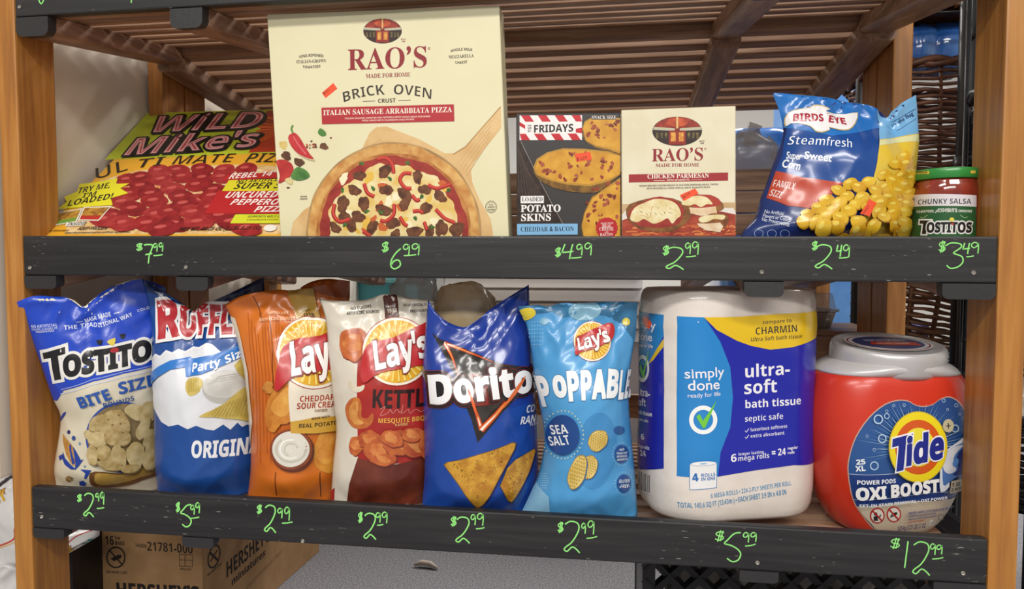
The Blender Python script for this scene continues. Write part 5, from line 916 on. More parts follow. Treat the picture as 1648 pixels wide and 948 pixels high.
pr.poly([(z3(675, 850)[0] + (17 + (k % 2) * 1.2) * math.cos(k * math.pi / 20), min(380.8, z3(675, 850)[1] + (16.5 + (k % 2) * 1.2) * math.sin(k * math.pi / 20))) for k in range(40)], '#b8242c')
for tx, a, b, c, h in (('MADE WITH', 632, 720, 822, 2.4), ('REAL', 643, 708, 846, 5), ('CHEESE', 623, 722, 868, 5), ('AND', 658, 686, 884, 2.2), ('BACON', 628, 718, 904, 4.2)): pr.text(tx, *z3(a, c), *z3(b, c - 2), h, '#f0dcd4', 'R')
sticker(pr, 'price_sticker', zp([(455, 336), (560, 322), (572, 374), (464, 391)], z3), [('$ 629', *z3(466, 385), *z3(540, 372), 5.4)])
pr.done()

# --- cream chicken meal carton
t, s, _ = carton('frozen_meal_box', [(999.8, 177), (1184.2, 170.2), (1183.8, 381), (1001, 381)], 0.030, 0.042, '#e2dabf|#d9cfae|20', '#e6dfc8', 'cream chicken parmesan box beside the black potato box', zbot=ZB - 0.030)
pr = Print(t, s, 0.45)
def z4(x, y): return (995 + x / 4.215, 165 + y / 4.215)
pr.part('meal_picture')
pr.poly(zp([(24, 690), (400, 680), (797, 678), (795, 906), (26, 908)], z4), '#cdb088|#bd9a6c|30')
pr.poly(zp([(26, 760), (60, 720), (780, 715), (797, 745), (795, 906), (26, 908)], z4), '#ddd6cc')
pr.poly(zp([(26, 800), (100, 770), (700, 740), (796, 760), (795, 907), (26, 908)], z4), '#b24a2e|#8c2a1c|60')
rd = random.Random(5)
for k in range(46):
    x = rd.uniform(50, 770); y = rd.uniform(835, 898); a = rd.uniform(-.5, .5)
    pr.stroke(zp([(x, y), (min(792, x + 35), y - 18 * a - 6), (min(793, x + 75), y + 12 * a)], z4), 2.4, ('#d0733c', '#c25a30', '#a83a24', '#dc9050')[k % 4], smooth=4)
pr.blob(*z4(275, 760), 52, 29, '#8f5a2a|#6a3c1a|110', 3, 0, .05); pr.blob(*z4(265, 750), 46, 24, '#a5352a|#8c2418|90', 6, -5, .07)
pr.poly(zp([(80, 790), (110, 715), (190, 675), (250, 655), (340, 662), (400, 695), (425, 760), (395, 790), (365, 822), (335, 785), (290, 808), (235, 822), (175, 790), (130, 812)], z4), '#eadfb4|#dcc68c|80', 3)
pr.blob(*z4(590, 690), 29, 15, '#94602e|#70421c|110', 8, 5, .06); pr.blob(*z4(580, 672), 26, 12, '#a8382a', 9, 5, .08)
pr.poly(zp([(430, 690), (450, 655), (530, 632), (600, 645), (640, 690), (600, 690), (560, 710), (520, 690), (480, 700)], z4), '#eadfb4|#dcc68c|80', 3)
pr.poly(zp([(480, 712), (560, 716), (660, 705), (672, 760), (560, 770), (490, 752)], z4), '#e6cfae|#d6b48a|90')
pr.blob(*z4(650, 810), 24, 14, '#8c5426|#6a3a18|110', 12, -5, .06)
pr.poly(zp([(545, 800), (560, 775), (640, 762), (720, 765), (710, 795), (650, 790), (610, 808), (570, 815)], z4), '#eadfb4|#dcc68c|80', 3); pr.poly(zp([(535, 820), (600, 822), (690, 815), (712, 840), (690, 880), (600, 868), (545, 840)], z4), '#e8d6ba|#d8b890|90')
for k in range(40): pr.blob(*z4(rd.uniform(120, 400), rd.uniform(680, 785)), rd.uniform(.6, 1.4), .6, ('#5a6a2c', '#b98a4c', '#a8502c')[k % 3], k, k * 40, .2, 7)
storefront(pr, 1089.9, 211.3, 40, 23.5)
pr.part('brand_lettering')
pr.text('RAO\u2019S', 1048.4, 259.9, 1132.6, 258.0, 20, SERIF, 'R'); pr.text('MADE FOR HOME', 1055, 268.9, 1125.5, 268.0, 5.4, SERIF, 'R')
pr.text('\u00ae', 1133.5, 241, 1136.5, 241, 3, SERIF, 'B'); pr.text('SINCE', 1125, 228.4, 1134, 228.2, 2.2, DK, 'R'); pr.text('1896', 1126.5, 231.8, 1133, 231.6, 2.2, DK, 'B')
pr.part('flavor_banner')
pr.poly([(1012, 280.8), (1171.7, 277.7), (1171.7, 290.7), (1012, 293.8)], '#9c262b'); pr.text('CHICKEN PARMESAN', 1041.7, 287.5, 1141, 285.8, 6.8, '#f3e9d8', 'R')
pr.text('WITH SPAGHETTI', 1073, 291.2, 1109.5, 290.6, 2.6, '#f0d8c8', 'B'); pr.stroke([(1052, 290.8), (1070, 290.4)], .6, '#f0d8c8'); pr.stroke([(1112, 289.7), (1130, 289.3)], .6, '#f0d8c8')
pr.text('TENDER BREADED CHICKEN BREAST IN OUR OWN MARINARA SAUCE, TOPPED', 1028, 300.6, 1156, 298, 2.6, DK, 'B'); pr.text('WITH MOZZARELLA CHEESE OVER AL DENTE SPAGHETTI PASTA', 1041, 304.8, 1143, 302.6, 2.6, DK, 'B')
sticker(pr, 'price_sticker', zp([(418, 628), (520, 583), (543, 615), (444, 669)], z4), [('$259', *z4(440, 652), *z4(492, 622), 5)])
pr.done()

# --- salsa jar
jy = 0.075; jc = atY(1519, 378, jy); jw = (atY(1570, 340, jy).x - atY(1467, 340, jy).x); jz0 = shelf_z('M', jc.x, jy) + .004; ztop = atY(1519, 268, jy).z
t = thing('salsa_jar', (jc.x, jy, jz0), 'glass jar of chunky red salsa with a green lid', 'jar')
def jar_sec(z, k, r): return [(jc.x + x, jy + y, z) for x, y in rrect(jw * k, jw * k, jw * k * r, 9)]
zz = lambda py: atY(1519, py, jy - jw / 2).z
prof = [(jz0, .86), (jz0 + .003, .95), (jz0 + .008, .985), (zz(333), 1.0), (zz(312), 1.0), (zz(302), .985), (zz(294), .95), (zz(289), .91), (zz(286), .9)]
V, F = loft([jar_sec(z, k, .46) for z, k in prof])
obj('glass_body', V, F, mat('#8e3222|#742416|60', 0.07, coat=0.8, spec_l=0.6), t, smooth=True)
jn = Vector((CAM.x - jc.x, CAM.y - jy, 0)).normalized(); sj = Surf(Vector((jc.x, jy, zz(340))) + jn * jw * .5, jn); sj.body(V, F, 0)
lid = [(zz(285.5), .965, ), (zz(284.5), .985), (zz(271), .99), (zz(268.8), .97), (zz(268.2), .9), (zz(268.9), .8)]
V2, F2 = loft([jar_sec(z, k, .497) for z, k in lid]); lidm = mat('#2f8a3c', 0.3, coat=.4)
lo = obj('lid', V2, F2, lidm, t, smooth=True); lo['label'] = 'green screw lid'
pr = Print(t, sj, 0.35, g=.004, step=.00012, coat=.3)
def z5(x, y): return (1450 + x / 7.02, 255 + y / 7.02)
pr.part('label_print')
pr.poly([(1466, 333), (1571, 333), (1571, 392), (1466, 392)], '#275a31'); pr.poly([(1466, 315), (1571, 314.5), (1571, 333), (1466, 333.6)], '#d9d3d6')
pr.text('CHUNKY SALSA', 1477, 329.6, 1562.5, 328.4, 8, '#343a3c', 'B', -.01); pr.text('MADE WITH REAL', 1509, 338, 1541, 337.8, 2.6, '#e4e8dc', 'B'); pr.text('TOMATOES, JALAPE\u00d1OS & ONIONS', 1475, 343, 1564, 342, 3.8, '#e4e8dc', 'B')
pr.text('T', 1479, 375.5, 1496, 376, 20, '#1d1b1c', 'B', .03, out='#e8e6e2', outw=2.4); pr.text('OSTITOS', 1491, 374, 1563, 374, 15.5, '#1d1b1c', 'B', .03, out='#e8e6e2', outw=2.2)
pr.ell(1531.5, 353.5, 3.8, 3.4, '#e2d04c', n=16); pr.ell(1532.5, 360.5, 2.6, 1.5, '#b5342e', n=16)
for sg in (-1, 1): pr.stroke([(1519 + sg * 38, 349), (1519 + sg * 33, 350.5), (1519 + sg * 26, 346)], 1.2, '#8fb08a', smooth=4)
pr.done()
sl_ = Surf(Vector((jc.x, jy, zz(277))) + jn * jw * .5, jn); sl_.body(V2, F2, 0); pl = Print(t, sl_, .35, g=.004, step=.0001)
pl.part('lid_print', parent=lo); pl.poly([(1471.5, 275.2), (1495.5, 275.2), (1495.5, 280.2), (1471.5, 280.4)], '#d8bd4a'); pl.text('MEDIUM', 1474.5, 279.3, 1492.5, 279.1, 3.2, '#3a3418', 'B'); pl.poly([(1562, 274.4), (1570, 274.2), (1570, 279), (1562, 279.2)], '#d8bd4a'); pl.done()
# ---------------------------------------------------------------- bags
def resample(P, n):
    P = [Vector(p) for p in P]; L = [0]
    for i in range(1, len(P)): L.append(L[-1] + (P[i] - P[i - 1]).length)
    o = []
    for k in range(n):
        t = L[-1] * k / (n - 1); i = 1
        while i < len(P) - 1 and L[i] < t: i += 1
        f = (t - L[i - 1]) / max(1e-9, L[i] - L[i - 1]); o.append(P[i - 1].lerp(P[i], min(1, max(0, f))))
    return o
def sm(a, b, x): x = min(1, max(0, (x - a) / (b - a))); return x * x * (3 - 2 * x)
def bag(name, label, cat, group, left, right, top, bot, Y, yaw, T, col, tilt=0.0, seed=0, wr=1.0, base=.55, rough=.32, coat=.25, back=.8, topT=.05, ns=58, nt=76, smooth=True, hf=None, snap=None):
    """pillow bag from its traced outline (left/right from bottom to top, top/bot from left to right)"""
    a = R_(yaw); ti = R_(tilt); N = Vector((math.sin(a) * math.cos(ti), -math.cos(a) * math.cos(ti), math.sin(ti)))
    cx = (bot[0][0] + bot[-1][0]) / 2; cy = (bot[0][1] + bot[-1][1]) / 2
    s = Surf(atY(cx, cy, Y), N)
    sp = (lambda P: spline(P, 4, False)) if smooth else (lambda P: P)
    U = lambda P: [Vector(s.plane_uv(*p)) for p in sp(P)]
    Lc, Rc, Tc, Bc = resample(U(left), nt), resample(U(right), nt), resample(U(top), ns), resample(U(bot), ns)
    G = []; hgt = (Lc[-1] - Lc[0]).length; sd = seed * 13.7
    uvs = [[None] * ns for _ in range(nt)]
    for j in range(nt):
        t = j / (nt - 1)
        for i in range(ns):
            q = i / (ns - 1)
            uvs[j][i] = Bc[i] * (1 - t) + Tc[i] * t + Lc[j] * (1 - q) + Rc[j] * q - (Bc[0] * (1 - q) * (1 - t) + Bc[-1] * q * (1 - t) + Tc[0] * (1 - q) * t + Tc[-1] * q * t)
    V = []; idx = {}
    def prof(q, t):
        g = (base + (1 - base) * sm(0, .16, t)) * (1 - (1 - topT) * sm(.55, 1.0, t))
        return max(0, math.sin(math.pi * q)) ** .62 * g
    def wrinkle(u, v, q, t):
        e = min(1, 4 * q * (1 - q) * 1.6)
        m = .35 + 1.2 * sm(.62, 1, t) + .5 * (1 - sm(0, .12, t)) + .9 * (1 - e)
        p = Vector((u * 16 + sd, v * 11 - sd, seed)); w1 = noise.noise(p + Vector((noise.noise(p * .7), noise.noise(p * .6 + Vector((5, 2, 1))), 0)) * .9)
        p2 = Vector((u * 44 + v * 9 + sd, v * 26 - u * 8, seed + 4)); w2 = 1 - abs(noise.noise(p2)) * 2.6
        p3 = Vector((u * 27 - v * 25, v * 13 + sd, seed + 9)); w3 = 1 - abs(noise.noise(p3)) * 3
        return wr * m * e * (.0034 * w1 + .0020 * max(w2, -.5) + .0021 * max(w3, -.6))
    F = []
    for side in (1, -1):
        for j in range(nt):
            t = j / (nt - 1)
            for i in range(ns):
                edge = i in (0, ns - 1) or j == nt - 1
                if side < 0 and edge: idx[(side, j, i)] = idx[(1, j, i)]; continue
                q = i / (ns - 1); u, v = uvs[j][i]; h = prof(q, t) * T * (1 if side > 0 else -back)
                if not edge: h += wrinkle(u, v, q, t) * (1 if side > 0 else .5)
                elif j == nt - 1: h += .004 * math.sin(q * 17 + sd) * math.sin(math.pi * q)
                idx[(side, j, i)] = len(V); V.append(s.O + s.U * u + s.V * v + s.N * h)
    nf = 0
    for side in (1, -1):
        for j in range(nt - 1):
            for i in range(ns - 1):
                f = [idx[(side, j, i)], idx[(side, j, i + 1)], idx[(side, j + 1, i + 1)], idx[(side, j + 1, i)]]
                f = f if side > 0 else f[::-1]; f = [x for k, x in enumerate(f) if x not in f[:k]]
                if len(f) > 2: F.append(tuple(f))
        if side > 0: nf = len(F)
    for i in range(ns - 1):      # bottom between front and back
        f = [idx[(1, 0, i)], idx[(-1, 0, i)], idx[(-1, 0, i + 1)], idx[(1, 0, i + 1)]]; f = [x for k, x in enumerate(f) if x not in f[:k]]
        if len(f) > 2: F.append(tuple(f))
    zb = min(v.z for v in V); c = s.O
    th = thing(name, (c.x, c.y, zb), label, cat, group)
    obj('bag_film', V, F, mat(col, rough, coat=coat, spec_l=.45), th, smooth=True)
    s.body(V, F[:nf], T * .85)
    return th, s, Print(th, s, rough, g=.0058, step=.00022, coat=coat, base=.00025, spec=.45)
GB = 'bags of chips on the bottom shelf'
def Z(ox, oy, k): return lambda x, y: (ox + x / k, oy + y / k)
def lays_logo(pr, cx, cy, r, banner, tx, h, ry=None, rays=True):
    ry = ry or r
    pr.part('brand_logo')
    pr.ell(cx, cy, r * 1.07, ry * 1.07, '#a02a22', n=44); pr.ell(cx, cy, r * 1.045, ry * 1.045, '#efe6d4', n=44); pr.ell(cx, cy, r * .97, ry * .97, '#e0aa28', n=44)
    if rays:
        for k in range(30):
            a = 6.2832 * k / 30 + .05; pr.poly([(cx + r * .3 * math.cos(a), cy + ry * .3 * math.sin(a)), (cx + r * .93 * math.cos(a - .035), cy + ry * .93 * math.sin(a - .035)), (cx + r * .93 * math.cos(a + .035), cy + ry * .93 * math.sin(a + .035))], '#f2d772')
    pr.poly(banner, '#b8262a', 4)
    pr.text(tx[0], *tx[1:5], h, '#f3efe9', 'B', .015, shear=.08, out='#7e1418', outw=h * .05)

# --- tortilla rounds
z6, z7 = Z(20, 440, 4.742), Z(60, 600, 4.74)
t, s, pr = bag('tortilla_chip_bag', 'blue and cream tortilla chip bag with a round window, beside the left post', 'chip bag', GB,
    [(84, 785), (85, 757), (94, 706), (97, 668), (85, 640), (66, 585), (46, 530), (27, 486)], [(262, 784), (266, 720), (268, 640), (268, 560), (270, 500), (266, 462)],
    [(27, 486), (55, 476), (85, 477), (115, 479), (135, 492), (148, 483), (170, 467), (200, 453), (228, 448), (266, 462)], [(84, 785), (140, 788), (200, 788), (262, 784)], .082, 26, .044, '#d9d0b8', seed=1, topT=.12, tilt=-10)
pr.part('blue_panel')
pr.poly([(15, 440), (290, 430), (285, 580), (246, 590), (200, 601), (150, 614), (103, 628), (92, 645), (60, 650)], '#1f46bd')
pr.stroke([(98, 634), (150, 618.5), (200, 606), (250, 594)], 1.5, '#cfd4e6'); pr.stroke([(99, 626.5), (150, 610.5), (200, 598), (250, 586.5)], 1.0, '#aab6e4')
pr.part('corn_picture')
pr.poly(zp([(195, 470), (215, 490), (270, 560), (300, 640), (300, 700), (270, 705), (230, 640), (205, 560)], z7), '#c89a56|#a87434|200', 3)
for L in ([(245, 560), (258, 540), (262, 590), (290, 690), (270, 700)], [(275, 560), (300, 600), (335, 665), (355, 658), (320, 710), (290, 740), (295, 690)], [(200, 600), (215, 650), (260, 700), (300, 735), (260, 735), (215, 700), (195, 650)], [(170, 635), (195, 620), (205, 640), (178, 668)], [(330, 735), (415, 742), (375, 805), (360, 805), (370, 765)], [(320, 830), (350, 820), (375, 840), (365, 862), (325, 858)], [(172, 350), (200, 305), (222, 295), (215, 320), (180, 372)]): pr.poly(zp(L, z7), '#24429a')
for x, y, r, c in ((242, 452, 2.6, '#24306a'), (280, 498, 3, '#33508f'), (325, 540, 2, '#7f93ab'), (365, 712, 1.6, '#7f93ab')): pr.ell(*z7(x, y), r, r * 1.3, c, n=14)
for k in range(9): a = k * .7; pr.stroke([z7(248 + 10 * math.cos(a), 806 + 9 * math.sin(a)), z7(248 + 30 * math.cos(a), 806 + 26 * math.sin(a))], 2, '#8a6420')
pr.part('bowl_picture'); pr.poly(zp([(400, 800), (440, 750), (700, 760), (900, 640), (930, 760), (800, 815), (700, 850), (560, 870), (430, 862)], z7), '#7a5430|#5e3c20|60', 3); pr.poly(zp([(440, 800), (470, 762), (700, 768), (920, 660), (920, 740), (780, 795), (640, 835), (500, 850), (450, 835)], z7), '#b8974c|#a5813a|60', 3)
pr.part('chip_window')
pr.ell(197, 703, 58, 57, '#27469f', -15, n=48); pr.ell(197, 703, 55, 54, '#8a7650|#6d5a38|60', -15, n=48)
rd = random.Random(4)
for i, (x, y, rx, ry, ro) in enumerate([(430, 470, 15, 10, 10), (480, 380, 18, 14, -30), (760, 300, 22, 13, 20), (840, 300, 14, 22, 30), (590, 390, 24, 26, 20), (470, 500, 16, 13, 0), (430, 620, 9, 17, -5), (610, 480, 21, 16, 10), (800, 420, 9, 21, 25), (850, 520, 12, 24, 12), (520, 610, 12, 17, -30), (600, 610, 8, 17, 5), (640, 640, 8, 18, -4), (560, 690, 18, 9, 10), (740, 610, 14, 22, 4), (840, 640, 12, 20, 10), (700, 715, 16, 7, -5)]):
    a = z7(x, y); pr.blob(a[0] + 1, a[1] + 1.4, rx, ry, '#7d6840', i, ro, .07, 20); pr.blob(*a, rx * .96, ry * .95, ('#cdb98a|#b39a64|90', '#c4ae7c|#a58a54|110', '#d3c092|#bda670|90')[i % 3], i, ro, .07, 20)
for x, y in ((575, 390), (635, 383), (620, 318), (648, 447), (545, 350)): pr.ell(*z7(x, y), 1.7, 1.3, '#7c6238', n=10)
pr.part('product_lettering')
pr.text('BITE', 129.5, 656.5, 182, 640.5, 18, '#2a55a6', 'B', .015); pr.text('SIZE', 191, 634.5, 252, 618, 19, '#2a55a6', 'B', .015); pr.text('ROUNDS', 167, 656, 216, 643.5, 8.4, '#2a4a8a', 'B')
pr.part('claim_lettering')
pr.text('THE TRADI', 103, 531, 162, 526.5, 7.2, '#d8def2', 'B'); pr.text('TIONAL WAY', 162, 527.5, 214, 508.5, 7.2, '#d8def2', 'B'); pr.text('MASA MADE', 137, 519.5, 180, 509, 7, '#d8def2', 'B'); pr.stroke([(123, 518.5), (133, 517)], 1.2, '#d8def2'); pr.stroke([(184, 505), (193, 502.5)], 1.2, '#d8def2')
pr.part('claim_lettering'); pr.text('NO ARTIFICIAL', 51, 527.5, 93, 524.5, 4.4, '#c6cef0', 'B'); pr.text('COLORS, FLAVORS OR', 52, 531.5, 93, 529, 3, '#c6cef0', 'B'); pr.text('PRESERVATIVES', 59, 535.5, 88, 533.5, 3, '#c6cef0', 'B'); pr.part('claim_lettering'); pr.text('COLORS', 221.5, 502.5, 250, 494, 4.4, '#c6cef0', 'B')
pr.part('brand_logo')
pr.text('T', 79, 612, 111, 606, 41, '#1b1a1c', 'B', .02, out='#e4e2dd', outw=4.6, vert=(-9, -43)); pr.text('OSTITOS', 103, 605.5, 268, 565, 30, '#1b1a1c', 'B', .045, out='#e4e2dd', outw=4.2, vert=(-2, -31))
pr.poly([(173, 550), (185, 544), (185.5, 551), (181, 556.5)], '#d9c23c', 2); pr.ell(184.5, 563.5, 7, 4, '#a92a30', -10, n=20)
for x, y in ((161, 551), (197, 541)): pr.poly([(x - 5, y - 3), (x + 5, y - 4), (x + 3, y + 4), (x - 2, y + 4)], '#1b1a1c')
pr.done()

# --- ridged chips, party size
z8 = Z(230, 440, 2.632)
t, s, pr = bag('ridged_chip_bag', 'blue and white party size bag of ridged chips with red lettering', 'chip bag', GB,
    [(253, 791), (250, 740), (249, 680), (246, 600), (245, 540), (239, 490), (228, 447)], [(416, 786), (420, 720), (418, 640), (420, 560), (426, 490), (424, 446)],
    [(228, 447), (250, 461), (280, 478), (300, 492), (316, 502), (332, 491), (360, 478), (395, 461), (424, 446)], [(253, 791), (300, 797), (360, 795), (416, 786)], .076, 15, .055, '#1c4a92', seed=2, topT=.2)
pr.part('white_panel')
wv = [(40, 362), (55, 345), (75, 355), (100, 330), (125, 340), (150, 325), (180, 335), (215, 315), (240, 318), (270, 300), (290, 305), (330, 340), (370, 330), (420, 300), (500, 270)]
wb = [(500, 640), (440, 640), (420, 650), (400, 632), (370, 662), (340, 640), (300, 665), (265, 660), (225, 645), (190, 660), (150, 640), (110, 648), (80, 630), (40, 560)]
pr.poly(zp([(20, 380)] + wv + wb, z8), '#dcdde2'); pr.stroke(zp(wv, z8), 2.4, '#e8e8ea')
pr.part('dark_top'); pr.poly([(330, 440), (440, 430), (440, 500), (395, 500), (350, 492)], '#16264f'); pr.poly([(225, 440), (262, 455), (300, 480), (318, 500), (316, 508), (290, 494), (262, 478), (240, 470)], '#18305f')
pr.part('chip_picture')
pr.ell(*z8(350, 482), 38, 27, '#b9b7b2', -8); pr.ell(*z8(352, 470), 37, 22, '#d8d6d0|#c6c4be|40', -8)
for k in range(3): pr.stroke(zp([(270 + k * 20, 470 - k * 12), (330, 455 - k * 10), (400 + k * 8, 440 - k * 10)], z8), 1.2, '#bdbab4', smooth=4)
pr.poly(zp([(385, 390), (440, 350), (470, 360), (460, 470), (430, 450)], z8), '#cdb962|#b59e48|60', 2)
for cx, cy, L in ((215, 480, [(180, 480), (190, 450), (225, 440), (255, 455), (240, 500), (205, 520), (188, 508)]), (350, 560, [(236, 606), (300, 575), (350, 545), (400, 500), (470, 470), (480, 612), (400, 618), (300, 608)])):
    P = zp(L, z8); pr.poly(P, '#d2be6c|#c2a850|60', 2); x0 = min(p[0] for p in P); x1 = max(p[0] for p in P)
    for k in range(7 if cx < 300 else 12):
        f = (k + .8) / (8 if cx < 300 else 13); a = z8(*(L[0])); 
        if cx < 300: pr.stroke([(x0 + 3 + f * 22, 632 - f * 4), (x0 + 4 + f * 20, 608 + f * 4)], .9, '#ab9342')
        else: pr.stroke([z8(262 + f * 190, 604), z8(300 + f * 180, 572 - f * 82)], 1.0, '#ab9342')
pr.part('size_ribbon')
pr.poly(zp([(30, 430), (70, 395), (120, 370), (205, 355), (215, 362), (300, 345), (380, 318), (460, 270), (460, 325), (400, 362), (330, 395), (250, 428), (185, 440), (180, 398), (120, 408), (70, 438), (30, 478)], z8), '#2a74c4')
pr.text('Party', *z8(209, 421), *z8(327, 392), 14, '#f0f1f4', 'B', .01, shear=.18, sag=-1); pr.text('Size', *z8(350, 384), *z8(450, 335), 13, '#f0f1f4', 'B', .01, shear=.18)
pr.part('flavor_lettering'); pr.text('ORIGINAL', 307, 735.5, 433, 723, 26, '#e6e7ea', 'B', .02)
pr.part('brand_logo')
pr.text('R', 253, 545, 290, 540, 57, '#b3262e', 'B', .03, out='#e6e4e4', outw=5.0, vert=(-1, -58)); pr.text('UFFLES', 288, 541, 420, 532, 46, '#b3262e', 'B', .035, out='#e6e4e4', outw=5.0)
pr.done()

# --- orange cheddar chips
z9 = Z(360, 440, 2.563)
t, s, pr = bag('potato_chip_bag', 'orange wood-print bag of cheddar sour cream chips', 'chip bag', GB,
    [(398, 800), (404, 745), (402, 680), (396, 610), (386, 560), (375, 520), (361, 491)], [(552, 802), (556, 740), (556, 660), (560, 580), (562, 520), (563, 452)],
    [(361, 491), (385, 478), (420, 469), (455, 466), (480, 469), (488, 462), (505, 453), (530, 449), (563, 452)], [(398, 800), (450, 803), (500, 803), (552, 802)], .070, 13, .052, '#c8661c|#d37426|9', seed=3, topT=.15)
pr.part('wood_print')
for L in ([(120, 92), (150, 155), (152, 190)], [(192, 200), (200, 300), (205, 455)], [(215, 820), (218, 915)], [(397, 820), (400, 920)], [(330, 60), (390, 110)]): pr.stroke(zp(L, z9), 1.3, '#5a2a12')
for k in range(14): x = 60 + k * 14; pr.stroke(zp([(x + 40, 160 + (k % 4) * 30), (x + 60, 420), (x + 66, 700 + (k % 3) * 40)], z9), .8, '#b4560f')
pr.poly([(470, 440), (575, 436), (575, 480), (540, 478), (505, 470), (486, 468)], '#9a4a18')
pr.part('white_strip'); pr.poly([(372, 508), (379, 512), (390, 552), (400, 602), (407, 680), (403, 720), (392, 690), (380, 600), (368, 540)], '#d9c9b4')
pr.part('gold_strip'); pr.poly(zp([(272, 75), (370, 60), (400, 195), (310, 235)], z9), '#b5903e|#a67e2e|30'); pr.text('EST.', *z9(342, 164), *z9(370, 160), 3.4, '#3a2412', 'B'); pr.text('1938', *z9(331, 188), *z9(379, 181), 6.8, '#3a2412', 'B', .01)
pr.part('claim_lettering'); pr.text('ARTIFICIAL SOURCES', *z9(150, 198), *z9(296, 194), 5, '#e6b486', 'B'); pr.text('NO COLORS', *z9(182, 170), *z9(268, 168), 4, '#e6b486', 'B')
pr.part('chip_picture')
pr.blob(*z9(190, 470), 9, 9, '#c98a3c|#a5622a|90', 2, 20, .2); pr.poly(zp([(180, 560), (200, 500), (240, 460), (280, 440), (285, 600), (240, 620), (215, 655), (190, 640), (178, 600)], z9), '#d08a34|#b5651f|60', 2); pr.poly(zp([(200, 555), (230, 500), (275, 465), (278, 560), (240, 590)], z9), '#e0a850|#d08c38|60', 2)
pr.poly(zp([(390, 670), (420, 640), (470, 600), (490, 740), (450, 815), (415, 820), (375, 790), (368, 740)], z9), '#d99a3c|#c47a26|50', 3); pr.poly(zp([(400, 690), (450, 640), (475, 700), (440, 780), (400, 780), (385, 740)], z9), '#c8742a|#dca048|60', 3)
pr.ell(*z9(285, 730), 33, 33.5, '#5c2a14'); pr.ell(*z9(280, 723), 31.5, 32.5, '#8e4a2c|#7a3a20|40'); pr.ell(*z9(279, 722), 27.5, 28.5, '#d9d4c8')
for k in range(3): pr.stroke([(z9(280, 722)[0] + (22 - 6 * k) * math.cos(a * .5 + k), z9(280, 722)[1] + (20 - 5 * k) * math.sin(a * .5 + k)) for a in range(9)], 3.4 - k * .5, ('#c2bcae', '#efece4', '#cbc5b8')[k], smooth=3)
pr.part('flavor_panel')
pr.poly(zp([(270, 440), (500, 420), (500, 600), (278, 612)], z9), '#e4d9c6'); pr.poly(zp([(278, 608), (380, 590), (500, 575), (500, 635), (278, 656)], z9), '#c99b38')
for tx, a, b, c, d, h, cl in (('CHEDDAR &', 310, 527, 478, 513, 9.6, '#a83a20'), ('SOUR CREAM', 300, 556, 480, 541, 9.6, '#a83a20'), ('FLAVORED', 370, 571, 420, 566, 4.5, '#8a5a3a'), ('MADE WITH', 358, 602, 430, 590, 3.6, '#3a2a18'), ('REAL POTATOES', 308, 634, 490, 611, 6.6, '#3a2a18')): pr.text(tx, *z9(a, b), *z9(c, d), h, cl, 'B')
lays_logo(pr, 503.5, 568, 54, zp([(222, 482), (238, 345), (275, 290), (400, 255), (520, 205), (520, 375), (400, 400), (290, 430)], z9), ("Lay's", 467.5, 606.5, 556, 583, ), 52)
pr.done()

# --- kettle cooked chips
z10 = Z(510, 440, 2.495)
t, s, pr = bag('potato_chip_bag', 'white and red bag of kettle cooked mesquite chips', 'chip bag', GB,
    [(532, 807), (536, 745), (541, 690), (536, 640), (529, 570), (524, 515), (513, 480)], [(700, 803), (704, 740), (704, 660), (702, 580), (700, 520), (700, 484)],
    [(513, 480), (545, 484), (590, 482), (618, 473), (640, 475), (670, 481), (700, 484)], [(532, 807), (590, 806), (650, 803), (700, 803)], .060, 13, .045, '#d5cdbd', seed=4, topT=.1)
pr.part('red_panel')
pr.poly(zp([(165, 330), (520, 300), (520, 740), (165, 745)], z10), '#ad2c26|#9c2420|30'); pr.poly(zp([(165, 740), (300, 770), (520, 700), (520, 950), (120, 950), (130, 850)], z10), '#5a2418|#6e3222|30')
pr.poly(zp([(40, 915), (60, 870), (72, 860), (70, 915)], z10), '#a82a2a')
pr.poly(zp([(262, 60), (318, 60), (332, 180), (275, 195)], z10), '#4e1f16')
pr.part('claim_lettering')
pr.text('EST.', *z10(285, 138), *z10(314, 135), 3.6, '#e0d4c4', 'B'); pr.text('1938', *z10(281, 159), *z10(322, 156), 6.6, '#e8dccc', 'B')
for tx, a, b, c, d, h in (('NO COLORS', 135, 148, 220, 136, 4.8), ('from', 165, 156, 192, 153, 3), ('ARTIFICIAL SOURCES', 120, 166, 253, 158, 4.6), ('NO ARTIFICIAL FLAVORS', 347, 134, 480, 128, 4.6), ('PRESERVATIVES', 373, 158, 465, 152, 4.4)): pr.text(tx, *z10(a, b), *z10(c, d), h, '#3a302c', 'B')
pr.part('chip_picture')
def chip(cx, cy, rx, ry, sd, ro, c='#c46a34|#a8482a|70'):
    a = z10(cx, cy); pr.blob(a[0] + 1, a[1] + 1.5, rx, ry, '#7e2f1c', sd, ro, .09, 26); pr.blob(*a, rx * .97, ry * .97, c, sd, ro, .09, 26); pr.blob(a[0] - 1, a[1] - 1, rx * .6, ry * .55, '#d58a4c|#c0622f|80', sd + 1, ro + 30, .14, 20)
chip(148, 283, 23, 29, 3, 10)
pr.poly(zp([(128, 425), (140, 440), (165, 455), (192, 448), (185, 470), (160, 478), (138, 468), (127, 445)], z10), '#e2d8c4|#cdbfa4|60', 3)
pr.poly(zp([(115, 540), (135, 505), (165, 498), (180, 525), (180, 575), (205, 580), (225, 560), (225, 595), (195, 622), (150, 620), (125, 590)], z10), '#c97a38|#b0562a|70', 3); pr.poly(zp([(130, 545), (150, 515), (168, 520), (165, 575), (190, 600), (160, 608), (138, 585)], z10), '#dca056|#c47a36|80', 3)
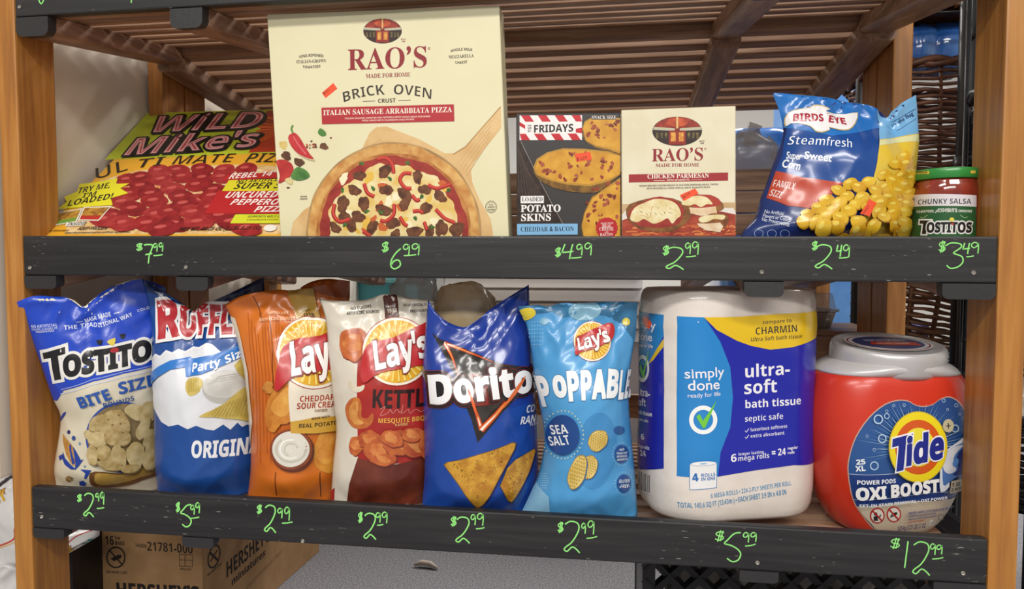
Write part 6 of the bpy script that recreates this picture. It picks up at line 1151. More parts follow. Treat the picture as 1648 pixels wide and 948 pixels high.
for a in ((160, 690, 12, 17, 3, 20), (215, 665, 19, 15, 4, 0), (250, 712, 24, 21, 5, 10), (330, 680, 26, 20, 6, -10), (400, 690, 24, 20, 7, 5), (300, 660, 18, 14, 8, 20), (380, 645, 18, 12, 9, 0), (450, 690, 20, 22, 10, 0), (270, 745, 20, 10, 11, 0)): chip(*a)
pr.part('flavor_lettering')
pr.text('KETTLE', *z10(218, 538), *z10(470, 524), 29, '#2c1a18', 'B', .01); pr.text('MESQUITE BBQ', *z10(245, 600), *z10(432, 588), 7.6, '#dfa844', 'B'); pr.text('FLAVORED', *z10(313, 613), *z10(364, 609), 4, '#e2b070', 'B')
pr.stroke(zp([(255, 545), (275, 535), (255, 570), (285, 560), (295, 545), (305, 562), (320, 545), (335, 560), (345, 525), (340, 562), (365, 545), (372, 562), (395, 545), (420, 555), (440, 525), (435, 560)], z10), .9, '#d98a80', smooth=4)
lays_logo(pr, 638.3, 566, 52, zp([(180, 400), (205, 290), (300, 262), (420, 205), (500, 170), (500, 330), (400, 372), (260, 400), (195, 440)], z10), ("Lay's", 603, 597, 690, 572), 46)
pr.done()

# --- blue corn triangles
z11 = Z(670, 440, 2.431)
t, s, pr = bag('tortilla_chip_bag', 'deep blue bag with two orange triangle chips and a black triangle logo', 'chip bag', GB,
    [(680, 811), (684, 760), (683, 680), (680, 600), (684, 540), (689, 482)], [(864, 815), (866, 760), (864, 690), (860, 620), (855, 545), (851, 458)],
    [(689, 482), (700, 500), (718, 516), (745, 526), (762, 517), (790, 496), (818, 477), (851, 458)], [(680, 811), (730, 818), (800, 820), (864, 815)], .055, 15, .052, '#1d3a94', seed=5, topT=.2, rough=.25, coat=.4)
pr.part('lower_panel'); pr.poly([(670, 655), (720, 650), (790, 662), (880, 640), (880, 830), (670, 830)], '#1b469c|#1a4296|8')
pr.part('chip_picture')
for k, (L, L2) in enumerate((([(108, 748), (120, 738), (250, 705), (375, 660), (390, 662), (385, 685), (330, 790), (262, 905), (240, 920), (222, 905), (160, 820)], None), ([(352, 760), (385, 725), (455, 684), (463, 690), (440, 770), (400, 850), (370, 893), (355, 885), (325, 830)], None))):
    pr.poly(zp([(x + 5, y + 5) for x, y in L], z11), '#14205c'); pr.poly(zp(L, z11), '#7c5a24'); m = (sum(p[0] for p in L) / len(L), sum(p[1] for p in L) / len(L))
    pr.poly(zp([(m[0] + (x - m[0]) * .965, m[1] + (y - m[1]) * .965) for x, y in L], z11), '#cd9a34|#ad7420|85')
    rdx = random.Random(k)
    for i in range(90 if k == 0 else 45):
        a, b = rdx.random(), rdx.random()
        if a + b > 1: a, b = 1 - a, 1 - b
        A, B_, C_ = ((125, 750), (375, 672), (238, 900)) if k == 0 else ((345, 800), (450, 700), (370, 875)); x = A[0] + a * (B_[0] - A[0]) + b * (C_[0] - A[0]); y = A[1] + a * (B_[1] - A[1]) + b * (C_[1] - A[1])
        pr.ell(*z11(x, y), rdx.uniform(.5, 1.3), rdx.uniform(.4, 1.0), ('#7a3c14', '#54401c', '#e6c468', '#8c5a1c')[i % 4], n=7)
pr.part('brand_logo')
pr.poly(zp([(62, 232), (95, 258), (250, 320), (330, 352), (445, 365), (455, 395), (430, 440), (335, 545), (240, 662), (215, 570), (185, 500), (140, 380)], z11), '#231d1c'); pr.poly(zp([(115, 290), (165, 315), (290, 365), (400, 390), (350, 470), (255, 590), (205, 440)], z11), '#3c362e|#2c2824|40')
for P, w in (([(108, 272), (160, 292), (225, 318), (300, 347)], 6.5), ([(110, 275), (130, 310), (148, 350), (165, 400)], 6.5), ([(255, 612), (240, 560), (218, 500), (200, 452)], 8), ([(252, 612), (310, 550), (365, 480), (418, 402)], 11)):
    pr.stroke(zp(P, z11), w, '#c9481c', 1, 4); pr.stroke(zp(P[:3], z11), w * .55, '#ee9a4c', 1, 4); pr.stroke(zp(P[:2], z11), w * .42, '#f6e6d8', 1, 4)
tp = (*z11(55, 503), *z11(500, 436), 42)
pr.text('Doritos', *tp, '#7a2018', 'B', .03, out='#7a2018', outw=6.6); pr.text('Doritos', *tp, '#1d1819', 'B', .03, out='#1d1819', outw=5.6); pr.text('Doritos', *tp, '#8a2a1c', 'B', .03, outw=2, out='#8a2a1c'); pr.text('Doritos', *tp, '#1d1819', 'B', .03, outw=1.2, out='#1d1819'); pr.text('Doritos', *tp, '#ebe9ea', 'B', .03)
pr.stroke(zp([(205, 455), (222, 505), (240, 560)], z11), 4.5, '#d9602a', 2, 4); pr.stroke(zp([(330, 528), (380, 462), (418, 402)], z11), 6, '#dd6a2c', 2, 4)
pr.part('flavor_lettering'); pr.text('COOL', *z11(426, 546), *z11(496, 536), 12, '#e4e6ee', 'B', .01, shear=.1); pr.text('RANCH', *z11(400, 590), *z11(500, 576), 12, '#e4e6ee', 'B', .01, shear=.1); pr.text('FLAVORED', *z11(438, 596), *z11(500, 588), 4.4, '#d4d8e6', 'B')
pr.done()

# --- light blue popped chips
z12 = Z(830, 470, 2.562)
t, s, pr = bag('popped_chip_bag', 'light blue bag of sea salt popped potato chips', 'chip bag', GB,
    [(838, 829), (866, 765), (876, 705), (868, 650), (859, 600), (852, 548), (845, 518), (833, 493)], [(1026, 830), (1022, 765), (1015, 690), (1011, 620), (1015, 585), (1022, 540), (1026, 487)],
    [(833, 493), (868, 491), (880, 494), (905, 487), (940, 488), (985, 485), (1026, 487)], [(838, 829), (900, 831), (960, 831), (1026, 830)], .048, 2, .05, '#4f9bd0|#458fc6|8', seed=6, wr=1.25, topT=.15)
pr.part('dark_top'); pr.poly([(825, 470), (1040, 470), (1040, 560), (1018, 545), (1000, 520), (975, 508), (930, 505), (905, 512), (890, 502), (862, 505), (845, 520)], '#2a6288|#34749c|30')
pr.part('background_dots')
pr.ell(*z12(330, 655), 33, 62, '#3f87bf', 8); pr.part('yellow_dot'); pr.ell(*z12(40, 92), 17, 9.5, '#d6c23a', -14); pr.part('yellow_dot'); pr.ell(*z12(455, 123), 6, 6.5, '#cdb93c'); pr.part('pale_dot'); pr.ell(*z12(285, 78), 26, 16, '#7ba7bd', -4); pr.part('pale_dot'); pr.ell(*z12(118, 122), 7, 6, '#6da0bc')
for (cx, cy, rx, ry) in ((85, 170, 13, 22), (115, 778, 9, 14)):
    pr.part('dot_pattern')
    for i in range(6):
        for j in range(7):
            u, v = (i - 2.5) / 3, (j - 3) / 3.6
            if u * u + v * v < 1: a = z12(cx, cy); pr.ell(a[0] + u * rx, a[1] + v * ry, .85, .9, '#9cc8e4', n=8)
pr.part('pale_corner'); pr.poly([(836, 826), (864, 775), (884, 800), (886, 832), (838, 832)], '#86b8d8')
pr.part('chip_picture')
for i, (cx, cy, rx, ry, ro) in enumerate(((338, 612, 15, 18, 35), (300, 722, 14, 20, 20), (255, 742, 13, 29, 18))):
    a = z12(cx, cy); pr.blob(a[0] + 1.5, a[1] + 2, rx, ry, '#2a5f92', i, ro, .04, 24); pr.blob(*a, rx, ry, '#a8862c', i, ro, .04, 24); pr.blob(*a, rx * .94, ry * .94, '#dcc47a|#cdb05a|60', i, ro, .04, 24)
    c, sn = math.cos(R_(ro)), math.sin(R_(ro))
    for p in range(-3, 4):
        for q in range(-4, 5):
            u, v = p * .27 + (q % 2) * .13, q * .2
            if u * u + v * v < .72: pr.ell(a[0] + u * rx * c - v * ry * sn, a[1] + u * rx * sn + v * ry * c, rx * .09, ry * .075, '#b4923a', ro, n=7)
pr.part('flavor_badge')
A = z12(197, 588); pr.ell(*A, 26.5, 32.5, '#1d4788')
for k in range(34): a = 6.2832 * k / 34; pr.ell(A[0] + 32 * math.cos(a), A[1] + 38.5 * math.sin(a), 1.1, 1.2, '#d8d8a8', n=8)
pr.text('SEA', *z12(153, 585), *z12(222, 580), 15, '#eef0f2', 'B'); pr.text('SALT', *z12(149, 632), *z12(232, 625), 15, '#eef0f2', 'B')
for cx, cy, L in ((435, 668, ('NO', 'COLORS FROM', 'ARTIFICIAL', 'SOURCES')), (445, 790, ('GLUTEN', '-FREE-'))):
    pr.part('claim_badge'); a = z12(cx, cy); pr.ell(*a, 11.5, 15, '#1d4a8a')
    for k in range(22): b = 6.2832 * k / 22; pr.ell(a[0] + 14.5 * math.cos(b), a[1] + 18.5 * math.sin(b), .7, .8, '#a8cce4', n=7)
    for i, w in enumerate(L): n = len(L); y = a[1] + (i - (n - 1) / 2) * (5.2 if n > 2 else 8) + 2; x = (4 if w == 'NO' else 8.5); pr.text(w, a[0] - x, y + .6, a[0] + x, y - .6, 3.2 if n > 2 else 5.4, '#dfe8f0', 'B')
pr.part('claim_badge'); pr.ell(*z12(425, 570), 9, 7, '#24558f')
pr.part('product_lettering')
LET = 'POPPABLES'; xs = [871, 892, 914, 934, 953, 973, 992, 1001, 1007, 1014]
for i, ch in enumerate(LET):
    f = i / 8; y = 652 - 14 * f + (-3 if i == 1 else 0) - (4 if 2 <= i <= 5 else 0); small = i == 1
    pr.text(ch if not small else 'o', xs[i] - (0 if not small else 0), y - (9 if small else 0), xs[i + 1] + (1 if i < 6 else 0), y - 1 - (9 if small else 0), 46 - 3 * f if not small else 42, '#eceeee', 'B', .03, out='#3a78aa', outw=1.2)
pr.ell(903, 637.5, 3.4, 3, '#eceeee', n=14)
lays_logo(pr, 953, 549.5, 28.5, zp([(246, 262), (248, 190), (275, 175), (330, 150), (392, 128), (396, 190), (340, 228), (275, 250)], z12), ("Lay's", 930, 566, 981, 549), 22, 30.5)
pr.done()

# --- frozen corn
z13 = Z(1180, 140, 3.794)
t, s, pr = bag('frozen_corn_bag', 'blue bag of frozen sweet corn next to the salsa jar', 'frozen food bag', None,
    [(1188, 392), (1196, 372), (1216, 350), (1222, 325), (1232, 300), (1242, 270), (1258, 228), (1260, 205), (1254, 178), (1243, 150)], [(1448, 392), (1456, 355), (1466, 318), (1471, 270), (1477, 215), (1473, 153)],
    [(1243, 150), (1275, 153), (1310, 158), (1345, 163), (1390, 171), (1413, 184), (1425, 191), (1440, 174), (1473, 153)], [(1188, 392), (1270, 396), (1360, 396), (1448, 392)], .075, 12, .045, '#20336f', seed=8, wr=1.1, topT=.12, rough=.25, coat=.4)
pr.part('front_panel')
pr.poly(zp([(330, 40), (480, 20), (850, 110), (888, 230), (885, 330), (860, 580), (500, 600), (240, 530), (290, 420), (320, 280), (330, 180)], z13), '#1c4a92|#1a4388|9')
pr.poly(zp([(225, 10), (480, 20), (860, 110), (895, 250), (760, 280), (600, 300), (400, 262), (300, 250), (285, 170)], z13), '#2a78c6|#2468b4|14')
pr.poly(zp([(850, 120), (930, 190), (1110, 30), (1160, 60), (1160, 300), (890, 330), (888, 220)], z13), '#6aa8d8|#86b9e0|12'); pr.poly(zp([(890, 325), (1000, 310), (1160, 280), (1160, 600), (1060, 920), (700, 940), (850, 570), (880, 420)], z13), '#d9b83a|#e0c654|14')
pr.poly(zp([(890, 330), (1000, 315), (1150, 290), (1150, 335), (1000, 345), (888, 362)], z13), '#d8d6a0')
pr.poly(zp([(248, 518), (420, 552), (670, 586), (560, 700), (480, 742), (330, 725), (190, 682)], z13), '#bb4630')
pr.part('corn_picture')
KER = [(1040, 430), (985, 470), (1050, 475), (1060, 525), (915, 535), (1010, 545), (960, 575), (820, 580), (1070, 560), (710, 590), (1030, 600), (760, 610), (910, 615), (640, 630), (850, 630), (990, 640), (1050, 650), (570, 690), (690, 665), (770, 680), (930, 675), (850, 680), (640, 710), (990, 710), (1030, 715), (730, 720), (520, 740), (880, 710), (800, 735), (950, 720), (600, 755), (1010, 760), (450, 775), (690, 755), (860, 760), (940, 770), (560, 790), (640, 800), (430, 818), (740, 815), (500, 820), (960, 830), (830, 838), (885, 790), (620, 840), (1000, 815), (540, 850), (980, 870), (780, 880), (890, 890), (735, 860), (655, 893), (1010, 860)]
for i, (x, y) in enumerate(KER):
    a = z13(x, y); k = .85 + .25 * random.Random(i).random(); ro = random.Random(i + 9).uniform(-35, 20)
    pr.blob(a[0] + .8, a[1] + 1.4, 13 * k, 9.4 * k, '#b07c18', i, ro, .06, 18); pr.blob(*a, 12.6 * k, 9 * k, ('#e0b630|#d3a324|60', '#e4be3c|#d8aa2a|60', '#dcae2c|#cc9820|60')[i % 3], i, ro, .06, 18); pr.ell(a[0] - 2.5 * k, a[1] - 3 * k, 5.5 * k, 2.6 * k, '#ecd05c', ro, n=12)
pr.part('brand_logo')
BL = [(318, 195), (345, 160), (400, 140), (470, 132), (490, 118), (540, 120), (585, 140), (560, 150), (600, 165), (680, 172), (752, 160), (738, 225), (700, 262), (640, 262), (580, 248), (588, 262), (540, 277), (500, 268), (470, 240), (400, 222), (350, 226), (322, 242)]
pr.poly(zp([(x + (x - 530) * .03, y + (y - 200) * .08) for x, y in BL], z13), '#bfa86a', 2); pr.poly(zp(BL, z13), '#e9e6e6', 2)
pr.text('BIRDS', *z13(358, 212), *z13(550, 214), 12, '#a82438', 'B', .02); pr.text('EYE', *z13(574, 218), *z13(692, 236), 11.5, '#a82438', 'B', .02)
pr.part('product_lettering')
pr.text('Steamfresh', *z13(318, 358), *z13(728, 374), 14, '#eef0f4', 'B', -.022, shear=.2); pr.text('Super', *z13(316, 440), *z13(412, 446), 11, '#e8ecf2', 'L', .02); pr.text('Sweet', *z13(430, 438), *z13(597, 458), 11.5, '#e8ecf2', 'L', .02); pr.text('Corn', *z13(285, 492), *z13(405, 508), 12, '#e8ecf2', 'L', .03)
pr.part('size_lettering'); pr.text('FAMILY', *z13(225, 612), *z13(372, 630), 11, '#f0e6e2', 'B', -.02); pr.text('SIZE', *z13(205, 666), *z13(290, 684), 11, '#f0e6e2', 'B', -.02)
pr.part('claim_lettering')
for tx, a, b, c, d in (('No Artificial', 180, 772, 308, 785), ('Flavors or Colors', 175, 798, 348, 825), ('No Preservatives', 172, 822, 340, 852)): pr.text(tx, *z13(a, b), *z13(c, d), 5.6, '#cdd4e6', 'L', .01)
pr.part('corner_lettering'); pr.text('in the Bag', *z13(972, 248), *z13(1098, 172), 7, '#1c3464', 'L', .02); pr.stroke(zp([(1000, 270), (1112, 195)], z13), .8, '#1c3464'); pr.stroke(zp([(965, 215), (1110, 135)], z13), .8, '#1c3464')
pr.part('cooking_icons')
for k in range(3): pr.ell(*z13(155 + k * 80, 895), 8, 6.5, '#8a9cc8', inner=.86, n=20)
sticker(pr, 'price_sticker', zp([(800, 684), (851, 711), (800, 791), (748, 776)], z13), [('5523', *z13(768, 778), *z13(800, 728), 5)])
pr.done()
# --- bath tissue pack
ty = .115; ayaw = R_(17); UX = Vector((math.cos(ayaw), math.sin(ayaw), 0)); UN = Vector((math.sin(ayaw), -math.cos(ayaw), 0))
tw, td, trr = .205, .135, .058
tz0 = atY(1180, 838, .045).z; tz1 = ZB - 0.0655
# centre so that the silhouette runs from 1027 to 1312
def tp_pt(c, x, y, z): return Vector((c.x, c.y, 0)) + UX * x - UN * y + Vector((0, 0, z))
def proj(p):
    d = Vector(p) - CAM; z = d.dot(FWD); return (824 + FPX * d.dot(RGT) / z, 474 - FPX * d.dot(UPV) / z)
tc = atY(1170, 640, ty)
for _ in range(6):
    xs = [proj(tp_pt(tc, x, y, (tz0 + tz1) / 2))[0] for x, y in rrect(tw, td, trr, 8)]
    lo_, hi_ = min(xs), max(xs); k = (1312 - 1027) / (hi_ - lo_); tw *= k; td *= k; trr *= k; tc.x += ((1312 + 1027) / 2 - (lo_ + hi_) / 2) * .0008
sh = shelf_z('L', tc.x, ty) + .002; tz0 = max(tz0, sh)
t = thing('bath_tissue_pack', (tc.x, tc.y, tz0), 'clear wrapped pack of bath tissue with a blue and yellow label', 'bath tissue')
prof = [(0, .92), (.004, .955), (.012, .98), (.03, .995), (.08, 1.0), (.155, .992), (.16, .988), (.165, .992), (.24, 1.0), (tz1 - tz0 - .03, .99), (tz1 - tz0 - .012, .98), (tz1 - tz0 - .003, .955), (tz1 - tz0, .92)]
prof = sorted(prof); rr = []
H_ = tz1 - tz0; zsn = []
for i in range(len(prof) - 1):
    n = max(1, int((prof[i + 1][0] - prof[i][0]) / .006))
    for j in range(n): f = j / n; zsn.append((prof[i][0] + (prof[i + 1][0] - prof[i][0]) * f, prof[i][1] + (prof[i + 1][1] - prof[i][1]) * f))
zsn.append(prof[-1])
secs = []
for z, k in zsn:
    o = []
    for x, y in rrect(tw * k, td * k, trr * k, 14):
        w = 1 + .006 * noise.noise(Vector((x * 22, y * 22, z * 30))) + .008 * max(0, 1 - abs(noise.noise(Vector((x * 9 + 3, y * 9, z * 55)))) * 7) * (1 if z > H_ * .78 or z < H_ * .16 else .15)
        o.append(tp_pt(tc, x * w, y * w, tz0 + z))
    secs.append(o)
V, F = loft(secs)
obj('wrapped_rolls', V, F, mat('#e3d9d0|#dbd0c6|30', 0.28, coat=.5, bump=.3), t, smooth=True)
s = Surf(tp_pt(tc, 0, -td / 2 - .0, (tz0 + tz1) / 2), UN); s.body(V, F, 0.0)
pr = Print(t, s, 0.25, g=.007, step=.00018, coat=.5)
zt = Z(1000, 440, 2.257)
pr.part('front_label')
pr.poly(zp([(200, 155), (300, 160), (360, 250), (395, 340), (405, 450), (395, 560), (360, 650), (350, 738), (200, 735)], zt), '#2583c8|#2079be|6')
pr.poly(zp([(300, 160), (345, 205), (420, 245), (470, 263), (540, 277), (620, 268), (715, 228), (715, 680), (625, 696), (480, 716), (350, 738), (360, 650), (395, 560), (405, 450), (395, 340), (360, 250)], zt), '#1c22a0')
pr.poly(zp([(300, 160), (420, 158), (560, 148), (715, 134), (715, 228), (620, 268), (540, 277), (470, 263), (420, 245), (345, 205)], zt), '#e2bb1e')
WH = '#eceaf0'
for tx, a, b, c, d, h, cl, fo, bo, shr in (('simply', 228, 381, 373, 373, 15.5, WH, 'L', .006, 0), ('done', 240, 424, 357, 419, 16, WH, 'L', .01, 0), ('ready for life', 240, 451, 360, 443, 6.6, WH, 'L', .0, 0),
    ('ultra-', 445, 379, 612, 366, 20, WH, 'B', .0, 0), ('soft', 443, 439, 566, 431, 21, WH, 'B', 0, 0), ('bath tissue', 447, 490, 652, 474, 12.5, WH, 'B', 0, 0), ('septic safe', 447, 539, 588, 528, 9.4, WH, 'B', -.015, 0), ('luxurious softness', 468, 574, 602, 560, 5.6, WH, 'B', -.015, 0), ('extra absorbent', 468, 597, 592, 585, 5.6, WH, 'B', -.015, 0),
    ('6', 396, 685, 419, 683, 12.5, WH, 'B', 0, 0), ('longer lasting', 424, 662, 517, 653, 4.8, WH, 'B', -.015, 0), ('mega rolls', 422, 682, 537, 669, 8, WH, 'B', -.01, 0), ('= 24', 545, 664, 597, 658, 11, WH, 'B', 0, 0), ('regular', 603, 640, 640, 635, 4.4, WH, 'L', .02, 0), ('rolls', 603, 656, 628, 653, 4.4, WH, 'L', .02, 0),
    ('compare to', 512, 184, 618, 177, 6, '#2a2a34', 'B', -.015, 0), ('CHARMIN', 485, 223, 640, 211, 11.5, '#26262e', 'B', -.015, 0), ('Ultra Soft bath tissue', 467, 248, 655, 234, 6.6, '#2a2a34', 'B', -.015, .15),
    ('6 MEGA ROLLS \u2022 224 2-PLY SHEETS PER ROLL', 325, 817, 618, 769, 7.4, '#3c86b4', 'B', -.01, 0), ('TOTAL 145.6 SQ FT (13.43m ) \u2022 EACH SHEET 3.9 IN x 4.0 IN', 203, 848, 600, 802, 8.4, '#3c86b4', 'B', -.01, 0)):
    nm = {'simply': 'brand_lettering', 'ultra-': 'product_lettering', '6': 'count_lettering', 'compare to': 'compare_lettering', 'luxurious softness': 'claim_lettering'}.get(tx)
    if nm: pr.part(nm)
    if 'MEGA' in tx: pr.part('sheet_lettering')
    pr.text(tx, *zt(a, b), *zt(c, d), h, cl, fo, bo, shear=shr)
for y in (575, 598): pr.stroke(zp([(448, y - 4), (453, y + 2), (462, y - 12)], zt), 1, WH)
pr.part('check_mark_emblem'); a = zt(297, 532); pr.ell(*a, 22.5, 23.2, '#eef0ee', inner=.7, n=40); pr.poly(zp([(272, 520), (284, 510), (296, 535), (346, 458), (304, 560), (296, 562)], zt), '#6fc43a')
pr.part('roll_badge'); pr.poly(zp([(247, 690), (347, 684), (346, 778), (248, 786)], zt), '#2d84c2', 0); pr.poly(zp([(249, 692), (345, 686), (344, 776), (250, 784)], zt), '#e8e6e6'); pr.ell(*zt(297, 690), 21, 4, '#2d84c2', -3); pr.ell(*zt(297, 690), 20, 3.4, '#eceaea', -3); pr.ell(*zt(297, 690), 6, 1.4, '#9cc0da', -3)
pr.text('4', *zt(259, 755), *zt(281, 753), 12.5, '#2468b0', 'B', .02); pr.text('ROLLS', *zt(289, 738), *zt(341, 734), 5, '#2468b0', 'B'); pr.text('IN ONE', *zt(289, 752), *zt(340, 748), 5, '#2468b0', 'B')
pr.done()
# side label: read from the left
s2 = Surf(tp_pt(tc, -tw / 2, 0, (tz0 + tz1) / 2), -UX * .86 + UN * .5); s2.body(V, F, 0.0); pr = Print(t, s2, 0.25, g=.006, step=.00018, coat=.5)
pr.part('side_label')
pr.poly([(1020, 496), (1068.5, 506.5), (1068.5, 540), (1048, 585), (1020, 592)], '#2a7dbc'); pr.poly([(1068.5, 540), (1068.5, 754), (1020, 753), (1020, 592), (1048, 585)], '#20259a'); pr.poly([(1068.5, 545), (1068.5, 558), (1052, 580), (1044, 586), (1050, 575)], '#d9b32a')
for tx, a, b, c, d, h, fo in (('mply', 1028, 526, 1056, 531, 13, 'L'), ('done', 1027, 546, 1051, 549, 12, 'L'), ('ready for life', 1026, 557, 1052, 560, 5, 'L'), ('ultra-', 1026, 636, 1047, 639, 11, 'B'), ('soft', 1025, 652, 1041, 654, 11, 'B'), ('bath tissue', 1026, 665, 1051, 670, 6, 'B'), ('septic safe', 1026, 676, 1045, 680, 5, 'L'), ('6', 1032, 707, 1038, 708, 9, 'B'), ('mega rolls', 1026, 719, 1046, 724, 5, 'B'), ('24', 1031, 733, 1041, 735, 9, 'B')): pr.text(tx, a, b, c, d, h, '#e6e6ee', fo, .01)
pr.ell(1035, 593, 11, 22, '#e8eaea', inner=.7); pr.poly([(1029, 590), (1033, 586), (1036, 598), (1046, 562), (1038, 608), (1035, 609)], '#6fc43a')
pr.part('barcode')
pr.poly([(1027, 757), (1048, 765), (1048, 796), (1027, 790)], '#e4e0dc')
for k in range(9): x = 1028 + k * 2.2; pr.poly([(x, 758 + k * .8), (x + .6 + (k % 3) * .35, 758.3 + k * .8), (x + .6 + (k % 3) * .35, 788 + k * .6), (x, 788 + k * .6)], '#4a4644')
sticker(pr, 'price_sticker', [(1034, 514), (1040, 508), (1045, 514), (1050, 520), (1046, 530), (1038, 524)])
pr.done()

# --- laundry pod tub
by = .125; byaw = R_(9); BX = Vector((math.cos(byaw), math.sin(byaw), 0)); BN = Vector((math.sin(byaw), -math.cos(byaw), 0))
bc = atY(1419, 700, by)
def bp(x, y, z): return Vector((bc.x, bc.y, 0)) + BX * x - BN * y + Vector((0, 0, z))
yb = by - .055
zpx = lambda py: atY(1419, py, yb).z
bz0 = max(zpx(864), shelf_z('L', bc.x, yb) + .001)
# half widths traced from the outline at mid depth
rows = [(864, 80), (858, 88), (846, 98), (825, 110), (800, 120), (770, 130), (740, 137), (710, 141), (690, 142), (665, 140.5), (640, 136), (622, 131), (612, 126), (606, 121)]
mpp = (atY(1520, 690, by) - atY(1420, 690, by)).length / 100
def bsec(py, hw, dk=.66, r=.45):
    w = 2 * hw * mpp * .955; d = w * dk; z = zpx(py)
    return [bp(x, y, max(z, bz0)) for x, y in rrect(w, d, min(w, d) * r, 12)]
def dens(rows, n=4):
    o = []
    for i in range(len(rows) - 1):
        for j in range(n): f = j / n; o.append(tuple(a + (b - a) * f for a, b in zip(rows[i], rows[i + 1])))
    return o + [rows[-1]]
sm_rows = [(p[1], p[0]) for p in spline([(hw, py) for py, hw in rows], 4, False)]
t = thing('laundry_pod_tub', (bc.x, bc.y, bz0), 'round orange-red plastic tub of laundry pods with a silver lid', 'detergent tub')
V, F = loft([bsec(a, b) for a, b in sm_rows])
obj('tub_body', V, F, mat('#c8321c', 0.33, coat=.15), t, smooth=True)
sh_rows = [(606, 121.5), (603, 120), (599, 116.5), (595, 111), (591, 104), (588, 97), (586.5, 90)]
Vs, Fs = loft([bsec(a, b, .66 + (606 - a) * .013, .45 + (606 - a) * .002) for a, b in sh_rows]); obj('silver_shoulder', Vs, Fs, mat('#c2bfbf', 0.32, 0.1), t, smooth=True)
# lid, tipped a little to the front
lc = bp(.004, 0, zpx(577)); lr = 91 * mpp; tip = R_(7)
LU = BX; LV = (-BN * math.cos(tip) + Vector((0, 0, 1)) * math.sin(tip)); LN = LU.cross(LV).normalized()
if LN.z < 0: LN = -LN
def ring(r, h, n=64, rib=0): return [lc + LU * (r * (1 + rib * (j % 2)) * math.cos(6.28318 * j / n)) + LV * (r * .96 * (1 + rib * (j % 2)) * math.sin(6.28318 * j / n)) + LN * h for j in range(n)]
Vl, Fl = loft([ring(lr * .97, -.018), ring(lr, -.012, rib=.004), ring(lr, .005, rib=.004), ring(lr * .985, .011), ring(lr * .95, .0135), ring(lr * .9, .0135), ring(lr * .87, .012), ring(lr * .5, .0125), ring(lr * .05, .013)])
lid = obj('lid', Vl, Fl, mat('#bdbbbb', 0.28, 0.15), t, smooth=True); lid['label'] = 'silver screw lid'
sl2 = Surf(lc + LN * .0137, LN, LV); pl = Print(t, sl2, .35); pl.part('lid_label', parent=lid)
EL = lambda rx, ry, n=40: [[[(rx * math.cos(6.28318 * k / n), ry * math.sin(6.28318 * k / n)) for k in range(n)]]]
pl.add(EL(lr * .78, lr * .64), '#d6d2d0'); pl.add(EL(lr * .74, lr * .6), '#8a2a26'); pl.add(EL(lr * .71, lr * .57), '#d0cdd0'); pl.add(EL(lr * .64, lr * .5), '#35406e')
pl.add([[[(-.4 * lr, -.15 * lr), (.5 * lr, -.25 * lr), (.52 * lr, .0), (-.3 * lr, .06 * lr)]]], '#c23a28')
A, gl = layout('KEEP OUT OF REACH', 'B'); pl.add([[[(-.36 * lr + .8 * lr * x / A, .12 * lr + y * .16 * lr) for x, y in l] for l in g] for g in gl], '#c8d0e2'); A, gl = layout('DO NOT INGEST', 'B'); pl.add([[[(-.25 * lr + .62 * lr * x / A, -.14 * lr + y * .16 * lr) for x, y in l] for l in g] for g in gl], '#e8c8bc'); pl.done()
# front label on the shoulder that is turned to the right
LBN = (BN * 1.0 - BX * .12).normalized()
s = Surf(bp(.02, -.062, (zpx(610) + bz0) / 2), LBN); s.body(V, F, 0.0); pr = Print(t, s, 0.3, g=.004, step=.00022, coat=.25)
zd = Z(1360, 620, 3.871)
LB = [(24, 550), (30, 450), (70, 325), (150, 205), (245, 125), (330, 97), (395, 103), (435, 126), (490, 135), (545, 122), (590, 90), (645, 76), (705, 108), (748, 180), (768, 275), (772, 400), (762, 520), (738, 640), (690, 740), (600, 845), (510, 912), (330, 935), (200, 905), (110, 805), (52, 705)]
pr.part('front_label')
m = (410, 500)
pr.poly(zp([(m[0] + (x - m[0]) * 1.02, m[1] + (y - m[1]) * 1.015) for x, y in LB], zd), '#c9a08a', 3); pr.poly(zp(LB, zd), '#2b5490|#24457e|10', 3)
rd = random.Random(9)
cen = (438, 400)
for k in range(84):
    a = 6.28318 * k / 84 + rd.uniform(-.02, .02)
    if .25 < math.sin(a) and not (math.cos(a) > .8): continue
    r0, r1 = 170, rd.uniform(260, 405); dx, dy = math.cos(a), math.sin(a)
    r1 = min(r1, 390 if dx < 0 else 315, 295 / max(.2, -dy) if dy < 0 else 400)
    x1, y1 = cen[0] + dx * r1, cen[1] + dy * r1
    if dy > 0.05 and y1 > 535: continue
    w = rd.uniform(.010, .024); pr.poly(zp([(cen[0] + r0 * math.cos(a - w), cen[1] + r0 * math.sin(a - w)), (x1, y1), (cen[0] + r0 * math.cos(a + w), cen[1] + r0 * math.sin(a + w))], zd), ('#8fb2d4', '#5f8cbc', '#b8cfe2', '#4572aa')[k % 4])
for x, y, r in ((200, 210, 7.5), (250, 190, 4.5), (225, 330, 7), (180, 500, 7), (135, 315, 2.2), (180, 400, 2.6), (355, 122, 2.5), (292, 125, 2.2), (612, 95, 3), (690, 125, 3), (670, 265, 6), (735, 205, 2.6), (710, 180, 2), (250, 160, 2.4), (630, 150, 2)): pr.ell(*zd(x, y), r, r * 1.05, '#a8c2dc', inner=.72, n=18)
pr.part('product_panel')
pr.poly(zp([(24, 550), (560, 548), (766, 500), (738, 640), (715, 680), (400, 718), (75, 752), (52, 705)], zd), '#263f7e'); pr.stroke(zp([(24, 550), (300, 550), (560, 548)], zd), .9, '#c8d2e2')
pr.stroke(zp([(52, 710), (300, 700), (560, 664), (730, 640)], zd), .9, '#c8d2e2')
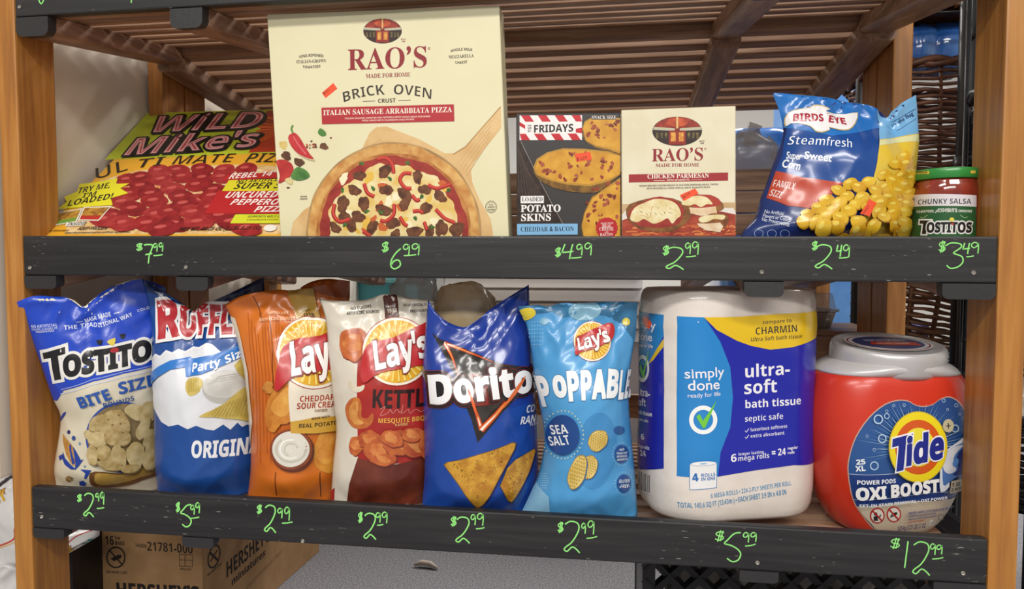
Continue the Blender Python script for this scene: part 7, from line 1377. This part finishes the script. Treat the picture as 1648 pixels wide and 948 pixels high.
pr.poly(zp([(75, 752), (400, 718), (715, 680), (690, 740), (600, 845), (510, 912), (330, 935), (200, 905), (110, 805)], zd), '#c8bba6|#c0b29c|10')
pr.part('pod_picture')
pr.poly(zp([(582, 430), (610, 400), (700, 330), (735, 300), (768, 330), (768, 470), (740, 540), (640, 560), (630, 620), (580, 655), (575, 560)], zd), '#d9e0ea', 2); pr.poly(zp([(590, 440), (640, 385), (720, 345), (755, 340), (762, 420), (740, 520), (670, 560), (620, 600), (595, 610), (590, 520)], zd), '#4a74b4', 2)
pr.poly(zp([(590, 440), (650, 380), (720, 360), (690, 390), (660, 430), (655, 480), (670, 515), (630, 540), (597, 515)], zd), '#d6d8de|#bfc6d4|60', 3); pr.poly(zp([(690, 400), (740, 380), (762, 430), (745, 500), (690, 545), (650, 545), (680, 510), (672, 450)], zd), '#202a6c', 3); pr.ell(*zd(665, 470), 4, 7, '#4f86c8', 20)
pr.part('brand_logo')
a = zd(438, 376); pr.ell(*a, 47, 56, '#c9b03a', n=50); pr.ell(*a, 45.6, 54.6, '#e8d222', n=50); pr.ell(*a, 37, 43, '#d0581e', n=44); pr.ell(*a, 26, 30.5, '#e8d83a', n=36)
pr.text('T', *zd(262, 527), *zd(384, 497), 49, '#1c2a86', 'B', .03, shear=.28, out='#f0eef0', outw=2.4); pr.text('ide', *zd(352, 488), *zd(592, 436), 41, '#1c2a86', 'B', .03, shear=.2, out='#f0eef0', outw=2.2)
pr.ell(*zd(618, 245), 8.6, 10.4, '#bdb494'); pr.stroke(zp([(604, 246), (632, 243)], zd), 1.4, '#3a3a3a'); pr.stroke(zp([(617, 228), (619, 261)], zd), 1.4, '#3a3a3a')
pr.part('product_lettering')
for tx, x0, y0, x1, y1, h, cl, bo in (('25', 70, 493, 128, 489, 7.8, '#eef0f4', .02), ('XL', 68, 535, 128, 530, 8.4, '#eef0f4', .02), ('POWER PODS', 70, 603, 300, 594, 6.6, '#eceef2', .01), ('OXI BOOST', 65, 697, 566, 646, 18.5, '#f0efee', .035), ('SET-IN STAIN REMOVAL \u2022 OXI POWER', 85, 741, 612, 691, 4.4, '#e6eaf0', .01), ('1.05 kg (2.31 LB) 37 OZ', 320, 903, 497, 882, 7.2, '#2c3c7a', -.015)): pr.text(tx, *zd(x0, y0), *zd(x1, y1), h, cl, 'B', bo)
pr.part('equivalence_patch'); pr.poly(zp([(640, 585), (720, 562), (712, 640), (630, 660)], zd), '#b9b09a'); pr.text('1 XL =', *zd(640, 620), *zd(712, 604), 6, '#2e2a2a', 'B', .01); pr.text('2 PODS', *zd(636, 648), *zd(710, 632), 5, '#2e2a2a', 'B', .01)
pr.part('warning_lettering'); pr.text('WARNING: HARMFUL IF PUT IN MOUTH OR SWALLOWED.', *zd(376, 786), *zd(648, 742), 4, '#38407c', 'B'); pr.text('EYE IRRITANT. May cause severe skin irritation', *zd(376, 802), *zd(545, 780), 3, '#38407c', 'B'); pr.text('keep out of reach of children and pets', *zd(376, 818), *zd(545, 796), 3, '#38407c', 'B'); pr.text('KEEP OUT OF REACH', *zd(374, 836), *zd(482, 820), 3, '#b03a2a', 'B')
pr.ell(*zd(570, 800), 4.4, 5, '#5a5a5a', inner=.8, n=18); pr.poly(zp([(523, 838), (546, 834), (546, 866), (522, 870)], zd), '#e4e0d8'); pr.text('LF', *zd(526, 863), *zd(542, 860), 4, '#3a3a3a', 'B')
pr.part('warning_symbols')
for x, y in ((198, 808), (300, 800)):
    c = zd(x, y); pr.ell(*c, 11.8, 12.8, '#b32a2c', n=34); pr.ell(*c, 9.6, 10.6, '#dcd6ca', n=30)
    if x < 250: pr.ell(c[0] - 3, c[1] - 3, 2.6, 2.8, '#26221f', n=14); pr.poly([(c[0] - 6, c[1] + 8), (c[0] - 6, c[1] + 1), (c[0] - 1, c[1]), (c[0] + 1, c[1] + 8)], '#26221f'); pr.stroke([(c[0] - 2, c[1] + 3), (c[0] + 3, c[1] + 2), (c[0] + 5, c[1] - 2)], 1.8, '#26221f')
    else: pr.ell(*c, 6, 2.6, '#26221f', -30, inner=.6); pr.ell(c[0] + 2, c[1] - 1, 2, 2, '#26221f', n=12); pr.stroke([(c[0] - 6, c[1] + 5), (c[0] - 2, c[1] + 1)], 1.2, '#26221f')
    pr.stroke([(c[0] - 7.4, c[1] - 8), (c[0] + 7.4, c[1] + 8)], 2.2, '#b32a2c')
pr.done()
# ---------------------------------------------------------------- behind and under the shelf
def lump(name, px, py, Y, rx, ry, rz, m, label, cat, group=None, seed=0, amp=.14, fr=3.0, n=28, z0=None):
    """soft packed goods: a wrinkled rounded body"""
    c = atY(px, py, Y)
    if z0 is not None: c.z = z0 + rz
    V = []; F = []; k = n // 2
    for j in range(k + 1):
        th_ = math.pi * j / k
        for i in range(n):
            ph = 2 * math.pi * i / n; d = Vector((math.sin(th_) * math.cos(ph), math.sin(th_) * math.sin(ph), math.cos(th_)))
            q = Vector([math.copysign(abs(x) ** .8, x) for x in d])
            w = 1 + amp * noise.noise(d * fr + Vector((seed * 7.1, 0, 0))) + amp * .5 * (1 - 2 * abs(noise.noise(d * fr * 2.6 + Vector((0, seed, 3)))))
            V.append((c.x + q.x * rx * w, c.y + q.y * ry * w, c.z + q.z * rz * w))
    for j in range(k):
        for i in range(n): F.append((j * n + i, (j + 1) * n + i, (j + 1) * n + (i + 1) % n, j * n + (i + 1) % n))
    zmin = min(v[2] for v in V)
    t = thing(name, (c.x, c.y, zmin), label, cat, group)
    obj('packed_body', V, F, m, t, smooth=True)
    if name == 'bread_bag': return t
    # gathered neck with a twist
    nk = Vector((c.x, c.y, c.z + rz * .93)); vv, ff = tube([nk + Vector((0, 0, -.012)), nk + Vector((.003, 0, .008)), nk + Vector((.010, -.003, .026))], [.016, .006, .014], 10)
    obj('gathered_neck', vv, ff, m, t, smooth=True)
    return t
def basket(name, label, c, w, d, h, m, rows, r=.0042, taper=.86, roll=0.0, group=None, stakes=22):
    """open woven basket standing at c"""
    t = thing(name, c, label, 'basket', group); c = Vector(c); rot = Matrix.Rotation(R_(roll), 3, 'Y')
    P = lambda x, y, z: c + rot @ Vector((x, y, z))
    N_ = 84; weave = MB()
    def path(k, off=0.0, ph=0):
        base = resample([Vector((x, y)) for x, y in rrect(w * k, d * k, min(w, d) * k * .3, 6)] + [Vector(rrect(w * k, d * k, min(w, d) * k * .3, 6)[0])], N_ + 1)[:-1]
        return [(p.x * (1 + off * math.sin(i * math.pi / 2 + ph)), p.y * (1 + off * math.sin(i * math.pi / 2 + ph))) for i, p in enumerate(base)]
    for j in range(rows):
        f = (j + .5) / rows; k = taper + (1 - taper) * f
        weave.add(tube([P(x, y, h * f + .002 * math.sin(i * .9 + j)) for i, (x, y) in enumerate(path(k, .018, (j % 2) * math.pi))], r * (0.9 + .25 * ((j * 7) % 5) / 5), 5, True))
    o = weave.build('woven_wall', m, t, True); o['kind'] = 'stuff'
    for i in range(stakes):
        q = int(i * N_ / stakes); a = path(taper)[q]; b = path(1.0)[q]; v, f = tube([P(a[0], a[1], 0), P(b[0], b[1], h)], r * .9, 5); obj('stake', v, f, m, t, smooth=True)
    for ph in (0, math.pi):
        v, f = tube([P(x * (1 + .02 * math.cos(i * .75 + ph)), y * (1 + .02 * math.cos(i * .75 + ph)), h + .006 * math.sin(i * .75 + ph)) for i, (x, y) in enumerate(path(1.02))], r * 1.7, 6, True); obj('braided_rim', v, f, m, t, smooth=True)
    bb = MB(); L = path(taper * .99)
    bb.add(([P(x, y, .004) for x, y in L], [tuple(range(len(L)))])); bb.add(([P(x, y, -.002) for x, y in L], [tuple(range(len(L)))[::-1]])); bb.build('basket_bottom', m, t)
    return t
wick = mat('#6b3f26|#4a2a1a|40', .5); wick2 = mat('#7c5232|#5a3822|40', .5); wick_b = mat('#1d1d20', .45)
blackm = mat('#17171a', .38, coat=.2)
# back planks on the middle shelf, behind the centre posts
for py0, py1 in ((272, 306), (308, 342), (344, 378)):
    y0 = .438; a = atY(1220, py0, y0).z; b = atY(1220, py1, y0).z
    box('back_plank', -PT, W + PT, y0, y0 + .012, b, a, slatm, shelf, .002)
# crate of planks behind the tissue with a foil tray on top
cy_ = .47; x0 = atY(1290, 550, cy_).x; x1 = atY(1432, 550, cy_).x - .004; zt_ = atY(1370, 539, cy_).z; zc0 = shelf_z('L', 1.0, .47) - .03
cr = thing('wooden_crate', ((x0 + x1) / 2, cy_ + .09, zc0), 'low brown plank crate behind the laundry tub', 'crate')
for k in range(3):
    hh = (zt_ - zc0) / 3
    for yy in (cy_, cy_ + .17): box('plank', x0, x1, yy, yy + .012, zc0 + k * hh, zc0 + (k + 1) * hh - .003, slatm, cr, .0015)
    for xx in (x0, x1 - .012): box('plank', xx, xx + .012, cy_ + .013, cy_ + .169, zc0 + k * hh, zc0 + (k + 1) * hh - .003, slatm, cr, .0015)
box('lid_board', x0, x1, cy_, cy_ + .182, zt_ - .002, zt_ + .006, slatm, cr, .0015)
ft = thing('foil_tray', ((x0 + x1) / 2 - .03, cy_ + .09, zt_ + .006), 'silver foil tray with a clear plastic lid on the plank crate', 'tray')
fx, fy, fz = (x0 + x1) / 2 - .045, cy_ + .09, zt_ + .006
foil = mat('#b9bcc2', .28, .85, bump=.5)
sec = []
for z, k, rb in ((0, .84, 0), (.003, .86, 0), (.030, .98, .02), (.032, 1.08, 0), (.034, 1.08, 0), (.031, 1.0, 0)):
    sec.append([(fx + x * (1 + rb * (i % 2)), fy + y * (1 + rb * (i % 2)), fz + z) for i, (x, y) in enumerate(rrect(.10 * k, .09 * k, .02, 6))])
v, f = loft(sec, True, False); obj('foil_pan', v, f, foil, ft)
v, f = loft([[(fx + x, fy + y, fz + z) for x, y in rrect(.107 * k, .097 * k, .02, 6)] for z, k in ((.0345, 1.0), (.037, 1.0), (.039, .92), (.062, .84), (.065, .8))]); obj('clear_lid', v, f, mat('#dfe6ec', .08, alpha=.35, coat=.6), ft, smooth=True)
# goods on the far half of the middle shelf
film = mat('#eef0f2', .2, bump=.25, coat=.6, alpha=.55)
bluef = mat('#2c62b4|#5a8fd6|14', .15, bump=.3, coat=.8)
zf = lambda x, y: mixx(SL['M']['bl'], SL['M']['br'], x) + .15 * D0 - .115 * (y - D0) + .012
a = atY(1165, 204, 1.15); b = atY(1285, 204, 1.15)
wp = thing('bottle_stack', ((a.x + b.x) / 2, 1.3, 0), 'stack of blue shrink-wrapped bottle packs seen past the cream meal box', 'bottle stack')
for k in range(4):
    zk = a.z * k / 4; vv, ff = loft([[((a.x + b.x) / 2 + x * (1 + .03 * noise.noise(Vector((x * 30, y * 30, z * 40 + k)))), 1.3 + y * (1 + .03 * noise.noise(Vector((x * 30 + 4, y * 30, z * 40)))), zk + z * a.z / 4) for x, y in rrect((b.x - a.x) * q, .3 * q, .05, 8)] for z, q in ((.01, .9), (.08, .99), (.3, 1.0), (.5, .985), (.7, 1.0), (.92, .985), (.99, .9))])
    obj('shrink_pack', vv, ff, bluef, wp, smooth=True)
lump('clear_produce_bag', 1205, 268, .52, .05, .035, .055, film, 'clear crumpled plastic bag lying on the back planks', 'bag', seed=5, amp=.3)
# goods on the far half of the bottom shelf, showing over the bags
lump('clear_produce_bag', 668, 492, .15, .032, .02, .046, film, 'clear plastic bag peeping up behind the kettle chips', 'bag', seed=8, amp=.3)
bun = lump('bread_bag', 748, 512, .135, .044, .024, .05, mat('#ecd0a0|#fbeccb|26', .25, coat=.7, bump=.15), 'bag of brown bread rolls standing behind the blue corn chips', 'bread bag', seed=4, amp=.12)
# teal cart, dark rack and white slatted cabinet further back
ty_ = 1.35
teal = mat('#4ba5b4', .45)
a = atY(408, 440, ty_); b = atY(655, 700, ty_)
tcar = thing('teal_cart', ((a.x + b.x) / 2, ty_ + .2, 0), 'teal painted cart seen above the orange and white chip bags', 'cart')
box('cart_panel', a.x, b.x, ty_, ty_ + .02, .12, a.z + .06, teal, tcar, .004); box('cart_side', a.x, a.x + .02, ty_ + .02, ty_ + .4, .12, a.z + .06, teal, tcar, .004); box('cart_side', b.x - .02, b.x, ty_ + .02, ty_ + .4, .12, a.z + .06, teal, tcar, .004)
zr = atY(600, 452, ty_).z; box('cart_rim', a.x - .01, b.x + .01, ty_ - .018, ty_ + .002, zr - .006, zr + .008, mat('#7cc4cd', .4), tcar, .003)
for xx in (a.x + .02, b.x - .05):
    for yy in (ty_ + .03, ty_ + .35):
        v, f = tube([(xx + .015, yy, .12), (xx + .015, yy, .06)], .012, 10); obj('caster_stem', v, f, blackm, tcar)
        v, f = tube([(xx + .003, yy, .03), (xx + .027, yy, .03)], .03, 14); obj('caster_wheel', v, f, blackm, tcar)
wy = 1.5; a = atY(716, 430, wy); b = atY(1032, 690, wy); zb_ = b.z - .05
wc = thing('slatted_cabinet', ((a.x + b.x) / 2, wy + .2, 0), 'white cabinet with horizontal slats behind the two blue chip bags', 'cabinet')
whm = mat('#e6e2dd', .5)
box('cabinet_body', a.x, b.x, wy + .01, wy + .4, 0.02, a.z + .25, mat('#d8cfca', .55), wc, .004)
for i, py in enumerate((425, 446, 467, 488, 509, 530)):
    z = atY(850, py, wy).z; z2_ = atY(850, py + 17, wy).z
    c = [(a.x, wy - .012, z2_), (b.x, wy - .012, z2_), (b.x, wy + .009, z2_ + .004), (a.x, wy + .009, z2_ + .004), (a.x, wy - .004, z), (b.x, wy - .004, z), (b.x, wy + .009, z), (a.x, wy + .009, z)]
    from_bm('slat', hexbm(c, .001, 1), whm, wc)
box('cabinet_post', a.x - .028, a.x - .001, wy - .01, wy + .02, .0, a.z + .25, whm, wc, .002)
# cart of black wire beside it
a = atY(655, 430, 1.9); b = atY(716, 430, 1.9)
wr_ = thing('black_panel_rack', ((a.x + b.x) / 2, 1.92, 0), 'dark rack standing between the teal cart and the white cabinet', 'rack')
box('rack_panel', a.x - .05, b.x + .03, 1.9, 1.92, .05, 1.4, blackm, wr_, .003)
for xx in (a.x - .03, b.x): box('rack_foot', xx, xx + .03, 1.86, 1.96, 0, .05, blackm, wr_, .002)
# far blue crate seen past the right hand slats
a = atY(1336, 60, 2.0); b = atY(1400, 170, 2.0)
bl_ = thing('blue_bottle_case', ((a.x + b.x) / 2, 2.12, 0), 'tall light blue case in the distance beside the sloping rail', 'case')
box('case_body', a.x - .15, b.x + .02, 2.0, 2.25, 0, a.z, mat('#4f86c8|#6fa3dc|6', .3), bl_, .02, 3); box('case_band', a.x - .153, b.x + .023, 1.997, 2.253, a.z - .12, a.z - .09, mat('#2c5fa8', .3), bl_, .003)

# metal rack with wicker baskets at the right
ry_ = .62
rk = thing('metal_rack', (atY(1551, 300, ry_).x - .05, ry_ + .15, 0), 'black metal pole rack holding the brown wicker baskets', 'rack')
PX = [(atY(1551, 300, ry_).x, ry_, .0155), (atY(1387, 130, .80).x, .80, .012)]
PX += [(PX[0][0] + .38, ry_, .0155), (PX[1][0] + .42, 1.05, .012)]
for x, y, r in PX:
    v, f = tube([(x, y, 0), (x, y, 1.9)], r, 16); obj('pole', v, f, blackm, rk, smooth=True)
    for z in (.55, .95, 1.36): v, f = tube([(x, y, z - .02), (x, y, z + .02)], r * 1.25, 16); obj('collar', v, f, blackm, rk, smooth=True)
xl, xr_ = PX[1][0] + .015, PX[0][0] + .38
lev = {}
for key, py in (('up', 24), ('mid', 338), ('low', 578)):
    z = atY(1530, py, .78).z - .012; lev[key] = z
    wires = []
    for k in range(6): v, f = tube([(xl, ry_ + .03 + k * .075, z), (xr_, ry_ + .03 + k * .075, z)], .004, 6); obj('shelf_wire', v, f, blackm, rk, smooth=True)
    for xx in (xl, xr_): v, f = tube([(xx, ry_, z), (xx, ry_ + .43, z)], .006, 6); obj('shelf_frame', v, f, blackm, rk, smooth=True)
v, f = tube([(PX[0][0] - .002, ry_ - .02, atY(1551, 40, ry_).z - .03), (PX[0][0] + .05, ry_ - .02, atY(1551, 10, ry_).z)], .005, 8); obj('hook', v, f, blackm, rk, smooth=True)
bx = atY(1545, 200, .80).x
GBK = 'wicker baskets on the metal rack'
h1 = atY(1540, 100, .70).z - lev['mid'] - .006
basket('wicker_basket', 'brown wicker basket heaped with blue packs, on the middle of the metal rack', (bx, .83, lev['mid'] + .006), .40, .28, h1, wick, 24, group=GBK)
basket('wicker_basket', 'brown wicker basket at the top of the metal rack', (bx + .02, .83, lev['up'] + .006), .38, .26, .24, wick, 16, group=GBK)
basket('wicker_basket', 'lighter brown wicker basket tilted on the lowest rack level', (bx - .01, .83, lev['low'] + .03), .40, .28, .20, wick2, 14, roll=9, group=GBK)
for i, (px, r) in enumerate(((1470, .042), (1517, .062), (1588, .05))):
    lump('wrapped_bottle_pack', px, 84, .82, r, .06, .055, bluef, ('small blue shrink-wrapped pack at the left of the heaped basket', 'largest blue shrink-wrapped pack on top of the heaped basket', 'blue shrink-wrapped pack behind the black pole in the heaped basket')[i], 'bottle pack', 'blue packs in the basket', seed=20 + i, amp=.1)
# blue box with letters on the floor level
bzx = atY(1469, 552, 1.15); bb = thing('blue_box', (bzx.x, 1.2, .0), 'blue printed box below the tilted wicker basket', 'box')
box('carton', bzx.x - .05, bzx.x + .04, 1.15, 1.25, 0, atY(1469, 524, 1.15).z, mat('#2a3d86', .4), bb, .002)
pb = Print(bb, Surf((bzx.x, 1.15, .4), (0, -1, 0)), .4); pb.part('lettering'); pb.text('ss', 1456, 537, 1476, 537, 9, '#d8def0', 'B'); pb.ell(1480, 538, 3, 4, '#d8def0'); pb.stroke([(1456, 549), (1486, 549)], 2.5, '#7c90c8'); pb.done()
# black baskets beyond the right post
GBB = 'black woven baskets past the right post'
rx_ = atY(1690, 300, .42).x
for i, (py0, py1) in enumerate(((352, 105), (572, 430), (850, 690))):
    zb0 = atY(1650, py0, .3).z
    lab = ('highest black woven basket past the right post', 'middle black woven basket past the right post', 'lowest black woven basket past the right post, under white bulbs')[i]
    basket('woven_basket', lab, (rx_ + .05, .44, zb0), .26, .24, atY(1650, py1, .3).z - zb0, wick_b, 22 if i == 0 else 12, r=.0045, group=GBB, stakes=16)
rs = thing('wire_stand', (rx_ + .05, .44, 0), 'black wire stand holding the woven baskets past the right post', 'stand')
for xx in (rx_ - .06, rx_ + .18):
    for yy in (.34, .57): v, f = tube([(xx, yy, 0), (xx, yy, 1.25)], .005, 8); obj('leg', v, f, blackm, rs, smooth=True)
for i, py in enumerate((352, 572, 850)):
    z = atY(1650, py, .3).z - .008
    for k in range(5): v, f = tube([(rx_ - .06, .34 + k * .0575, z), (rx_ + .18, .34 + k * .0575, z)], .0035, 6); obj('shelf_wire', v, f, blackm, rs, smooth=True)
gm = mat('#3c9a34', .15, coat=.8)
for i in range(3):
    z0 = atY(1650, 352, .3).z; cx = rx_ - .03 + i * .07; cz = atY(1650, 435, .3).z
    g = thing('green_bottle', (cx, .40, cz), 'green drink bottle past the right post, nearest the edge of the post' if i == 0 else ('green drink bottle past the right post, second from the post' if i == 1 else 'green drink bottle past the right post, furthest right'), 'bottle', 'green bottles past the right post')
    v, f = loft([[(cx + r * math.cos(6.2832 * k / 16), .40 + r * math.sin(6.2832 * k / 16), cz + z) for k in range(16)] for r, z in ((.024, 0), (.027, .004), (.027, .05), (.024, .062), (.012, .078), (.010, .084))]); obj('bottle_body', v, f, gm, g, smooth=True)
    v, f = tube([(cx, .40, cz + .084), (cx, .40, cz + .094)], .0115, 12); obj('cap', v, f, mat('#e6e6e0', .4), g)
zsb = atY(1650, 435, .3).z; v = None
box('bottle_tray', rx_ - .07, rx_ + .19, .335, .575, zsb - .006, zsb, blackm, rs, .001)
zt3 = atY(1650, 690, .3).z
for i in range(2):
    cx = rx_ - .045 + i * .02; cyy = .37 + i * .065; r = .03
    g = thing('white_bulb', (cx, cyy, zt3 - .012), ('white garlic bulb at the front of the lowest black basket', 'white garlic bulb behind the front one in the lowest black basket')[i], 'garlic', 'white bulbs in the lowest basket')
    v, f = loft([[(cx + r * k * (1 + .06 * math.cos(8 * a)) * math.cos(a), cyy + r * k * (1 + .06 * math.cos(8 * a)) * math.sin(a), zt3 - .012 + z) for a in [6.2832 * q / 32 for q in range(32)]] for k, z in ((.3, 0), (.8, .006), (1, .018), (.85, .032), (.45, .042), (.14, .05), (.1, .06))]); obj('bulb', v, f, mat('#e2dcd0|#d2c8ba|40', .6), g, smooth=True)

# ---------------------------------------------------------------- under the bottom shelf
hy = .40; ya = R_(-3); HN = Vector((math.sin(ya), -math.cos(ya), 0))
s = Surf(atY(325, 900, hy), HN); cbm = mat('#a07c54|#96724a|30', .75)
crn = atY(325, 900, hy); dx = s.U; hb = .345
lft = s.O + dx * s.uv(158.5, 900)[0]; fl = Vector((lft.x, lft.y, 0)); fr = Vector((crn.x, crn.y, 0)); bk = -HN * .49
t = thing('cardboard_case', ((fl.x + fr.x) / 2, hy + .25, 0), 'brown cardboard case of candy on the floor under the bottom shelf', 'cardboard box')
from_bm('carton', hexbm([fl, fr, fr + bk, fl + bk] + [p + Vector((0, 0, hb)) for p in (fl, fr, fr + bk, fl + bk)], .002), cbm, t)
from_bm('packing_tape', hexbm([p + Vector((0, 0, hb + e)) for e in (.0002, .0007) for p in (fl.lerp(fr, .38), fl.lerp(fr, .62), fl.lerp(fr, .62) + bk, fl.lerp(fr, .38) + bk)]), mat('#b8935e', .3), t)
INK = '#231a16'
pr = Print(t, s, .7, base=.0004); pr.part('front_print')
pr.text('16', 169, 876, 184, 877, 14, INK, 'B'); pr.text('8-oz', 185, 868, 194, 868.5, 6, INK, 'B'); pr.text('BAGS', 185, 876.5, 201, 877.5, 6, INK, 'B')
pr.ell(186.7, 897, 15.5, 17.5, INK, inner=.86); pr.stroke([(176, 885), (198, 910)], 2.2, INK); pr.poly([(178, 899), (190, 893), (196, 893), (195, 898), (184, 903)], INK); pr.text('DO NOT CUT', 171, 922, 205, 924, 4, INK, 'B')
pr.part('code_lettering'); pr.text('34000', 217, 880, 236, 882, 6, INK, 'B', -.02); pr.text('21781-000', 236.6, 886, 311, 891, 14.5, INK, 'B', -.01)
pr.part('stacking_symbol'); pr.stroke([(289, 892), (310, 893), (310, 912), (289, 911), (289, 892)], .8, INK); pr.stroke([(289, 901), (310, 902)], .7, INK); pr.stroke([(298, 892), (298, 911)], .7, INK); pr.text('PALLET', 290, 917, 309, 918, 3, INK, 'B')
pr.part('brand_lettering'); pr.text("HERSHEY'S", 187, 961, 322, 968, 23, INK, 'B', .02); pr.done()
s2 = Surf(fr, s.U); pr = Print(t, s2, .7, base=.0004); z8s = Z(200, 800, 3.745); pr.part('side_print')
pr.ell(*z8s(540, 358), 9.5, 20, INK, 14, inner=.84); pr.stroke(zp([(515, 335), (562, 380)], z8s), 2, INK); pr.stroke(zp([(518, 390), (560, 318)], z8s), 1.4, INK); pr.text('DO NOT CUT', *z8s(500, 480), *z8s(585, 408), 4, INK, 'B', vert=(0, -4))
pr.part('brand_lettering'); pr.text("HERSHEY'S", *z8s(612, 492), *z8s(880, 255), 25, INK, 'B', vert=(-.5, -25)); pr.text('miniatures', *z8s(645, 538), *z8s(850, 350), 12, INK, 'B', vert=(0, -12)); pr.part('date_lettering'); pr.text('68D19N BB 05 2027', *z8s(735, 560), *z8s(955, 330), 7, '#8a6a48', 'L', vert=(0, -7)); pr.done()
# candy bags at the far left, on black crates
def black_crate(x0, x1, y0, y1, z1, label, step=.045):
    t = thing('plastic_crate', ((x0 + x1) / 2, (y0 + y1) / 2, 0), label, 'crate', 'black plastic crates under the shelf')
    for nm, a, b, c, d, e, f_ in (('top_rim', x0, x1, y0, y0 + .012, z1 - .03, z1), ('top_rim', x0, x1, y1 - .012, y1, z1 - .03, z1), ('top_rim', x0, x0 + .012, y0 + .012, y1 - .012, z1 - .03, z1), ('top_rim', x1 - .012, x1, y0 + .012, y1 - .012, z1 - .03, z1), ('crate_base', x0, x1, y0, y1, 0, .012), ('corner_post', x0, x0 + .02, y0, y0 + .02, .012, z1 - .03), ('corner_post', x1 - .02, x1, y0, y0 + .02, .012, z1 - .03), ('corner_post', x0, x0 + .02, y1 - .02, y1, .012, z1 - .03), ('corner_post', x1 - .02, x1, y1 - .02, y1, .012, z1 - .03)):
        box(nm, a, b, c, d, e, f_, blackm, t, .0015)
    H = z1 - .042; n = int((x1 - x0) / step)
    for sg in (1, -1):
        for k in range(-int(H / step), n + 1):
            xa, xb = x0 + k * step, x0 + k * step + H
            lo2, hi2 = max(xa, x0 + .004), min(xb, x1 - .004)
            if hi2 - lo2 < .02: continue
            za, zb2 = (lo2 - xa), (hi2 - xa)
            if sg < 0: za, zb2 = H - za, H - zb2
            v, f = tube([(lo2, y0 + .006, .012 + za), (hi2, y0 + .006, .012 + zb2)], .0085, 4); obj('lattice_bar', v, f, blackm, t)
    for xx in (x0 + .002, x1 - .01): box('side_wall', xx, xx + .008, y0 + .02, y1 - .02, .012, z1 - .03, blackm, t)
    return t
ca, cb = atY(1034, 900, .25).x, atY(1600, 900, .25).x + .01
black_crate(ca, cb, .25, .55, .352, 'wide black plastic crate on the floor at the right under the shelf')
rd = random.Random(12)
for i in range(5):
    cx = ca + .09 + i * (cb - ca - .18) / 4; r = rd.uniform(.035, .05)
    t = thing('white_packet', (cx, .40, .012), ('first', 'second', 'third', 'fourth', 'last')[i] + ' pale packet from the left inside the wide black crate', 'packet', 'packets in the black crate')
    V = []; F = []
    v, f = loft([[(cx + x, .36 + y, z) for x, y in rrect(.085 * k, .09 * k, .02, 4)] for z, k in ((.013, .8), (.05, 1.0), (.2, 1.05), (.25 + r, .9), (.262 + r, .5))]); obj('packet_film', v, f, mat('#a9a7a4|#c9c6c0|20', .4), t, smooth=True)
lx0, lx1 = atY(100, 900, .36).x - .10, atY(153, 900, .36).x - .012
black_crate(lx0, lx1 - .012, .33, .56, .262, 'black plastic crate in the dark left of the cardboard case')
t, s, pr = bag('candy_bag', 'big white candy bag with gold and red print behind the left post', 'bag', None,
    [(-70, 905), (-72, 830), (-66, 752)], [(160, 862), (161, 852), (160, 840)], [(-66, 752), (-20, 742), (30, 752), (80, 800), (120, 835), (160, 840)], [(-70, 905), (-10, 912), (50, 908), (105, 893), (160, 862)], .30, 0, .05, '#d9d6d4', seed=11, wr=1.6, rough=.25, coat=.4, topT=.4)
pr.part('stripe_print'); pr.stroke([(-10, 790), (12, 772), (40, 760), (60, 758)], 4, '#3a3436', smooth=4); pr.part('stripe_print'); pr.stroke([(-5, 880), (22, 868), (24, 850), (36, 842), (60, 838)], 2.4, '#c8462c', smooth=4); pr.stroke([(-5, 883), (26, 871), (28, 854), (40, 846), (60, 842)], 1.4, '#e0b050', smooth=4); pr.part('stripe_print'); pr.stroke([(95, 888), (125, 862), (160, 848)], 2, '#b83a2c', smooth=4)
pr.part('lettering'); pr.text('Puff', -22, 820, 38, 793, 17, '#d9a830', 'B', .02, out='#8a4a20', outw=1.6); pr.part('lettering'); pr.text('uff', 104, 895, 135, 880, 11, '#d9a830', 'B', .02, out='#8a4a20', outw=1.0); pr.text('M', 144, 876, 157, 867, 9, '#3a8a8a', 'B'); pr.done()
t, s, pr = bag('candy_bag', 'plain white plastic bag at the bottom left corner', 'bag', None,
    [(-80, 1195), (-86, 1050), (-70, 915)], [(36, 1195), (42, 1050), (34, 915)], [(-70, 915), (-20, 902), (15, 904), (34, 915)], [(-80, 1195), (-20, 1198), (36, 1195)], .26, 0, .04, '#cfccca', seed=12, wr=1.6, rough=.25, coat=.4, topT=.5)
# scrap on the carpet
sc_ = atZ(685, 912, .004)
v, f = tube([(sc_.x - .03, sc_.y, .006), (sc_.x - .012, sc_.y + .006, .011), (sc_.x + .012, sc_.y + .003, .010), (sc_.x + .032, sc_.y - .006, .005)], [.003, .007, .007, .003], 8)
tag(obj('paper_scrap', v, f, mat('#b8aca0', .8), None, smooth=True), 'small curled scrap lying on the grey carpet', 'scrap')
